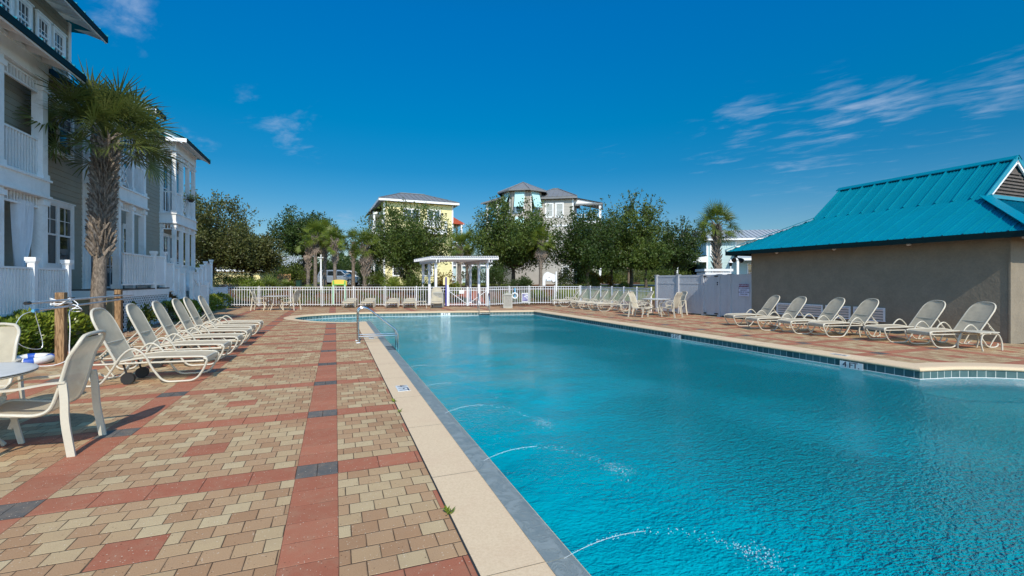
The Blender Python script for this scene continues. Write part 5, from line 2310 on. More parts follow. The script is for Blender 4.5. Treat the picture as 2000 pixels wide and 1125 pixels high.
def broad_tree(name, label, x, y, z, H, cw, trunk_h, n, leaf, seed, mat='oak', sparse=0.0, cd=None, trunk_r=.16, lean=0.0, group=None, top=1.0, wisps_=14, skew=0.0):
    """tapered trunk, limbs and an uneven crown of leaf clumps"""
    rs = np.random.RandomState(seed)
    rg = random.Random(seed)
    t = thing(name, label, 'tree', (x, y, z), group)
    cd = cd or cw
    base = Vector((x, y, z - .1))
    M = MB()
    fork = Vector((x + lean * .3, y, z + trunk_h))
    M.tube(smooth_path([base, base.lerp(fork, .5) + Vector((rg.uniform(-.08, .08), rg.uniform(-.08, .08), 0)), fork], 4), trunk_r, 9,
           rads=[trunk_r * (1.35 - .5 * k / 8) for k in range(9)])
    M.build('trunk', 'bark', t, smooth=True)
    crown_c = Vector((x + lean, y, z + trunk_h + (H - trunk_h) * .42))
    rx, ry, rz = cw / 2, cd / 2, (H - trunk_h) * .58
    M = MB()
    cl = []
    nl = 34
    for k in range(nl):
        a = 2 * math.pi * (k * .618 + rg.random() * .2)
        e = math.asin(max(-1, min(1, -0.80 + 1.75 * ((k + .5) / nl))))
        r = rg.uniform(.72, 1.02)
        tip = crown_c + Vector((math.cos(a) * math.cos(e) * rx * r, math.sin(a) * math.cos(e) * ry * r, math.sin(e) * rz * r * (top if e > 0 else .75)))
        tip.x += skew * (tip.z - crown_c.z)
        mid = fork.lerp(tip, .45) + Vector((rg.gauss(0, .06) * rx, rg.gauss(0, .06) * ry, .10 * rz))
        M.tube(smooth_path([fork - Vector((0, 0, .2 * rg.random())), mid, tip], 3), .05, 5, rads=[trunk_r * .5 * (1 - .13 * q) for q in range(7)])
        for f in (.45, .62, .8, .95, 1.05):
            p = (fork.lerp(mid, f / .45) if f < .45 else mid.lerp(tip, (f - .45) / .55))
            for _ in range(3):
                q = p + Vector((rg.gauss(0, .15 * rx), rg.gauss(0, .15 * ry), rg.gauss(.02, .11 * rz)))
                cl.append((q, rg.uniform(.55, 1.15)))
    for k in range(60):
        q = Vector((rg.gauss(0, .38), rg.gauss(0, .38), rg.gauss(0, .34)))
        q = crown_c + Vector((q.x * rx, q.y * ry, q.z * rz))
        q.x += skew * (q.z - crown_c.z)
        cl.append((q, rg.uniform(.7, 1.2)))
    # wispy shoots breaking the outline
    for k in range(wisps_):
        a = rg.uniform(0, 6.28)
        e = rg.uniform(.15, 1.35)
        p = crown_c + Vector((math.cos(a) * math.cos(e) * rx, math.sin(a) * math.cos(e) * ry, math.sin(e) * rz * top)) * 1.0
        p.x += skew * (p.z - crown_c.z)
        d = (p - crown_c).normalized() + Vector((rg.gauss(0, .3), rg.gauss(0, .3), .4))
        d.normalize()
        L = rg.uniform(.12, .30) * rz * (1.5 if sparse else 1)
        s_ = p - d * L
        M.tube([s_, s_ + d * L, s_ + d * L * 2], .012, 4, rads=[.02, .012, .004])
        for q in range(5):
            cl.append((s_ + d * L * (.4 + .4 * q), .35))
    M.build('limb', 'bark', t, smooth=True)
    C = np.array([c[0][:] for c in cl])
    S = np.array([c[1] for c in cl])
    prob = S ** 2
    prob /= prob.sum()
    ii = rs.choice(len(cl), n, p=prob)
    dv = rs.normal(size=(n, 3))
    dv /= np.linalg.norm(dv, axis=1)[:, None]
    rad = (rs.rand(n) ** .5)[:, None] * S[ii][:, None] * np.array([rx, ry, rz]) * (.24 if not sparse else .19)
    cen = C[ii] + dv * rad
    dr = dv + np.array([0, 0, .45])
    leaves_mesh('crown', cen, leaf * rs.uniform(.55, 1.3, n), mat, t, seed + 1, 1.9, dirs=dr)
    return t


def fan_frond(V, F, base, d, L, nl, blade, rng_, droop=.35, width=.022, segs=2, cup=.25):
    """palmetto frond: a stalk and a fan of long narrow leaflets"""
    base, d = Vector(base), Vector(d).normalized()
    side = d.cross(Vector((0, 0, 1)))
    if side.length < 1e-3:
        side = Vector((1, 0, 0))
    side.normalize()
    roll = rng_.gauss(0, .75)
    side = (side * math.cos(roll) + side.cross(d) * math.sin(roll)).normalized()
    up = side.cross(d).normalized()
    mid = base + d * L * .55
    hub = base + d * L
    hub.z -= droop * L * .35
    mid.z -= droop * L * .08

    def strip(p0, p1, w0, w1, ax):
        i = len(V)
        V.extend([p0 - ax * w0, p0 + ax * w0, p1 + ax * w1, p1 - ax * w1])
        F.append((i, i + 1, i + 2, i + 3))
    strip(base, mid, width * .8, width * .6, side)
    strip(mid, hub, width * .6, width * .5, side)
    d2 = (hub - mid).normalized()
    up2 = side.cross(d2).normalized()
    for k in range(nl):
        f = (k + .5) / nl * 2 - 1
        a = f * math.radians(118)
        ld = (d2 * math.cos(a) + side * math.sin(a) + up2 * (cup * (abs(f)) + rng_.gauss(0, .06))).normalized()
        bl_ = blade * (1 - .28 * abs(f)) * rng_.uniform(.9, 1.08)
        ax = ld.cross(up2)
        ax.normalize()
        p = hub
        w = width * .75
        q1 = p + ld * bl_ * .5
        q1.z -= droop * bl_ * .06
        q2 = q1 + (ld + Vector((0, 0, -droop * .9 - .15 * abs(f)))).normalized() * bl_ * .5
        i = len(V)
        V.extend([p - ax * w * .25, p + ax * w * .25, q1 + ax * w, q1 - ax * w, q2])
        F.append((i, i + 1, i + 2, i + 3))
        F.append((i + 3, i + 2, i + 4))


def sabal(name, label, x, y, z, H, R, seed, fr=34, nl=16, boots=0.5, trunk_r=.17, mat='palmfar', group=None, width=.04, boot_n=70, skirt=0, blade=None, boot_len=.30, lean=(0, 0), lowest=114, droopy=.85):
    """cabbage palm: ringed trunk, criss-cross boots, ball of fan fronds"""
    rg = random.Random(seed)
    t = thing(name, label, 'palm tree', (x, y, z), group)
    M = MB()
    pts, rads = [], []
    N_ = 14
    for k in range(N_ + 1):
        f = k / N_
        pts.append((x + lean[0] * f, y + lean[1] * f, z - .1 + (H + .1) * f))
        rads.append(trunk_r * (1.18 - .25 * min(1, f * 3) + .04 * math.sin(k * 2.1)))
    M.tube(pts, trunk_r, 12, rads=rads)
    M.build('trunk', 'palmbark', t, smooth=True)
    M = MB()
    zb0 = z + H * (1 - boots)
    for k in range(boot_n):
        f = (k + .5) / boot_n
        zz = zb0 + (z + H - zb0) * f
        fr_ = (zz - z) / H
        a = k * 2.39996 + rg.uniform(-.15, .15)
        c = Vector((x + lean[0] * fr_, y + lean[1] * fr_, zz))
        o = Vector((math.cos(a), math.sin(a), 0))
        tn = Vector((-math.sin(a), math.cos(a), 0))
        L = boot_len * rg.uniform(.75, 1.15)
        tilt = rg.choice((-.5, .5)) * rg.uniform(.6, 1.0)
        b0 = c + o * trunk_r * .85
        b1 = c + o * (trunk_r * 1.30 + L * .10) + tn * tilt * L * .35 + Vector((0, 0, L * .55))
        b2 = c + o * (trunk_r * 1.40 + L * .34) + tn * tilt * L * .75 + Vector((0, 0, L * 1.0))
        w0 = trunk_r * .42
        M.tube([b0, b1, b2], .03, 5, rads=[w0, w0 * .62, w0 * .34], flat=.42)
    if boot_n:
        M.build('boots', 'boot', t)
    V, F = [], []
    top = Vector((x + lean[0], y + lean[1], z + H))
    bl_ = blade or R * .55
    for k in range(fr):
        f = (k + .5) / fr
        a = k * 2.39996
        e = math.radians(84 - lowest * f ** .9) + rg.gauss(0, .08)
        d = Vector((math.cos(a) * math.cos(e), math.sin(a) * math.cos(e), math.sin(e)))
        fan_frond(V, F, top + Vector((0, 0, .1 - .3 * f)) + d * .1, d, (R - bl_ * .8) * rg.uniform(.45, 1.12), nl, bl_ * rg.uniform(.88, 1.05), rg, droop=(.25 + .55 * f) * droopy, width=width)
    M = MB().add(V, F)
    M.build('crown', mat, t)
    if skirt:
        V, F = [], []
        for k in range(skirt):
            a = k * 2.39996
            d = Vector((math.cos(a) * .55, math.sin(a) * .55, -.85))
            fan_frond(V, F, top + Vector((0, 0, -.25 - .5 * rg.random())), d, R * .35, 10, R * .40, rg, droop=.5, width=width)
        M = MB().add(V, F)
        M.build('dead_fronds', 'deadfrond', t)
    return t


def palmetto(name, label, x, y, z, R, seed, group=None, fr=16, mat='palmfar', width=.03):
    rg = random.Random(seed)
    V, F = [], []
    for k in range(fr):
        a = k * 2.39996
        e = math.radians(rg.uniform(18, 78))
        d = Vector((math.cos(a) * math.cos(e), math.sin(a) * math.cos(e), math.sin(e)))
        fan_frond(V, F, (x, y, z), d, R * .55, 14, R * .5, rg, droop=.25, width=width)
    M = MB().add(V, F)
    return M.build(name, mat, label=label, cat='palmetto', group=group)


# palm beside the building
sabal('cabbage_palm', 'tall cabbage palm with rough criss-cross boots in front of the left building', -6.12, 15.85, 0.0, 5.50, 1.9, 21, fr=74, nl=22, boots=.60, trunk_r=.165,
      mat='palm', width=.027, boot_n=300, blade=.95, boot_len=.27, lean=(.15, .25), lowest=93, droopy=.45)

# hedges along the left border
hedge('hedge', 'glossy green hedge below the white deck railing, left edge of the photo', [(-6.15, 7.6), (-6.12, 10), (-6.12, 12.4), (-6.2, 13.8), (-6.35, 15.1)], 1.05, .82, 13000, .115, 5)
hedge('hedge', 'small leafy hedge between the lattice and the white stairs', [(-5.85, 20.4), (-5.75, 21.8), (-5.7, 23.3)], .8, .75, 4200, .10, 6)
hedge('hedge', 'low hedge in front of the far white stair railing', [(-6.2, 26.6), (-6.15, 28.5), (-5.9, 30.4)], .9, .80, 4200, .10, 7)
blob_shrub('shrub', 'spiky dark shrub growing against the lattice panel', -5.75, 18.1, 0, .65, .75, 600, .12, 8, 'shrub')
blob_shrub('shrub', 'thin pale green weeds at the foot of the second timber post', -6.0, 17.6, 0, .45, .62, 380, .09, 9, 'hedge', aspect=5)

# ------------------------------------------------------------------ timber posts with the rescue poles
GP = 'timber posts holding the rescue poles'
for (x, y, h, lab) in ((-4.76, 11.0, 1.33, 'weathered timber post nearest the camera with white rope wound round its top'), (-5.3, 14.95, 1.31, 'second timber post, in front of the lattice and hedge')):
    M = MB()
    M.box(x - .068, x + .068, y - .068, y + .068, -.02, h)
    M.build('timber_post', 'post', label=lab, cat='post', group=GP, bevel=.008)
GPO = 'long metal rescue poles'
for k, (z0, z1, off, a0, a1, lab) in enumerate(((1.19, 1.16, .0, -.45, 1.26, 'upper long aluminium rescue pole lying across the two timber posts'), (1.07, 1.06, .01, -.38, 1.24, 'lower long rescue pole below the other one, carrying a looped hook'))):
    a, b = Vector((-4.65, 11.0, z0)), Vector((-5.19, 14.95, z1))
    p, q = a.lerp(b, a0), a.lerp(b, a1)
    t = thing('rescue_pole', lab, 'pole', p, GPO)
    MB().tube([p, q], .02, 10).build('shaft', 'alu', t, smooth=True)
    MB().tube([p - (q - p).normalized() * .03, p + (q - p).normalized() * .12], .026, 10).build('end_grip', 'black' if k == 0 else 'skyblue', t, smooth=True)
    for f in (.08, .9):
        c = a.lerp(b, f)
        MB().tube([c + Vector((.0, 0, .03)), c + Vector((-.12, 0, .03))], .012, 6).build('hook', 'black', t)
    if k == 1:
        lp = smooth_path([p, p + Vector((-.10, -.12, -.08)), p + Vector((-.15, -.2, -.34)), p + Vector((-.08, -.1, -.55)), p + Vector((.05, .1, -.60)), p + Vector((.02, .10, -.3)), p + Vector((.0, .05, -.10)), p + Vector((0, .04, 0))], 6)
        MB().tube(lp, .0055, 6).build('rescue_loop', 'alu', t, smooth=True)
# rope
rp = []
for k in range(46):
    a = k * .83
    rp.append((-4.76 + math.cos(a) * (.13 + .02 * math.sin(k * 1.7)), 11.0 + math.sin(a) * (.13 + .015 * math.cos(k * 2.3)), 1.205 - .012 * (k % 9) + .02 * math.sin(k)))
for k in range(14):
    a = k * 1.0
    rp.append((-4.62 + .10 * math.sin(a) + .01 * k, 11.0 + .08 * math.cos(a * 1.3), 1.18 - .12 * abs(math.sin(a * .5)) - .01 * k))
rp += [(-4.60, 10.92, 1.0), (-4.60, 10.93, .7), (-4.62, 10.95, .35), (-4.62, 10.9, .10), (-4.75, 10.75, .02), (-5.05, 10.8, .015), (-5.3, 11.2, .02)]
M = MB()
M.tube(smooth_path(rp, 3), .0085, 6)
M.build('rope', 'rope', label='white rope wound round the timber post and trailing to the life ring', cat='rope', smooth=True)


def life_ring(x, y, z, R, r, axis, label, group, bands=True, rx=0.0):
    t = thing('life_ring', label, 'life ring', (x, y, z), group)
    ax = Vector(axis).normalized()
    a = ax.cross(Vector((0, 0, 1)))
    if a.length < .1:
        a = Vector((1, 0, 0))
    a.normalize()
    b = ax.cross(a)
    c = Vector((x, y, z))
    MB().tube([c + a * math.cos(2 * math.pi * k / 40) * R + b * math.sin(2 * math.pi * k / 40) * R for k in range(40)], r, 14, closed=True).build('ring', 'tilewhite', t, smooth=True)
    if bands:
        for q in range(4):
            s = 2 * math.pi * (q / 4 + .06)
            MB().tube([c + a * math.cos(s + .07 * j) * R + b * math.sin(s + .07 * j) * R for j in range(-3, 4)], r * 1.05, 14).build('band', 'blue', t, smooth=True)
    return t


life_ring(-5.32, 11.25, .075, .27, .07, (0.03, -.05, 1), 'white life ring with blue bands lying on the paving by the hedge', 'white life rings')
rx_, ry_ = ray_at(1005.5, 27.1)
life_ring(rx_, ry_, .66, .155, .045, (SN, CS, 0), 'white life ring hanging on the far fence under a blue strip', 'white life rings', bands=False)
t = thing('ring_holder', 'pale blue upright holder on the far fence above the life ring', 'holder', (rx_, ry_, .9))
d = Vector((SN, CS, 0))
c = Vector((rx_, ry_, 0)) + d * .10
MB().beam(c + Vector((0, 0, .55)), c + Vector((0, 0, 1.1)), .10, .02, d).build('backboard', 'skyblue', t)
MB().beam(c - d * .02 + Vector((0, 0, 1.0)), c - d * .14 + Vector((0, 0, .98)), .05, .03).build('hook', 'skyblue', t)

# fence poster
x, y = ray_at(1025.5, 27.15)
t = thing('fence_poster', 'violet grey notice with white shapes fixed low on the far fence', 'notice', (x, y, .6))
r = Vector((CS, -SN, 0))
c = Vector((x, y, 0))
MB().extrude([c - r * .19 + Vector((0, 0, .29)), c + r * .19 + Vector((0, 0, .29)), c + r * .19 + Vector((0, 0, .82)), c - r * .19 + Vector((0, 0, .82))], d * .012).build('frame', 'tilewhite', t)
c2 = c - d * .006
MB().extrude([c2 - r * .165 + Vector((0, 0, .33)), c2 + r * .165 + Vector((0, 0, .33)), c2 + r * .165 + Vector((0, 0, .775)), c2 - r * .165 + Vector((0, 0, .775))], d * .004).build('panel', 'signpanel', t)
c3 = c - d * .010
M = MB()
for (a0, b0, a1, b1, w) in ((-.02, .70, .14, .72, .03), (-.06, .60, .15, .67, .05), (.04, .55, .15, .50, .04)):
    M.beam(c3 + r * a0 + Vector((0, 0, b0)), c3 + r * a1 + Vector((0, 0, b1)), .004, w, (0, 0, 1))
M.build('white_shapes', 'tilewhite', t)
M = MB()
for a0 in (-.14, -.08, -.02, .04, .10):
    M.beam(c3 + r * a0 + Vector((0, 0, .37)), c3 + r * (a0 + .03) + Vector((0, 0, .37)), .004, .03, (0, 0, 1))
M.build('dark_marks', 'ink', t)


# waste bins
def waste_bin(x, y, rz, label, mat_panel, tray=False, s=1.0):
    t = thing('waste_bin', label, 'waste bin', (0, 0, 0), 'outdoor waste bins')
    w = .25 * s
    for e in ((-1, 0), (1, 0), (0, -1), (0, 1)):
        M = MB()
        cx_, cy_ = e[0] * w, e[1] * w
        if e[0]:
            M.box(cx_ - .015, cx_ + .015, -w + .02, w - .02, .08, .78 * s)
            if tray:
                for k in range(7):
                    yy_ = -w + .06 + k * (2 * w - .12) / 6
                    M.box(cx_ - .022, cx_ + .022, yy_ - .012, yy_ + .012, .1, .76 * s)
        else:
            M.box(-w + .02, w - .02, cy_ - .015, cy_ + .015, .08, .78 * s)
            if tray:
                for k in range(7):
                    xx = -w + .06 + k * (2 * w - .12) / 6
                    M.box(xx - .012, xx + .012, cy_ - .022, cy_ + .022, .1, .76 * s)
        M.build('side_panel', mat_panel, t)
    M = MB()
    for a in (-1, 1):
        for b in (-1, 1):
            M.box(a * w - .03, a * w + .03, b * w - .03, b * w + .03, 0, .80 * s)
    M.box(-w - .035, w + .035, -w - .035, w + .035, 0.0, .085)
    M.build('frame', 'binbeige', t)
    M = MB()
    M.box(-w - .05, w + .05, -w - .05, w + .05, .80 * s, .84 * s)
    if tray:
        for a in (-1, 1):
            for b in (-1, 1):
                M.box(a * w - .03, a * w + .03, b * w - .03, b * w + .03, .84 * s, .92 * s)
        M.box(-w + .06, w - .06, -w + .06, w - .06, .84 * s, .86 * s)
        M.box(-w - .05, w + .05, -w - .05, w + .05, .92 * s, .98 * s)
        M.box(-w + .05, w - .05, -w + .05, w - .05, .98 * s, 1.01 * s)
    else:
        for k in range(5):
            q = w * (1 - .17 * k)
            M.box(-q - .02, q + .02, -q - .02, q + .02, (.84 + .022 * k) * s, (.862 + .022 * k) * s)
    M.build('lid', 'ivory' if tray else 'binbeige', t)
    t.location = (x, y, 0)
    t.rotation_euler = (0, 0, rz)
    return t


x, y = ray_at(992, 26.2)
waste_bin(x, y, -YAW, 'grey pebble panel waste bin standing before the far fence right of the gate', 'pebble', s=.9)
x, y = ray_at(857, 26.9)
waste_bin(x, y, -YAW, 'grey waste bin behind the raised chaise left of the gate', 'pebble', s=1.0)
bx_, by_ = ray_at(1456, 19.6)
waste_bin(bx_, by_, math.radians(8), 'beige slatted waste bin with tray lid beside the privacy fence and pool house', 'binbeige', tray=True, s=.84)

# ------------------------------------------------------------------ beyond the fence
# pergola
def at_v(px, Z, z=0.0):
    x, y = ray_at(px, Z)
    return Vector((x, y, z))


pg = thing('pergola', 'white pergola with slatted roof and six posts behind the gate', 'pergola', at_v(895, 29.5))
PZ = hgt(509, 29) - .1
fl_, fr_ = at_v(829, 28.3), at_v(921, 28.3)
zt = hgt(512.5, 28.3)
pcols = [(826, 29.0), (838, 30.2), (850, 31.4), (919.5, 29.0), (935.5, 30.0), (952.5, 31.2)]
pcols = [(826.5, 28.6), (837, 31.5), (851.5, 28.6), (919, 31.4), (936, 28.6), (953, 28.6)]
posts = []
for px, Z in ((826.5, 31.2), (838.5, 29.8), (851, 28.5), (918.5, 31.2), (935, 29.8), (952, 28.5)):
    p = at_v(px, Z)
    zb = rise(p.x, p.y) - .05
    M = MB()
    M.box(p.x - .075, p.x + .075, p.y - .075, p.y + .075, zb, zt)
    M.build('post', 'vinyl', pg)
    M = MB()
    M.box(p.x - .10, p.x + .10, p.y - .10, p.y + .10, zb, zb + .2)
    M.box(p.x - .095, p.x + .095, p.y - .095, p.y + .095, zt - .28, zt - .16)
    M.build('post_trim', 'vinyl', pg)
    posts.append(p)
for a, b in ((posts[2], posts[0]), (posts[5], posts[3])):
    d = (b - a).normalized()
    M = MB()
    for s in (-.09, .09):
        nn = Vector((-d.y, d.x, 0)) * s
        M.beam(a - d * .5 + nn + Vector((0, 0, zt + .08)), b + d * .5 + nn + Vector((0, 0, zt + .08)), .045, .18)
    M.build('side_beam', 'vinyl', pg)
a0, a1 = posts[2], posts[5]
b0, b1 = posts[0], posts[3]
M = MB()
for k in range(9):
    f = -.16 + 1.32 * k / 8
    p, q = a0.lerp(b0, f), a1.lerp(b1, f)
    d = (q - p).normalized()
    M.beam(p - d * .5 + Vector((0, 0, zt + .25)), q + d * .5 + Vector((0, 0, zt + .25)), .045, .16)
M.build('rafters', 'vinyl', pg)
M = MB()
for k in range(30):
    f = -.12 + 1.24 * k / 29
    p, q = a0.lerp(a1, f), b0.lerp(b1, f)
    d = (q - p).normalized()
    M.beam(p - d * .6 + Vector((0, 0, zt + .352)), q + d * .6 + Vector((0, 0, zt + .352)), .09, .04)
M.build('roof_slats', 'vinyl', pg)

# yellow and green sign frame
x0, x1 = at_v(651, 30.5), at_v(674, 30.5)
sg = thing('entrance_sign', 'yellow and green arched sign frame on pale green posts beyond the fence', 'sign', (x0 + x1) / 2)
r = (x1 - x0).normalized()
f_ = Vector((r.y, -r.x, 0))
zb = hgt(592, 30.5)
for p in (x0, x1):
    M = MB()
    M.beam(p + Vector((0, 0, -.1)), p + Vector((0, 0, hgt(556, 30.5))), .085, .085, f_)
    M.build('post', 'signmint', sg)
M = MB()
ztop, zl = hgt(546.5, 30.5), hgt(557.5, 30.5)
mid = (x0 + x1) / 2
L = (x1 - x0).length
out = [(-L / 2 - .1, zl), (L / 2 + .1, zl), (L / 2 + .1, ztop - .06)] + [(L / 2 * math.cos(math.pi * k / 10), ztop - .04 + .05 * math.sin(math.pi * k / 10)) for k in range(11)] + [(-L / 2 - .1, ztop - .06)]
M.extrude([mid + r * a + Vector((0, 0, b)) for a, b in out], -f_ * .10)
M.build('sign_board', 'signyellow', sg)
M = MB()
for s in (-1, 1):
    M.beam(mid + r * s * (L / 2 - .01) + f_ * .02 + Vector((0, 0, zl - .05)), mid + r * s * (L / 2 - .01) + f_ * .02 + Vector((0, 0, ztop - .06)), .11, .03, f_)
M.beam(mid - r * L / 2 + f_ * .02 + Vector((0, 0, zl + .06)), mid + r * L / 2 + f_ * .02 + Vector((0, 0, zl + .06)), .03, .07, (0, 0, 1))
M.build('sign_border', 'signgreen', sg)

# cream panel with violet pole beside the gate
p = at_v(871.5, 27.9)
t = thing('sign_post', 'cream rounded panel on a violet blue pole beside the gate', 'sign', p)
r = Vector((CS, -SN, 0))
f_ = Vector((-SN, -CS, 0))
MB().beam(p + f_ * .06, p + f_ * .06 + Vector((0, 0, hgt(541, 27.9))), .085, .06, f_).build('pole', 'purple', t)
z0, z1 = hgt(556.5, 27.9), hgt(545, 27.9)
out = [(-.19, z0), (.19, z0), (.19, z1)] + [(.19 * math.cos(math.pi * k / 12), z1 + .17 * math.sin(math.pi * k / 12)) for k in range(1, 12)] + [(-.19, z1)]
MB().extrude([p + r * a + Vector((0, 0, b)) for a, b in out], -f_ * .05).build('panel', 'signcream', t)
M = MB()
M.beam(p + r * .10, p + r * .10 + Vector((0, 0, z0)), .11, .09, f_)
M.build('support', 'white', t)

# street lamp beside the palms
p = at_v(627, 38)
p.z = rise(p.x, p.y) - .1
t = thing('lamp_post', 'slim white lamp post with a flat cross head among the palms', 'lamp post', p)
zz = hgt(497, 38)
MB().tube([p, Vector((p.x, p.y, zz))], .07, 10, rads=[.085, .06]).build('pole', 'white', t, smooth=True)
M = MB()
zc = hgt(503, 38)
M.beam(Vector((p.x, p.y, zc)) - r * .22, Vector((p.x, p.y, zc)) + r * .22, .22, .07)
M.build('lamp_head', 'white', t)

# lantern lamp by the mint house
p = at_v(1427, 38)
p.z = rise(p.x, p.y) - .1
t = thing('street_lamp', 'white lantern street lamp in front of the pale blue house', 'street lamp', p)
MB().tube([p, Vector((p.x, p.y, hgt(520, 38)))], .05, 8, rads=[.07, .05]).build('pole', 'white', t, smooth=True)
MB().lathe([(.05, 0), (.10, .04), (.13, .28), (.11, .30)], p.x, p.y, 12, hgt(520, 38)).build('lantern', 'black', t, smooth=True)
MB().lathe([(.20, 0), (.16, .06), (.05, .20), (.02, .30)], p.x, p.y, 14, hgt(520, 38) + .30).build('lamp_cap', 'white', t, smooth=True)


# cars
def make_suv(name, label, px, Z, heading, paint, L=4.75, W=1.86, H=1.74, z=None):
    t = thing(name, label, 'car', (0, 0, 0), 'cars parked beyond the palms')
    hw = W / 2
    # side profile, nose towards +x
    body = [(-2.30, .42), (-2.36, .62), (-2.34, .95), (-2.22, 1.08), (1.05, 1.06), (1.75, 1.00), (2.18, .88), (2.34, .70), (2.36, .45), (2.20, .33), (-2.15, .33)]
    cab = [(-2.22, 1.06), (-2.02, 1.62), (-1.75, 1.72), (.10, 1.74), (.42, 1.66), (1.16, 1.06)]
    M = MB()
    prof = [(x, z_) for x, z_ in body]
    secs = ((-hw, .94), (-hw * .93, 1.0), (hw * .93, 1.0), (hw, .94))
    rows = []
    for yy_, k in secs:
        rows.append([(x * (.99 if k < 1 else 1), yy_, .33 + (z_ - .33) * k) for x, z_ in prof])
    base = len(M.v)
    for row in rows:
        M.v += row
    n_ = len(prof)
    for a in range(3):
        for k in range(n_):
            q = (k + 1) % n_
            M.f.append((base + a * n_ + k, base + a * n_ + q, base + (a + 1) * n_ + q, base + (a + 1) * n_ + k))
    M.f.append(tuple(range(base, base + n_))[::-1])
    M.f.append(tuple(range(base + 3 * n_, base + 4 * n_)))
    bd = M.build('body', paint, t, bevel=.05)
    M = MB()
    roof = [(x, z_) for x, z_ in cab]
    base = 0
    for yy_, s_ in ((-hw * .92, 0), (hw * .92, 0)):
        for x, z_ in roof:
            k = (z_ - 1.06) / .68
            M.v.append((x, yy_ * (1 - .16 * k), z_))
    n_ = len(roof)
    for k in range(n_):
        q = (k + 1) % n_
        M.f.append((k, q, n_ + q, n_ + k))
    M.f.append(tuple(range(n_))[::-1])
    M.f.append(tuple(range(n_, 2 * n_)))
    M.build('cabin', paint, t, bevel=.04)
    for s in (-1, 1):
        for (xa, xb, xc, xd) in ((-2.02, -1.18, -1.18, -1.82), (-1.08, -.12, -.12, -1.08), (-.02, .98, .40, -.02)):
            M = MB()

            def P_(x, z_):
                k = (z_ - 1.06) / .68
                return (x, s * (hw * .92 * (1 - .16 * k) + .012), z_)
            M.poly([P_(xa, 1.12), P_(xb, 1.12), P_(xc, 1.60), P_(xd, 1.60)][::s])
            M.build('side_window', 'glass', t)
        for cx_ in (-1.42, 1.42):
            w = MB()
            pr = [(.36 * math.cos(a), .36 * math.sin(a)) for a in [2 * math.pi * k / 24 for k in range(24)]]
            w.extrude([(cx_ + a, s * (hw - .20), .36 + b) for a, b in pr], (0, s * .22, 0))
            wh = w.build('wheel', 'rubber', t)
            w = MB()
            for k in range(5):
                a = 2 * math.pi * k / 5 + .3
                w.beam((cx_, s * (hw + .025), .36), (cx_ + .23 * math.cos(a), s * (hw + .025), .36 + .23 * math.sin(a)), .075, .02, (0, 1, 0))
            w.tube([(cx_ + .235 * math.cos(2 * math.pi * k / 20), s * (hw + .02), .36 + .235 * math.sin(2 * math.pi * k / 20)) for k in range(20)], .02, 6, closed=True)
            w.build('rim', 'alu', wh)
            w = MB()
            arch = [(.43 * math.cos(a), .43 * math.sin(a)) for a in [math.pi * k / 12 for k in range(13)]]
            w.extrude([(cx_ + a, s * (hw - .01), .38 + b) for a, b in arch] , (0, s * .008, 0))
            w.build('wheel_arch', 'black', t)
        M = MB()
        M.box(2.12, 2.33, s * .55 - .18, s * .55 + .18, .70, .86)
        M.build('headlight', 'tilewhite', t, bevel=.03)
        M = MB()
        M.box(-2.36, -2.26, s * .72 - .12, s * .72 + .12, .80, 1.02)
        M.build('tail_light', 'signred', t)
        M = MB()
        M.box(.78, .98, s * (hw + .02) - .06, s * (hw + .02) + .10 * s, 1.02, 1.16)
        M.build('mirror', paint, t, bevel=.02)
    M = MB()
    M.poly([(1.17, -hw * .80, 1.085), (1.17, hw * .80, 1.085), (.47, hw * .72, 1.63), (.47, -hw * .72, 1.63)])
    M.build('windscreen', 'glass', t)
    M = MB()
    M.box(2.30, 2.375, -.42, .42, .52, .72)
    M.build('grille', 'black', t)
    p = at_v(px, Z)
    t.location = (p.x, p.y, (rise(p.x, p.y) if z is None else z))
    t.rotation_euler = (0, 0, heading)
    return t


make_suv('parked_car', 'silver blue sport utility car parked beyond the palms, nose to the right', 664, 52, math.radians(-22), 'silver', z=hgt(557.5, 52))
make_suv('parked_car', 'white car half hidden behind the silver one', 684, 57, math.radians(-26), 'whitecar', z=hgt(556, 57))

# wooden bin screen, utility box, low wall
p = at_v(555, 48)
t = thing('wooden_screen', 'small bleached board fence among the shrubs left of the palms', 'fence', p)
r = Vector((CS, -SN, 0))
for k in range(9):
    a = p + r * (-.62 + k * .155)
    MB().beam(a + Vector((0, 0, hgt(551, 48) - .2)), a + Vector((0, 0, hgt(535.5, 48) + .02 * (k % 3))), .14, .025, (SN, CS, 0)).build('board', 'plank', t)
p = at_v(584, 46)
t = thing('utility_box', 'dark green utility cabinet beside the low dark wall', 'utility box', p)
M = MB()
M.beam(p + Vector((0, 0, .6)), p + Vector((0, 0, hgt(548.5, 46))), .42, .4, (SN, CS, 0))
M.build('cabinet', 'greenbox', t, bevel=.02)
MB().beam(p + Vector((0, 0, hgt(548.5, 46))), p + Vector((0, 0, hgt(547.6, 46))), .48, .46, (SN, CS, 0)).build('lid', 'greenbox', t)

# wheeled bin by the road
p = at_v(1284.5, 55)
zb = rise(p.x, p.y)
t = thing('wheelie_bin', 'green wheeled bin beside the road near the privacy fence', 'bin', p)
MB().tube([p + Vector((0, 0, zb + .05)), p + Vector((0, 0, zb + 1.0))], .4, 4, rads=[.36, .46]).build('bin_body', 'binGreen', t)
MB().beam(p + Vector((0, 0, zb + 1.0)), p + Vector((0, 0, zb + 1.08)), .78, .78, (SN, CS, 0)).build('lid', 'binGreen', t)

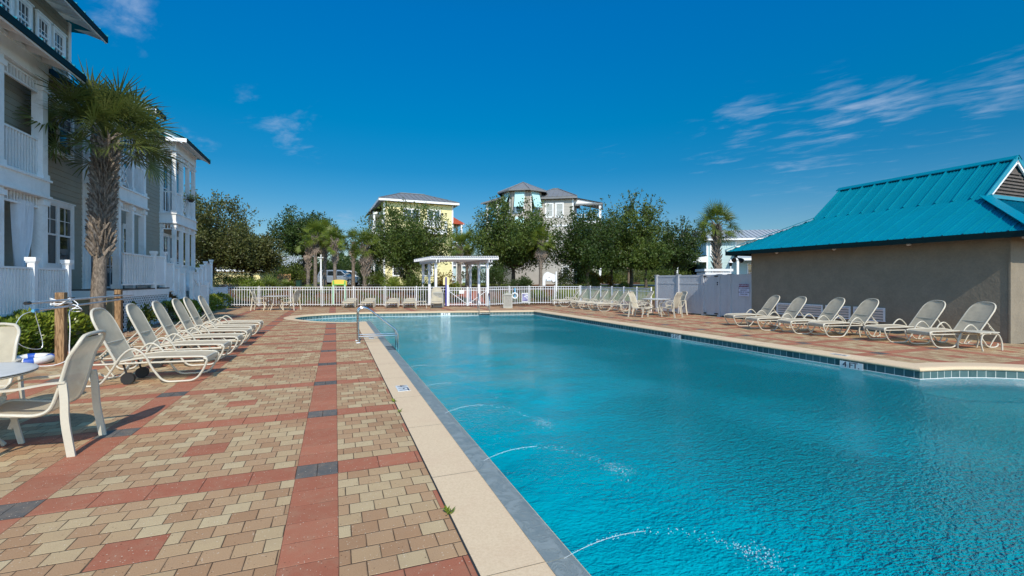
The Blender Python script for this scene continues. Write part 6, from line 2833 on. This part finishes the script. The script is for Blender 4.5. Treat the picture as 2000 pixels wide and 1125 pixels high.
# white arch and post by the palmettos
p = at_v(1073, 32.5)
r = Vector((CS, -SN, 0))
t = thing('garden_arch', 'white curved panel and tall post with a mailbox below, beyond the far fence', 'mailbox', p)
z0, z1 = hgt(558, 32.5), hgt(531, 32.5)
out = []
for k in range(9):
    a = math.pi * (1 - .5 * k / 8)
    out.append((-.10 + .38 * math.cos(a), z0 + .45 + (z1 - z0 - .45) * math.sin(a)))
out += [(.46, z1 - .22), (.46, z1 - .62)]
inn = [(a * .55 + .10, z0 + .3 + (b - z0 - .3) * .62) for a, b in out][::-1]
M = MB()
M.extrude([p + r * a + Vector((0, 0, b)) for a, b in out + [(.30, z1 - .75)] + [(-.02, z0 + .62), (-.26, z0 + .35), (-.28, z0), (-.48, z0)]], Vector((SN, CS, 0)) * .05)
M.build('arch_panel', 'vinyl', t)
MB().beam(p + r * .49 + Vector((0, 0, 0.2)), p + r * .49 + Vector((0, 0, hgt(530.5, 32.5))), .11, .11, (SN, CS, 0)).build('post', 'vinyl', t)
MB().beam(p - r * .05 - Vector((SN, CS, 0)) * .1 + Vector((0, 0, z0 + .30)), p - r * .05 - Vector((SN, CS, 0)) * .1 + Vector((0, 0, z0 + .5)), .36, .25, (SN, CS, 0)).build('mailbox', 'alu', t, bevel=.03)


# ------------------------------------------------------------------ houses beyond
def local_house(name, label, px, Z, rz, builder):
    t = thing(name, label, 'house', (0, 0, 0))
    builder(t)
    p = at_v(px, Z)
    t.location = (p.x, p.y, 0)
    t.rotation_euler = (0, 0, rz)
    return t


def hip_roof(t, x0, x1, y0, y1, z, rx_, rz, mat, ov=.55, fascia='white', seam=.6):
    """hip roof with ridge along x; rx_ ridge half length"""
    X0, X1, Y0, Y1 = x0 - ov, x1 + ov, y0 - ov, y1 + ov
    xm, ym = (x0 + x1) / 2, (y0 + y1) / 2
    A, B = (xm - rx_, ym, rz), (xm + rx_, ym, rz)
    M = MB()
    M.poly([(X0, Y0, z), (X1, Y0, z), B, A])
    M.poly([(X1, Y0, z), (X1, Y1, z), B])
    M.poly([(X1, Y1, z), (X0, Y1, z), A, B])
    M.poly([(X0, Y1, z), (X0, Y0, z), A])
    n_ = int((X1 - X0) / seam)
    for k in range(1, n_):
        x = X0 + (X1 - X0) * k / n_
        f = 1.0
        if x < A[0]:
            f = (x - X0) / (A[0] - X0)
        elif x > B[0]:
            f = (X1 - x) / (X1 - B[0])
        for (yy_, s) in ((Y0, 1), (Y1, -1)):
            M.beam((x, yy_, z + .03), (x, yy_ + s * (ym - Y0) * f, z + (rz - z) * f + .03), .05, .06)
    n_ = int((Y1 - Y0) / seam)
    for k in range(1, n_):
        yy_ = Y0 + (Y1 - Y0) * k / n_
        f = min(yy_ - Y0, Y1 - yy_) / (ym - Y0)
        M.beam((X0, yy_, z + .03), (X0 + (A[0] - X0) * f, yy_, z + (rz - z) * f + .03), .05, .06)
        M.beam((X1, yy_, z + .03), (X1 + (B[0] - X1) * f, yy_, z + (rz - z) * f + .03), .05, .06)
    for c_ in ((X0, Y0), (X0, Y1)):
        M.beam((*c_, z + .05), (A[0], A[1], A[2] + .05), .14, .06)
    for c_ in ((X1, Y0), (X1, Y1)):
        M.beam((*c_, z + .05), (B[0], B[1], B[2] + .05), .14, .06)
    M.beam((A[0], A[1], rz + .06), (B[0], B[1], rz + .06), .2, .08)
    M.build('roof', mat, t)
    M = MB()
    for a, b in (((X0, Y0), (X1, Y0)), ((X1, Y0), (X1, Y1)), ((X1, Y1), (X0, Y1)), ((X0, Y1), (X0, Y0))):
        M.beam((*a, z - .16), (*b, z - .16), .05, .26)
    M.quad((X0, Y1, z - .06), (X1, Y1, z - .06), (X1, Y0, z - .06), (X0, Y0, z - .06))
    M.build('eaves', fascia, t)


def box_house(t, x0, x1, y0, y1, z0, z1, mat, lap=.20, corner=.12):
    M = MB()
    siding_xz(M, y0, x0, x1, z0, z1, lap, .02, -1)
    siding_xz(M, y1, x0, x1, z0, z1, lap, .02, 1)
    siding_yz(M, x1, y0, y1, z0, z1, lap, .02, 1)
    siding_yz(M, x0, y0, y1, z0, z1, lap, .02, -1)
    M.build('wall', mat, t)
    M = MB()
    for a in (x0, x1):
        for b in (y0, y1):
            M.box(a - corner * .5 - .03, a + corner * .5 + .03 if a == x1 else a + corner, b - .04 if b == y0 else b - corner, b + corner if b == y0 else b + .04, z0, z1)
    M.build('corner_trim', 'white', t)


def yellow(t):
    Z = 58
    k = Z / 900
    zt_ = hgt(397, Z)
    box_house(t, -4.3, 4.3, 0, 9, .6, zt_, 'yellow')
    hip_roof(t, -4.3, 4.3, 0, 9, zt_ + .25, 1.6, hgt(376, Z + 3), 'greyroof', ov=.7)
    # windows
    window(t, (-.62 + -.35, -.03, hgt(421, Z)), (1, 0, 0), (0, -1, 0), 1.9, 1.35, .12, 2, 1, 1, 'glass')
    window(t, (1.85, -.03, hgt(421, Z) - .3), (1, 0, 0), (0, -1, 0), 1.5, 2.0, .12, 2, 1, 1, 'glass')
    window(t, (-2.6, -.03, 3.0), (1, 0, 0), (0, -1, 0), 1.2, 1.6, .12, 1, 2, 2, 'glass')
    window(t, (1.0, -.03, 3.0), (1, 0, 0), (0, -1, 0), 1.2, 1.6, .12, 1, 2, 2, 'glass')
    # balcony
    bz = hgt(449, Z)
    M = MB()
    M.box(.5, 3.3, -1.2, -.03, bz - .55, bz)
    M.build('balcony_floor', 'white', t)
    M = MB()
    rail_run(M, (.5, -1.15), (3.3, -1.15), bz, bz + 1.15, .14, .04)
    rail_run(M, (.52, -1.1), (.52, -.05), bz, bz + 1.15, .14, .04)
    rail_run(M, (3.28, -1.1), (3.28, -.05), bz, bz + 1.15, .14, .04)
    M.build('balustrade', 'white', t)
    M = MB()
    M.ball((2.95, -.12, hgt(416, Z)), .13)
    M.build('wall_light', 'black', t)
    # left side porches
    M = MB()
    for z_ in (4.3, 7.6, 10.2):
        M.box(-5.4, -4.34, 2.0, 8.0, z_ - .3, z_)
    M.build('porch_floor', 'white', t)
    for y_ in (2.2, 5, 7.8):
        MB().box(-5.35, -5.13, y_ - .1, y_ + .1, .6, 10.0).build('column', 'white', t)
    M = MB()
    rail_run(M, (-5.3, 2.2), (-5.3, 7.8), 7.6, 8.6, .16, .04)
    rail_run(M, (-5.3, 2.2), (-5.3, 7.8), 4.3, 5.3, .16, .04)
    M.build('balustrade', 'white', t)
    M = MB()
    M.quad((-5.8, 1.5, 10.3), (-4.3, 1.5, 11.0), (-4.3, 8.4, 11.0), (-5.8, 8.4, 10.3))
    M.box(-5.85, -5.75, 1.5, 8.4, 10.15, 10.3)
    M.build('roof', 'greyroof', t)
    window(t, (-4.33, 1.0, 9.3), (0, -1, 0), (-1, 0, 0), .7, 1.4, .1, 1, 2, 2, 'blind')
    # right side porch with red roof
    M = MB()
    z_ = hgt(425, Z)
    M.quad((4.3, 3.5, z_ + 1.35), (4.3, 8.5, z_ + 1.35), (7.0, 8.5, z_), (7.0, 3.5, z_))
    M.quad((4.3, 3.5, z_ + 1.35), (7.0, 3.5, z_), (7.0, 3.5, z_ - .15), (4.3, 3.5, z_ - .1))
    M.build('roof', 'redroof', t)
    M = MB()
    M.box(6.8, 6.9, 3.5, 8.5, z_ - .2, z_ - .02)
    M.box(4.34, 6.8, 3.55, 8.4, z_ - 3.4, z_ - 3.2)
    M.build('porch_beam', 'white', t)
    for y_ in (3.7, 6.0, 8.3):
        MB().box(6.5, 6.72, y_ - .1, y_ + .1, .6, z_ - .1).build('column', 'white', t)
    M = MB()
    M.tube([(-1.2, 4.5, hgt(384, Z)), (-1.2, 4.5, hgt(373.5, Z))], .12, 8)
    M.build('vent_pipe', 'white', t)


local_house('yellow_house', 'three storey yellow house with grey hipped metal roof behind the trees', 819, 58, math.radians(2), yellow)


def grey(t):
    Z = 60
    # octagonal tower
    zt_ = hgt(371, Z)
    R = 2.75
    cx_, cy_ = -5.35, 1.2
    oc = [(cx_ + R * math.cos(math.radians(22.5 + 45 * k)), cy_ + R * math.sin(math.radians(22.5 + 45 * k))) for k in range(8)]
    M = MB()
    M.prism(oc, .6, zt_)
    M.build('tower', 'graytower', t)
    M = MB()
    ocr = [(cx_ + (R + .75) * math.cos(math.radians(22.5 + 45 * k)), cy_ + (R + .75) * math.sin(math.radians(22.5 + 45 * k))) for k in range(8)]
    apex = (cx_, cy_, hgt(349, Z))
    for k in range(8):
        q = (k + 1) % 8
        M.poly([(*ocr[k], zt_ - .05), (*ocr[q], zt_ - .05), apex])
        M.beam((*ocr[k], zt_), (cx_, cy_, apex[2] + .04), .10, .05)
        M.beam((*ocr[k], zt_ - .13), (*ocr[q], zt_ - .13), .05, .18)
    M.poly([(*p_, zt_ - .06) for p_ in ocr][::-1])
    M.build('tower_roof', 'greyroof', t)
    for k in (4, 5, 6, 3):
        a, b = Vector((*oc[k], 0)), Vector((*oc[(k + 1) % 8], 0))
        m_ = (a + b) / 2
        n_ = (m_ - Vector((cx_, cy_, 0))).normalized()
        rr = (b - a).normalized()
        f = window(t, m_ + n_ * .02 + Vector((0, 0, hgt(394, Z))), rr, n_, 1.05, 2.6, .16, 1, 1, 1, 'glass')
        M = MB()
        o = m_ + n_ * .10 + Vector((0, 0, hgt(375.5, Z)))
        lo_ = o + n_ * .75 + Vector((0, 0, -2.05))
        M.extrude([o - rr * .62, o + rr * .62, lo_ + rr * .62, lo_ - rr * .62], n_ * .04)
        M.build('shutter', 'shutter', t)
        window(t, m_ + n_ * .02 + Vector((0, 0, hgt(440, Z))), rr, n_, .95, 1.8, .16, 1, 1, 1, 'glass')
        M = MB()
        o = m_ + n_ * .10 + Vector((0, 0, hgt(425, Z)))
        lo_ = o + n_ * .60 + Vector((0, 0, -1.3))
        M.extrude([o - rr * .55, o + rr * .55, lo_ + rr * .55, lo_ - rr * .55], n_ * .04)
        M.build('shutter', 'shutter', t)
    # right wing
    z1 = hgt(386, Z)
    box_house(t, -3.0, 1.35, 0.6, 8.6, .5, z1, 'graysiding')
    hip_roof(t, -4.0, 1.35, 0.6, 8.6, z1 + .2, .4, hgt(370, Z) + 1.0, 'greyroof', ov=.55, fascia='greyroof')
    for xx in (-1.75, -.40):
        window(t, (xx, .57, hgt(409, Z)), (1, 0, 0), (0, -1, 0), .85, 1.65, .15, 1, 1, 1, 'blind')
    M = MB()
    M.box(-3.0, 1.4, .53, .62, hgt(441, Z), hgt(438, Z))
    M.build('band_board', 'white', t)
    window(t, (.4, .57, 2.6), (1, 0, 0), (0, -1, 0), .7, 1.4, .15, 1, 2, 2, 'glass')
    # porch on the right side
    zp = hgt(396, Z)
    M = MB()
    M.quad((1.0, 1.2, zp + 1.0), (5.2, 1.2, zp + .05), (5.2, 7.5, zp + .05), (1.0, 7.5, zp + 1.0))
    M.box(1.4, 5.15, 1.22, 1.30, zp - .15, zp + .03)
    M.build('porch_roof', 'greyroof', t)
    M = MB()
    M.extrude([(1.4, 1.45, zp - .2), (4.9, 1.45, zp - .2), (4.9, 1.45, zp), (1.4, 1.45, zp + .75)], (0, .08, 0))
    M.box(1.4, 5.0, 1.4, 7.4, hgt(431, Z) - .3, hgt(431, Z))
    M.box(1.4, 5.0, 1.4, 7.4, hgt(500, Z) - .3, hgt(500, Z))
    M.build('porch_beam', 'white', t)
    for (xx, yy_) in ((4.85, 1.55), (4.85, 4.4), (4.85, 7.2), (3.1, 1.55)):
        if xx < 4:
            continue
        MB().box(xx - .15, xx + .15, yy_ - .15, yy_ + .15, .5, zp - .2).build('column', 'white', t)
    M = MB()
    rail_run(M, (1.5, 1.5), (4.8, 1.5), hgt(431, Z), hgt(431, Z) + 1, .2, .05)
    M.build('balustrade', 'white', t)
    window(t, (1.38, 3.4, hgt(410, Z)), (0, 1, 0), (1, 0, 0), 1.4, 2.3, .12, 2, 1, 1, 'glass')
    # left porch under its own roof
    zl = hgt(384, Z)
    M = MB()
    M.poly([(-10.9, -.2, zl - .55), (-7.6, -.9, zl + .1), (-6.5, 3.0, zl + 1.5), (-7.0, 5.5, zl + 1.5)])
    M.poly([(-10.9, -.2, zl - .55), (-7.0, 5.5, zl + 1.5), (-9.9, 6.2, zl - .5)])
    M.beam((-10.9, -.2, zl - .62), (-7.6, -.9, zl + .02), .05, .2)
    M.build('porch_roof', 'greyroof', t)
    for (xx, yy_) in ((-10.1, 0.3), (-8.6, -.1), (-9.6, 4.5)):
        MB().box(xx - .13, xx + .13, yy_ - .13, yy_ + .13, .5, zl - .45).build('column', 'white', t)
    M = MB()
    M.box(-10.3, -7.2, .1, 5.5, hgt(440, Z) - .3, hgt(440, Z))
    M.build('porch_floor', 'white', t)


local_house('grey_house', 'pale grey house with octagonal tower and aqua awning shutters behind the oaks', 1098, 60, math.radians(-32), grey)


def mint(t):
    Z = 62
    # local x runs along the street front seen from the pool
    z1 = hgt(466, Z)
    box_house(t, 0, 14, 0, 9, .4, z1, 'mint')
    M = MB()
    M.quad((-.6, -.7, z1 - .05), (14.6, -.7, z1 - .05), (14.6, 4.5, hgt(444, Z)), (-.6, 4.5, hgt(444, Z)))
    M.quad((-.6, 9.7, z1 - .05), (14.6, 9.7, z1 - .05), (14.6, 4.5, hgt(444, Z)), (-.6, 4.5, hgt(444, Z)))
    for k in range(26):
        xx = -.5 + k * .6
        M.beam((xx, -.7, z1), (xx, 4.5, hgt(444, Z) + .04), .05, .05)
    M.build('roof', 'paleroof', t)
    M = MB()
    M.box(-.6, 14.6, -.74, -.68, z1 - .3, z1 - .07)
    M.extrude([(0, .0, z1), (0, 9, z1), (0, 4.5, hgt(446, Z))], (-.03, 0, 0))
    M.build('eaves', 'white', t)
    window(t, (.95, -.03, hgt(487, Z)), (1, 0, 0), (0, -1, 0), .9, 1.6, .15, 1, 2, 1, 'blind')
    window(t, (4.2, -.03, hgt(476, Z)), (1, 0, 0), (0, -1, 0), 1.1, .8, .12, 1, 2, 1, 'blind')
    window(t, (7.0, -.03, hgt(476, Z)), (1, 0, 0), (0, -1, 0), 1.1, .9, .12, 1, 2, 1, 'glass')
    window(t, (10.0, -.03, hgt(476, Z)), (1, 0, 0), (0, -1, 0), 1.6, .9, .12, 2, 2, 1, 'glass')
    # front porch
    zp = hgt(506, Z)
    M = MB()
    M.quad((2.9, -2.4, zp), (14.4, -2.4, zp), (14.4, -.03, zp + 1.3), (3.5, -.03, zp + 1.3))
    M.build('porch_roof', 'paleroof', t)
    M = MB()
    M.box(2.9, 14.4, -2.45, -2.37, zp - .3, zp - .02)
    M.box(3.0, 14.3, -2.3, -.05, .5, .95)
    M.build('porch_beam', 'white', t)
    for xx in (3.2, 6.6, 10.0, 13.6):
        MB().box(xx - .13, xx + .13, -2.35, -2.09, .9, zp - .3).build('column', 'white', t)
    M = MB()
    rail_run(M, (5.0, -2.22), (13.5, -2.22), 1.3, hgt(527, Z), .2, .05)
    M.build('balustrade', 'white', t)
    window(t, (5.6, -.03, 2.6), (1, 0, 0), (0, -1, 0), 1.0, 2.2, .12, 1, 1, 1, 'glass', name='door')
    window(t, (9.0, -.03, 2.9), (1, 0, 0), (0, -1, 0), 1.3, 1.4, .12, 2, 1, 1, 'glass')
    # carport on the left
    M = MB()
    M.quad((-4.4, -.4, hgt(508.5, Z)), (.0, -.4, hgt(498, Z)), (.0, 7, hgt(498, Z)), (-4.4, 7, hgt(508.5, Z)))
    M.build('carport_roof', 'paleroof', t)
    M = MB()
    M.extrude([(-3.9, -.2, hgt(512, Z)), (-.05, -.2, hgt(512, Z)), (-.05, -.2, hgt(499.5, Z)), (-3.9, -.2, hgt(509, Z))], (0, .06, 0))
    M.box(-3.95, -3.75, -.25, -.05, .5, hgt(512, Z))
    M.build('carport_frame', 'white', t)
    M = MB()
    M.box(-3.8, 0, 6.5, 6.6, .5, hgt(511, Z))
    M.box(-3.85, -3.8, 0, 6.5, .5, hgt(511, Z))
    M.build('carport_wall', 'tealdark', t)


local_house('pale_blue_house', 'pale blue house with light grey roof and white porch behind the pool house', 1381, 62, math.radians(-31), mint)

# white shed roof and band peeping over the privacy fence
p = at_v(1394, 27)
t = thing('equipment_shed', 'low white shed showing above the privacy fence near the palm', 'shed', p)
r = Vector((CS, -SN, 0))
M = MB()
M.beam(p - r * .75 + Vector((0, 0, 1.0)), p + r * .75 + Vector((0, 0, 1.0)), 1.2, 2.05)
M.build('shed_wall', 'vinyl', t)
M = MB()
M.beam(p - r * .82 + Vector((0, 0, hgt(528, 27))), p + r * .82 + Vector((0, 0, hgt(528, 27))), 1.35, .14)
M.build('shed_roof', 'vinyl', t)

# small buildings far left
def small(t):
    M = MB()
    M.box(-3, 3, 0, 5, .5, hgt(526, 62))
    M.build('wall', 'signcream', t)
    hip_roof(t, -3, 3, 0, 5, hgt(526, 62), 1.0, hgt(513, 62), 'greyroof', ov=.5)


local_house('small_pavilion', 'small low building with grey roof under the big left oak', 462, 62, math.radians(-15), small)


def smallb(t):
    M = MB()
    M.box(-6, 6, 0, 6, .5, hgt(520, 110))
    M.build('wall', 'white', t)
    hip_roof(t, -6, 6, 0, 6, hgt(519, 110), 2.0, hgt(499, 110), 'paleroof', ov=.6)


local_house('distant_house', 'distant white house with pale roof showing between the left oak and the dark tree', 552, 110, math.radians(-15), smallb)


def smallc(t):
    box_house(t, -4, 4, 0, 7, .5, 4.6, 'signcream' if False else 'mint')
    hip_roof(t, -4, 4, 0, 7, 4.7, 1.5, 6.6, 'greyroof', ov=.5)
    window(t, (-1.5, -.03, 2.8), (1, 0, 0), (0, -1, 0), 1.2, 1.4, .12, 1, 2, 2, 'glass')
    window(t, (1.8, -.03, 2.8), (1, 0, 0), (0, -1, 0), 1.2, 1.4, .12, 1, 2, 2, 'glass')


local_house('distant_cottage', 'distant pale green cottage glimpsed through the pergola', 915, 92, math.radians(-15), smallc)


# ------------------------------------------------------------------ trees and shrubs beyond
def tree_at(name, label, px, Z, top_py, cw_px, trunk_py, n, leaf, seed, **kw):
    x, y = ray_at(px, Z)
    z = rise(x, y)
    H = hgt(top_py, Z) - z
    th = hgt(trunk_py, Z) - z
    return broad_tree(name, label, x, y, z, H, cw_px * Z / 900, th, n, leaf, seed, **kw)


GO = 'live oaks beyond the fence'
tree_at('oak_tree', 'big brownish olive oak leaning over the far end of the left building', 415, 40, 385, 165, 522, 32400, .21, 31, mat='olive', group=GO, trunk_r=.22, skew=-.25, cd=7.0, wisps_=40)
tree_at('oak_tree', 'lower olive oak right of the big one, its crown sloping down to the right', 492, 43, 452, 105, 532, 16200, .21, 32, mat='olive', group=GO, trunk_r=.14)
tree_at('oak_tree', 'dark green oak crown rising behind the three palms', 596, 52, 420, 118, 500, 26325, .24, 33, mat='oakdark', group=GO, trunk_r=.25, wisps_=20)
tree_at('oak_tree', 'dark oak in front of the left half of the yellow house', 798, 44, 405, 160, 528, 32400, .21, 34, mat='oak', group=GO, trunk_r=.20, wisps_=24)
tree_at('oak_tree', 'oak in front of the octagonal tower', 1003, 42, 402, 158, 522, 34425, .21, 35, mat='oak', group=GO, trunk_r=.17, wisps_=26)
tree_at('oak_tree', 'dark oak right of the grey house wing with a clear trunk', 1148, 40, 415, 128, 528, 24300, .20, 36, mat='oakdark', group=GO, trunk_r=.14, wisps_=20)
tree_at('oak_tree', 'tall airy oak with thin twigs reaching up on the right', 1232, 42, 395, 120, 520, 25312, .20, 37, mat='oak', group=GO, trunk_r=.15, sparse=1, wisps_=44)
tree_at('oak_tree', 'thin oak with bare twigs left of the lone palm', 1318, 46, 440, 98, 525, 16200, .21, 38, mat='oakdark', group=GO, trunk_r=.12, sparse=1, wisps_=40)
tree_at('oak_tree', 'small rounded oak between the two airy ones', 1262, 39, 470, 80, 526, 14175, .19, 39, mat='oak', group=GO, trunk_r=.11)
tree_at('oak_tree', 'young oak behind the privacy fence corner', 1195, 47, 450, 90, 525, 13162, .21, 40, mat='oak', group=GO, trunk_r=.12)


def palm_at(label, px, Z, crown_py, r_px, seed, **kw):
    x, y = ray_at(px, Z)
    z = rise(x, y)
    H = hgt(crown_py, Z) - z
    return sabal('cabbage_palm', label, x, y, z, H, r_px * Z / 900, seed, group='cabbage palms beyond the fence', **kw)


palm_at('left of the three close palms with a smooth lower trunk', 616, 38, 462, 34, 51, boots=.30, boot_n=40, fr=34, trunk_r=.15, skirt=6)
palm_at('middle palm behind the lamp post', 634, 40, 458, 32, 52, boots=.5, boot_n=60, fr=34, trunk_r=.16, skirt=8)
palm_at('right palm of the three with shaggy white boots, above the silver car', 654, 37, 470, 30, 53, boots=.45, boot_n=60, fr=30, trunk_r=.14, skirt=2, boot_len=.42)
palm_at('dark shaggy palm left of the lamp post', 602, 42, 478, 22, 54, boots=.6, boot_n=60, fr=24, trunk_r=.16, skirt=10)
palm_at('broad palm with a yellow skirt beside the yellow house', 713, 41, 480, 37, 55, boots=.75, boot_n=90, fr=40, trunk_r=.2, skirt=14, boot_len=.5)
palm_at('palm half hidden behind the broad skirted palm', 690, 47, 472, 28, 56, boots=.5, boot_n=40, fr=28, trunk_r=.17, skirt=8)
palm_at('palm just behind the pergola, right of the yellow house', 897, 40, 482, 33, 57, boots=.35, boot_n=40, fr=34, trunk_r=.2, skirt=8)
palm_at('second palm behind the pergola, thinner trunk', 912, 44, 476, 28, 58, boots=.5, boot_n=40, fr=26, trunk_r=.16, skirt=5)
palm_at('palm with a brown skirt before the grey house', 1056, 39, 470, 33, 59, boots=.5, boot_n=60, fr=34, trunk_r=.15, skirt=16)
palm_at('palm showing above the airy oaks by the road', 1228, 50, 500, 26, 60, boots=.5, boot_n=30, fr=20, trunk_r=.15)
# lone palm near the pool house
x, y = ray_at(1399.5, 33)
sabal('cabbage_palm', 'lone palm with patterned trunk rising behind the privacy fence against the sky', x, y, rise(x, y), hgt(438, 33) - rise(x, y), 50 * 33 / 900, 61, fr=44, nl=22, boots=.85, trunk_r=.19,
      width=.032, boot_n=130, boot_len=.36, group='cabbage palms beyond the fence', blade=.95)

GPM = 'palmetto clumps beyond the far fence'
for k, (px, Z, R, lab) in enumerate(((997, 33, .85, 'palmetto clump left of the white arch beyond the fence'), (1050, 32, 1.15, 'large bright palmetto beside the white arch'), (1092, 32.5, .9, 'palmetto right of the white arch post'),
                                     (503, 40, .8, 'small upright palm shrub under the left oak'), (524, 37, 1.7, 'tall fan palm shrub under the sloping oak'), (1218, 45, .7, 'palmetto at the foot of the airy oak'),
                                     (560, 40, 1.0, 'palmetto beside the bleached board fence'), (605, 36, 1.0, 'palmetto at the foot of the left palm'), (640, 37, .8, 'palmetto in front of the silver car'))):
    x, y = ray_at(px, Z)
    palmetto('palmetto', lab, x, y, rise(x, y), R, 70 + k, GPM, fr=20)

GS = 'shrubs beyond the fence'
sh = [(392, 34, 2.6, 2.4, 'oakdark', 'tall dark shrub behind the white stairs'), (432, 44, 3.2, 1.6, 'shrub', 'yellowish shrub mass under the big left oak'), (470, 40, 2.0, 1.2, 'shrub', 'shrub before the small pavilion'),
      (497, 35, 1.8, 1.3, 'hedge', 'bright green shrub left of the tall fan palm shrub'), (575, 50, 3.0, 2.6, 'shrub', 'brownish shrub behind the bleached board fence'), (600, 56, 3.5, 3.0, 'autumn', 'yellow tinted shrub behind the utility cabinet'),
      (545, 58, 4, 3.2, 'oakdark', 'dark shrub behind the board fence'), (690, 62, 6, 3.6, 'oakdark', 'dark shrubbery behind the parked cars'), (640, 62, 6, 3.6, 'oakdark', 'dark shrubs behind the silver car'),
      (740, 41, 2.2, 1.5, 'shrub', 'low bush beneath the shaggy palm'), (768, 38, 2.0, 1.2, 'hedge', 'bright low bush before the oak trunk'), (815, 36, 1.8, 2.0, 'shrub', 'leafy bush beside the left pergola posts'),
      (862, 34, 1.7, 2.3, 'autumn', 'yellow green climber bush under the pergola'), (838, 31, 1.1, 1.5, 'shrub', 'vine climbing the left pergola posts'), (885, 36, 1.2, 1.1, 'hedge', 'small round bush beside the palm trunk'),
      (960, 38, 2.5, 2.2, 'oakdark', 'dark bush right of the pergola'), (975, 41, 1.6, 3.0, 'shrub', 'tall speckled bush right of the pergola'), (1020, 37, 2.5, 1.3, 'oakdark', 'dark low bush at the oak trunk'),
      (1110, 40, 2.6, 1.6, 'oakdark', 'dark bush below the grey house window'), (1135, 42, 2.6, 1.6, 'oakdark', 'dark bush left of the clear oak trunk'), (1165, 46, 2.5, 1.6, 'autumn', 'orange tinted bush right of the clear oak trunk'),
      (1195, 60, 4, 1.8, 'shrub', 'bush across the road between the oaks'), (1300, 64, 8, 2.6, 'shrub', 'brushy bank left of the carport'), (1335, 70, 8, 2.6, 'olive', 'low scrub behind the thin oak'),
      (1240, 75, 9, 3.0, 'olive', 'scrub far behind the road'), (930, 60, 3.0, 2.4, 'oakdark', 'dark bush between the yellow and grey houses'), (1160, 70, 9, 5, 'oakdark', 'tall shrubbery behind the right oaks'),
      (720, 46, 2.0, 2.4, 'oakdark', 'dark bush behind the broad skirted palm'), (800, 50, 2.2, 1.8, 'autumn', 'yellowish bush against the yellow house'), (1350, 75, 10, 4.4, 'oakdark', 'dark trees behind the carport'),
      (480, 70, 10, 4.0, 'oakdark', 'dark shrubbery far behind the small pavilion'), (570, 75, 10, 5.0, 'shrub', 'scrub far behind the left palms')]
for k, (px, Z, w, h, m_, lab) in enumerate(sh):
    x, y = ray_at(px, Z)
    blob_shrub('shrub', lab, x, y, rise(x, y) - .05, w, h, 2600 if Z < 55 else 3200, .13 if Z < 45 else .2, 100 + k, m_, group=GS)

# low planting and grass on the bank just beyond the fence
rs = np.random.RandomState(9)
n_ = 9000
px_ = rs.uniform(420, 1130, n_)
Z_ = rs.uniform(30.5, 37.5, n_)
keep = (np.sin(px_ * .045) + np.sin(px_ * .11 + 1.3 + Z_) + rs.normal(size=n_) * .35) > .45
px_, Z_ = px_[keep], Z_[keep]
cen = np.array([(*ray_at(a, b), rise(*ray_at(a, b)) + rs.uniform(.0, .22)) for a, b in zip(px_, Z_)])
leaves_mesh('ground_cover', cen, rs.uniform(.10, .28, len(cen)), 'shrub', None, 77, 3.0, dirs=np.tile([0, 0, 1.2], (len(cen), 1)), kind='stuff')
# fallen leaves and mulch scraps along the borders
n_ = 2600
xx = np.concatenate([rs.uniform(-6.1, -5.45, n_ // 2), rs.uniform(-5.9, 14.5, n_ // 2)])
yy_ = np.concatenate([rs.uniform(8, 19, n_ // 2), np.zeros(n_ // 2)])
for i in range(n_ // 2, n_):
    yy_[i] = 31.1 - (xx[i] + 5.9) * .32 + rs.uniform(-.25, .35) if xx[i] < 7 else 26.5 + rs.uniform(-.2, .4)
cen = np.stack([xx, yy_, np.full(n_, .012) + rs.rand(n_) * .01], 1)
leaves_mesh('leaf_litter', cen, rs.uniform(.02, .06, n_), 'deadfrond', None, 78, 2.0, dirs=np.tile([.6, .6, 0], (n_, 1)), kind='stuff')
# bark mulch strips and beds
M = MB()
M.prism([(-7.6, 7.0), (-5.62, 7.0), (-5.40, 10.0), (-5.5, 14.5), (-6.1, 18.2), (-6.0, 24.0), (-6.2, 31.0), (-7.6, 31.0)], -.02, .014)
M.prism([(-6.0, 30.85), (6.25, 26.75), (6.4, 27.6), (-6.0, 32.2)], -.02, .016)
M.prism([(8.75, 26.05), (14.85, 26.05), (15.3, 27.2), (8.75, 28.2)], -.02, .015)
M.build('mulch_bed', 'mulch', kind='structure')

# far belt of woods that closes the view under the nearer crowns
rs = np.random.RandomState(19)
n_ = 30000
px_ = rs.uniform(300, 1700, n_)
Z_ = 95 + rs.rand(n_) * 30
top = 4.3 + 1.1 * np.sin(px_ * .031) + .9 * np.sin(px_ * .083 + 2) + .5 * np.sin(px_ * .21)
hz = rs.rand(n_) ** .75 * top
cen = np.array([(*ray_at(a, b), rise(*ray_at(a, b)) + h) for a, b, h in zip(px_, Z_, hz)])
leaves_mesh('distant_woods', cen, rs.uniform(.5, 1.1, n_), 'oakdark', None, 79, 1.3, kind='stuff')
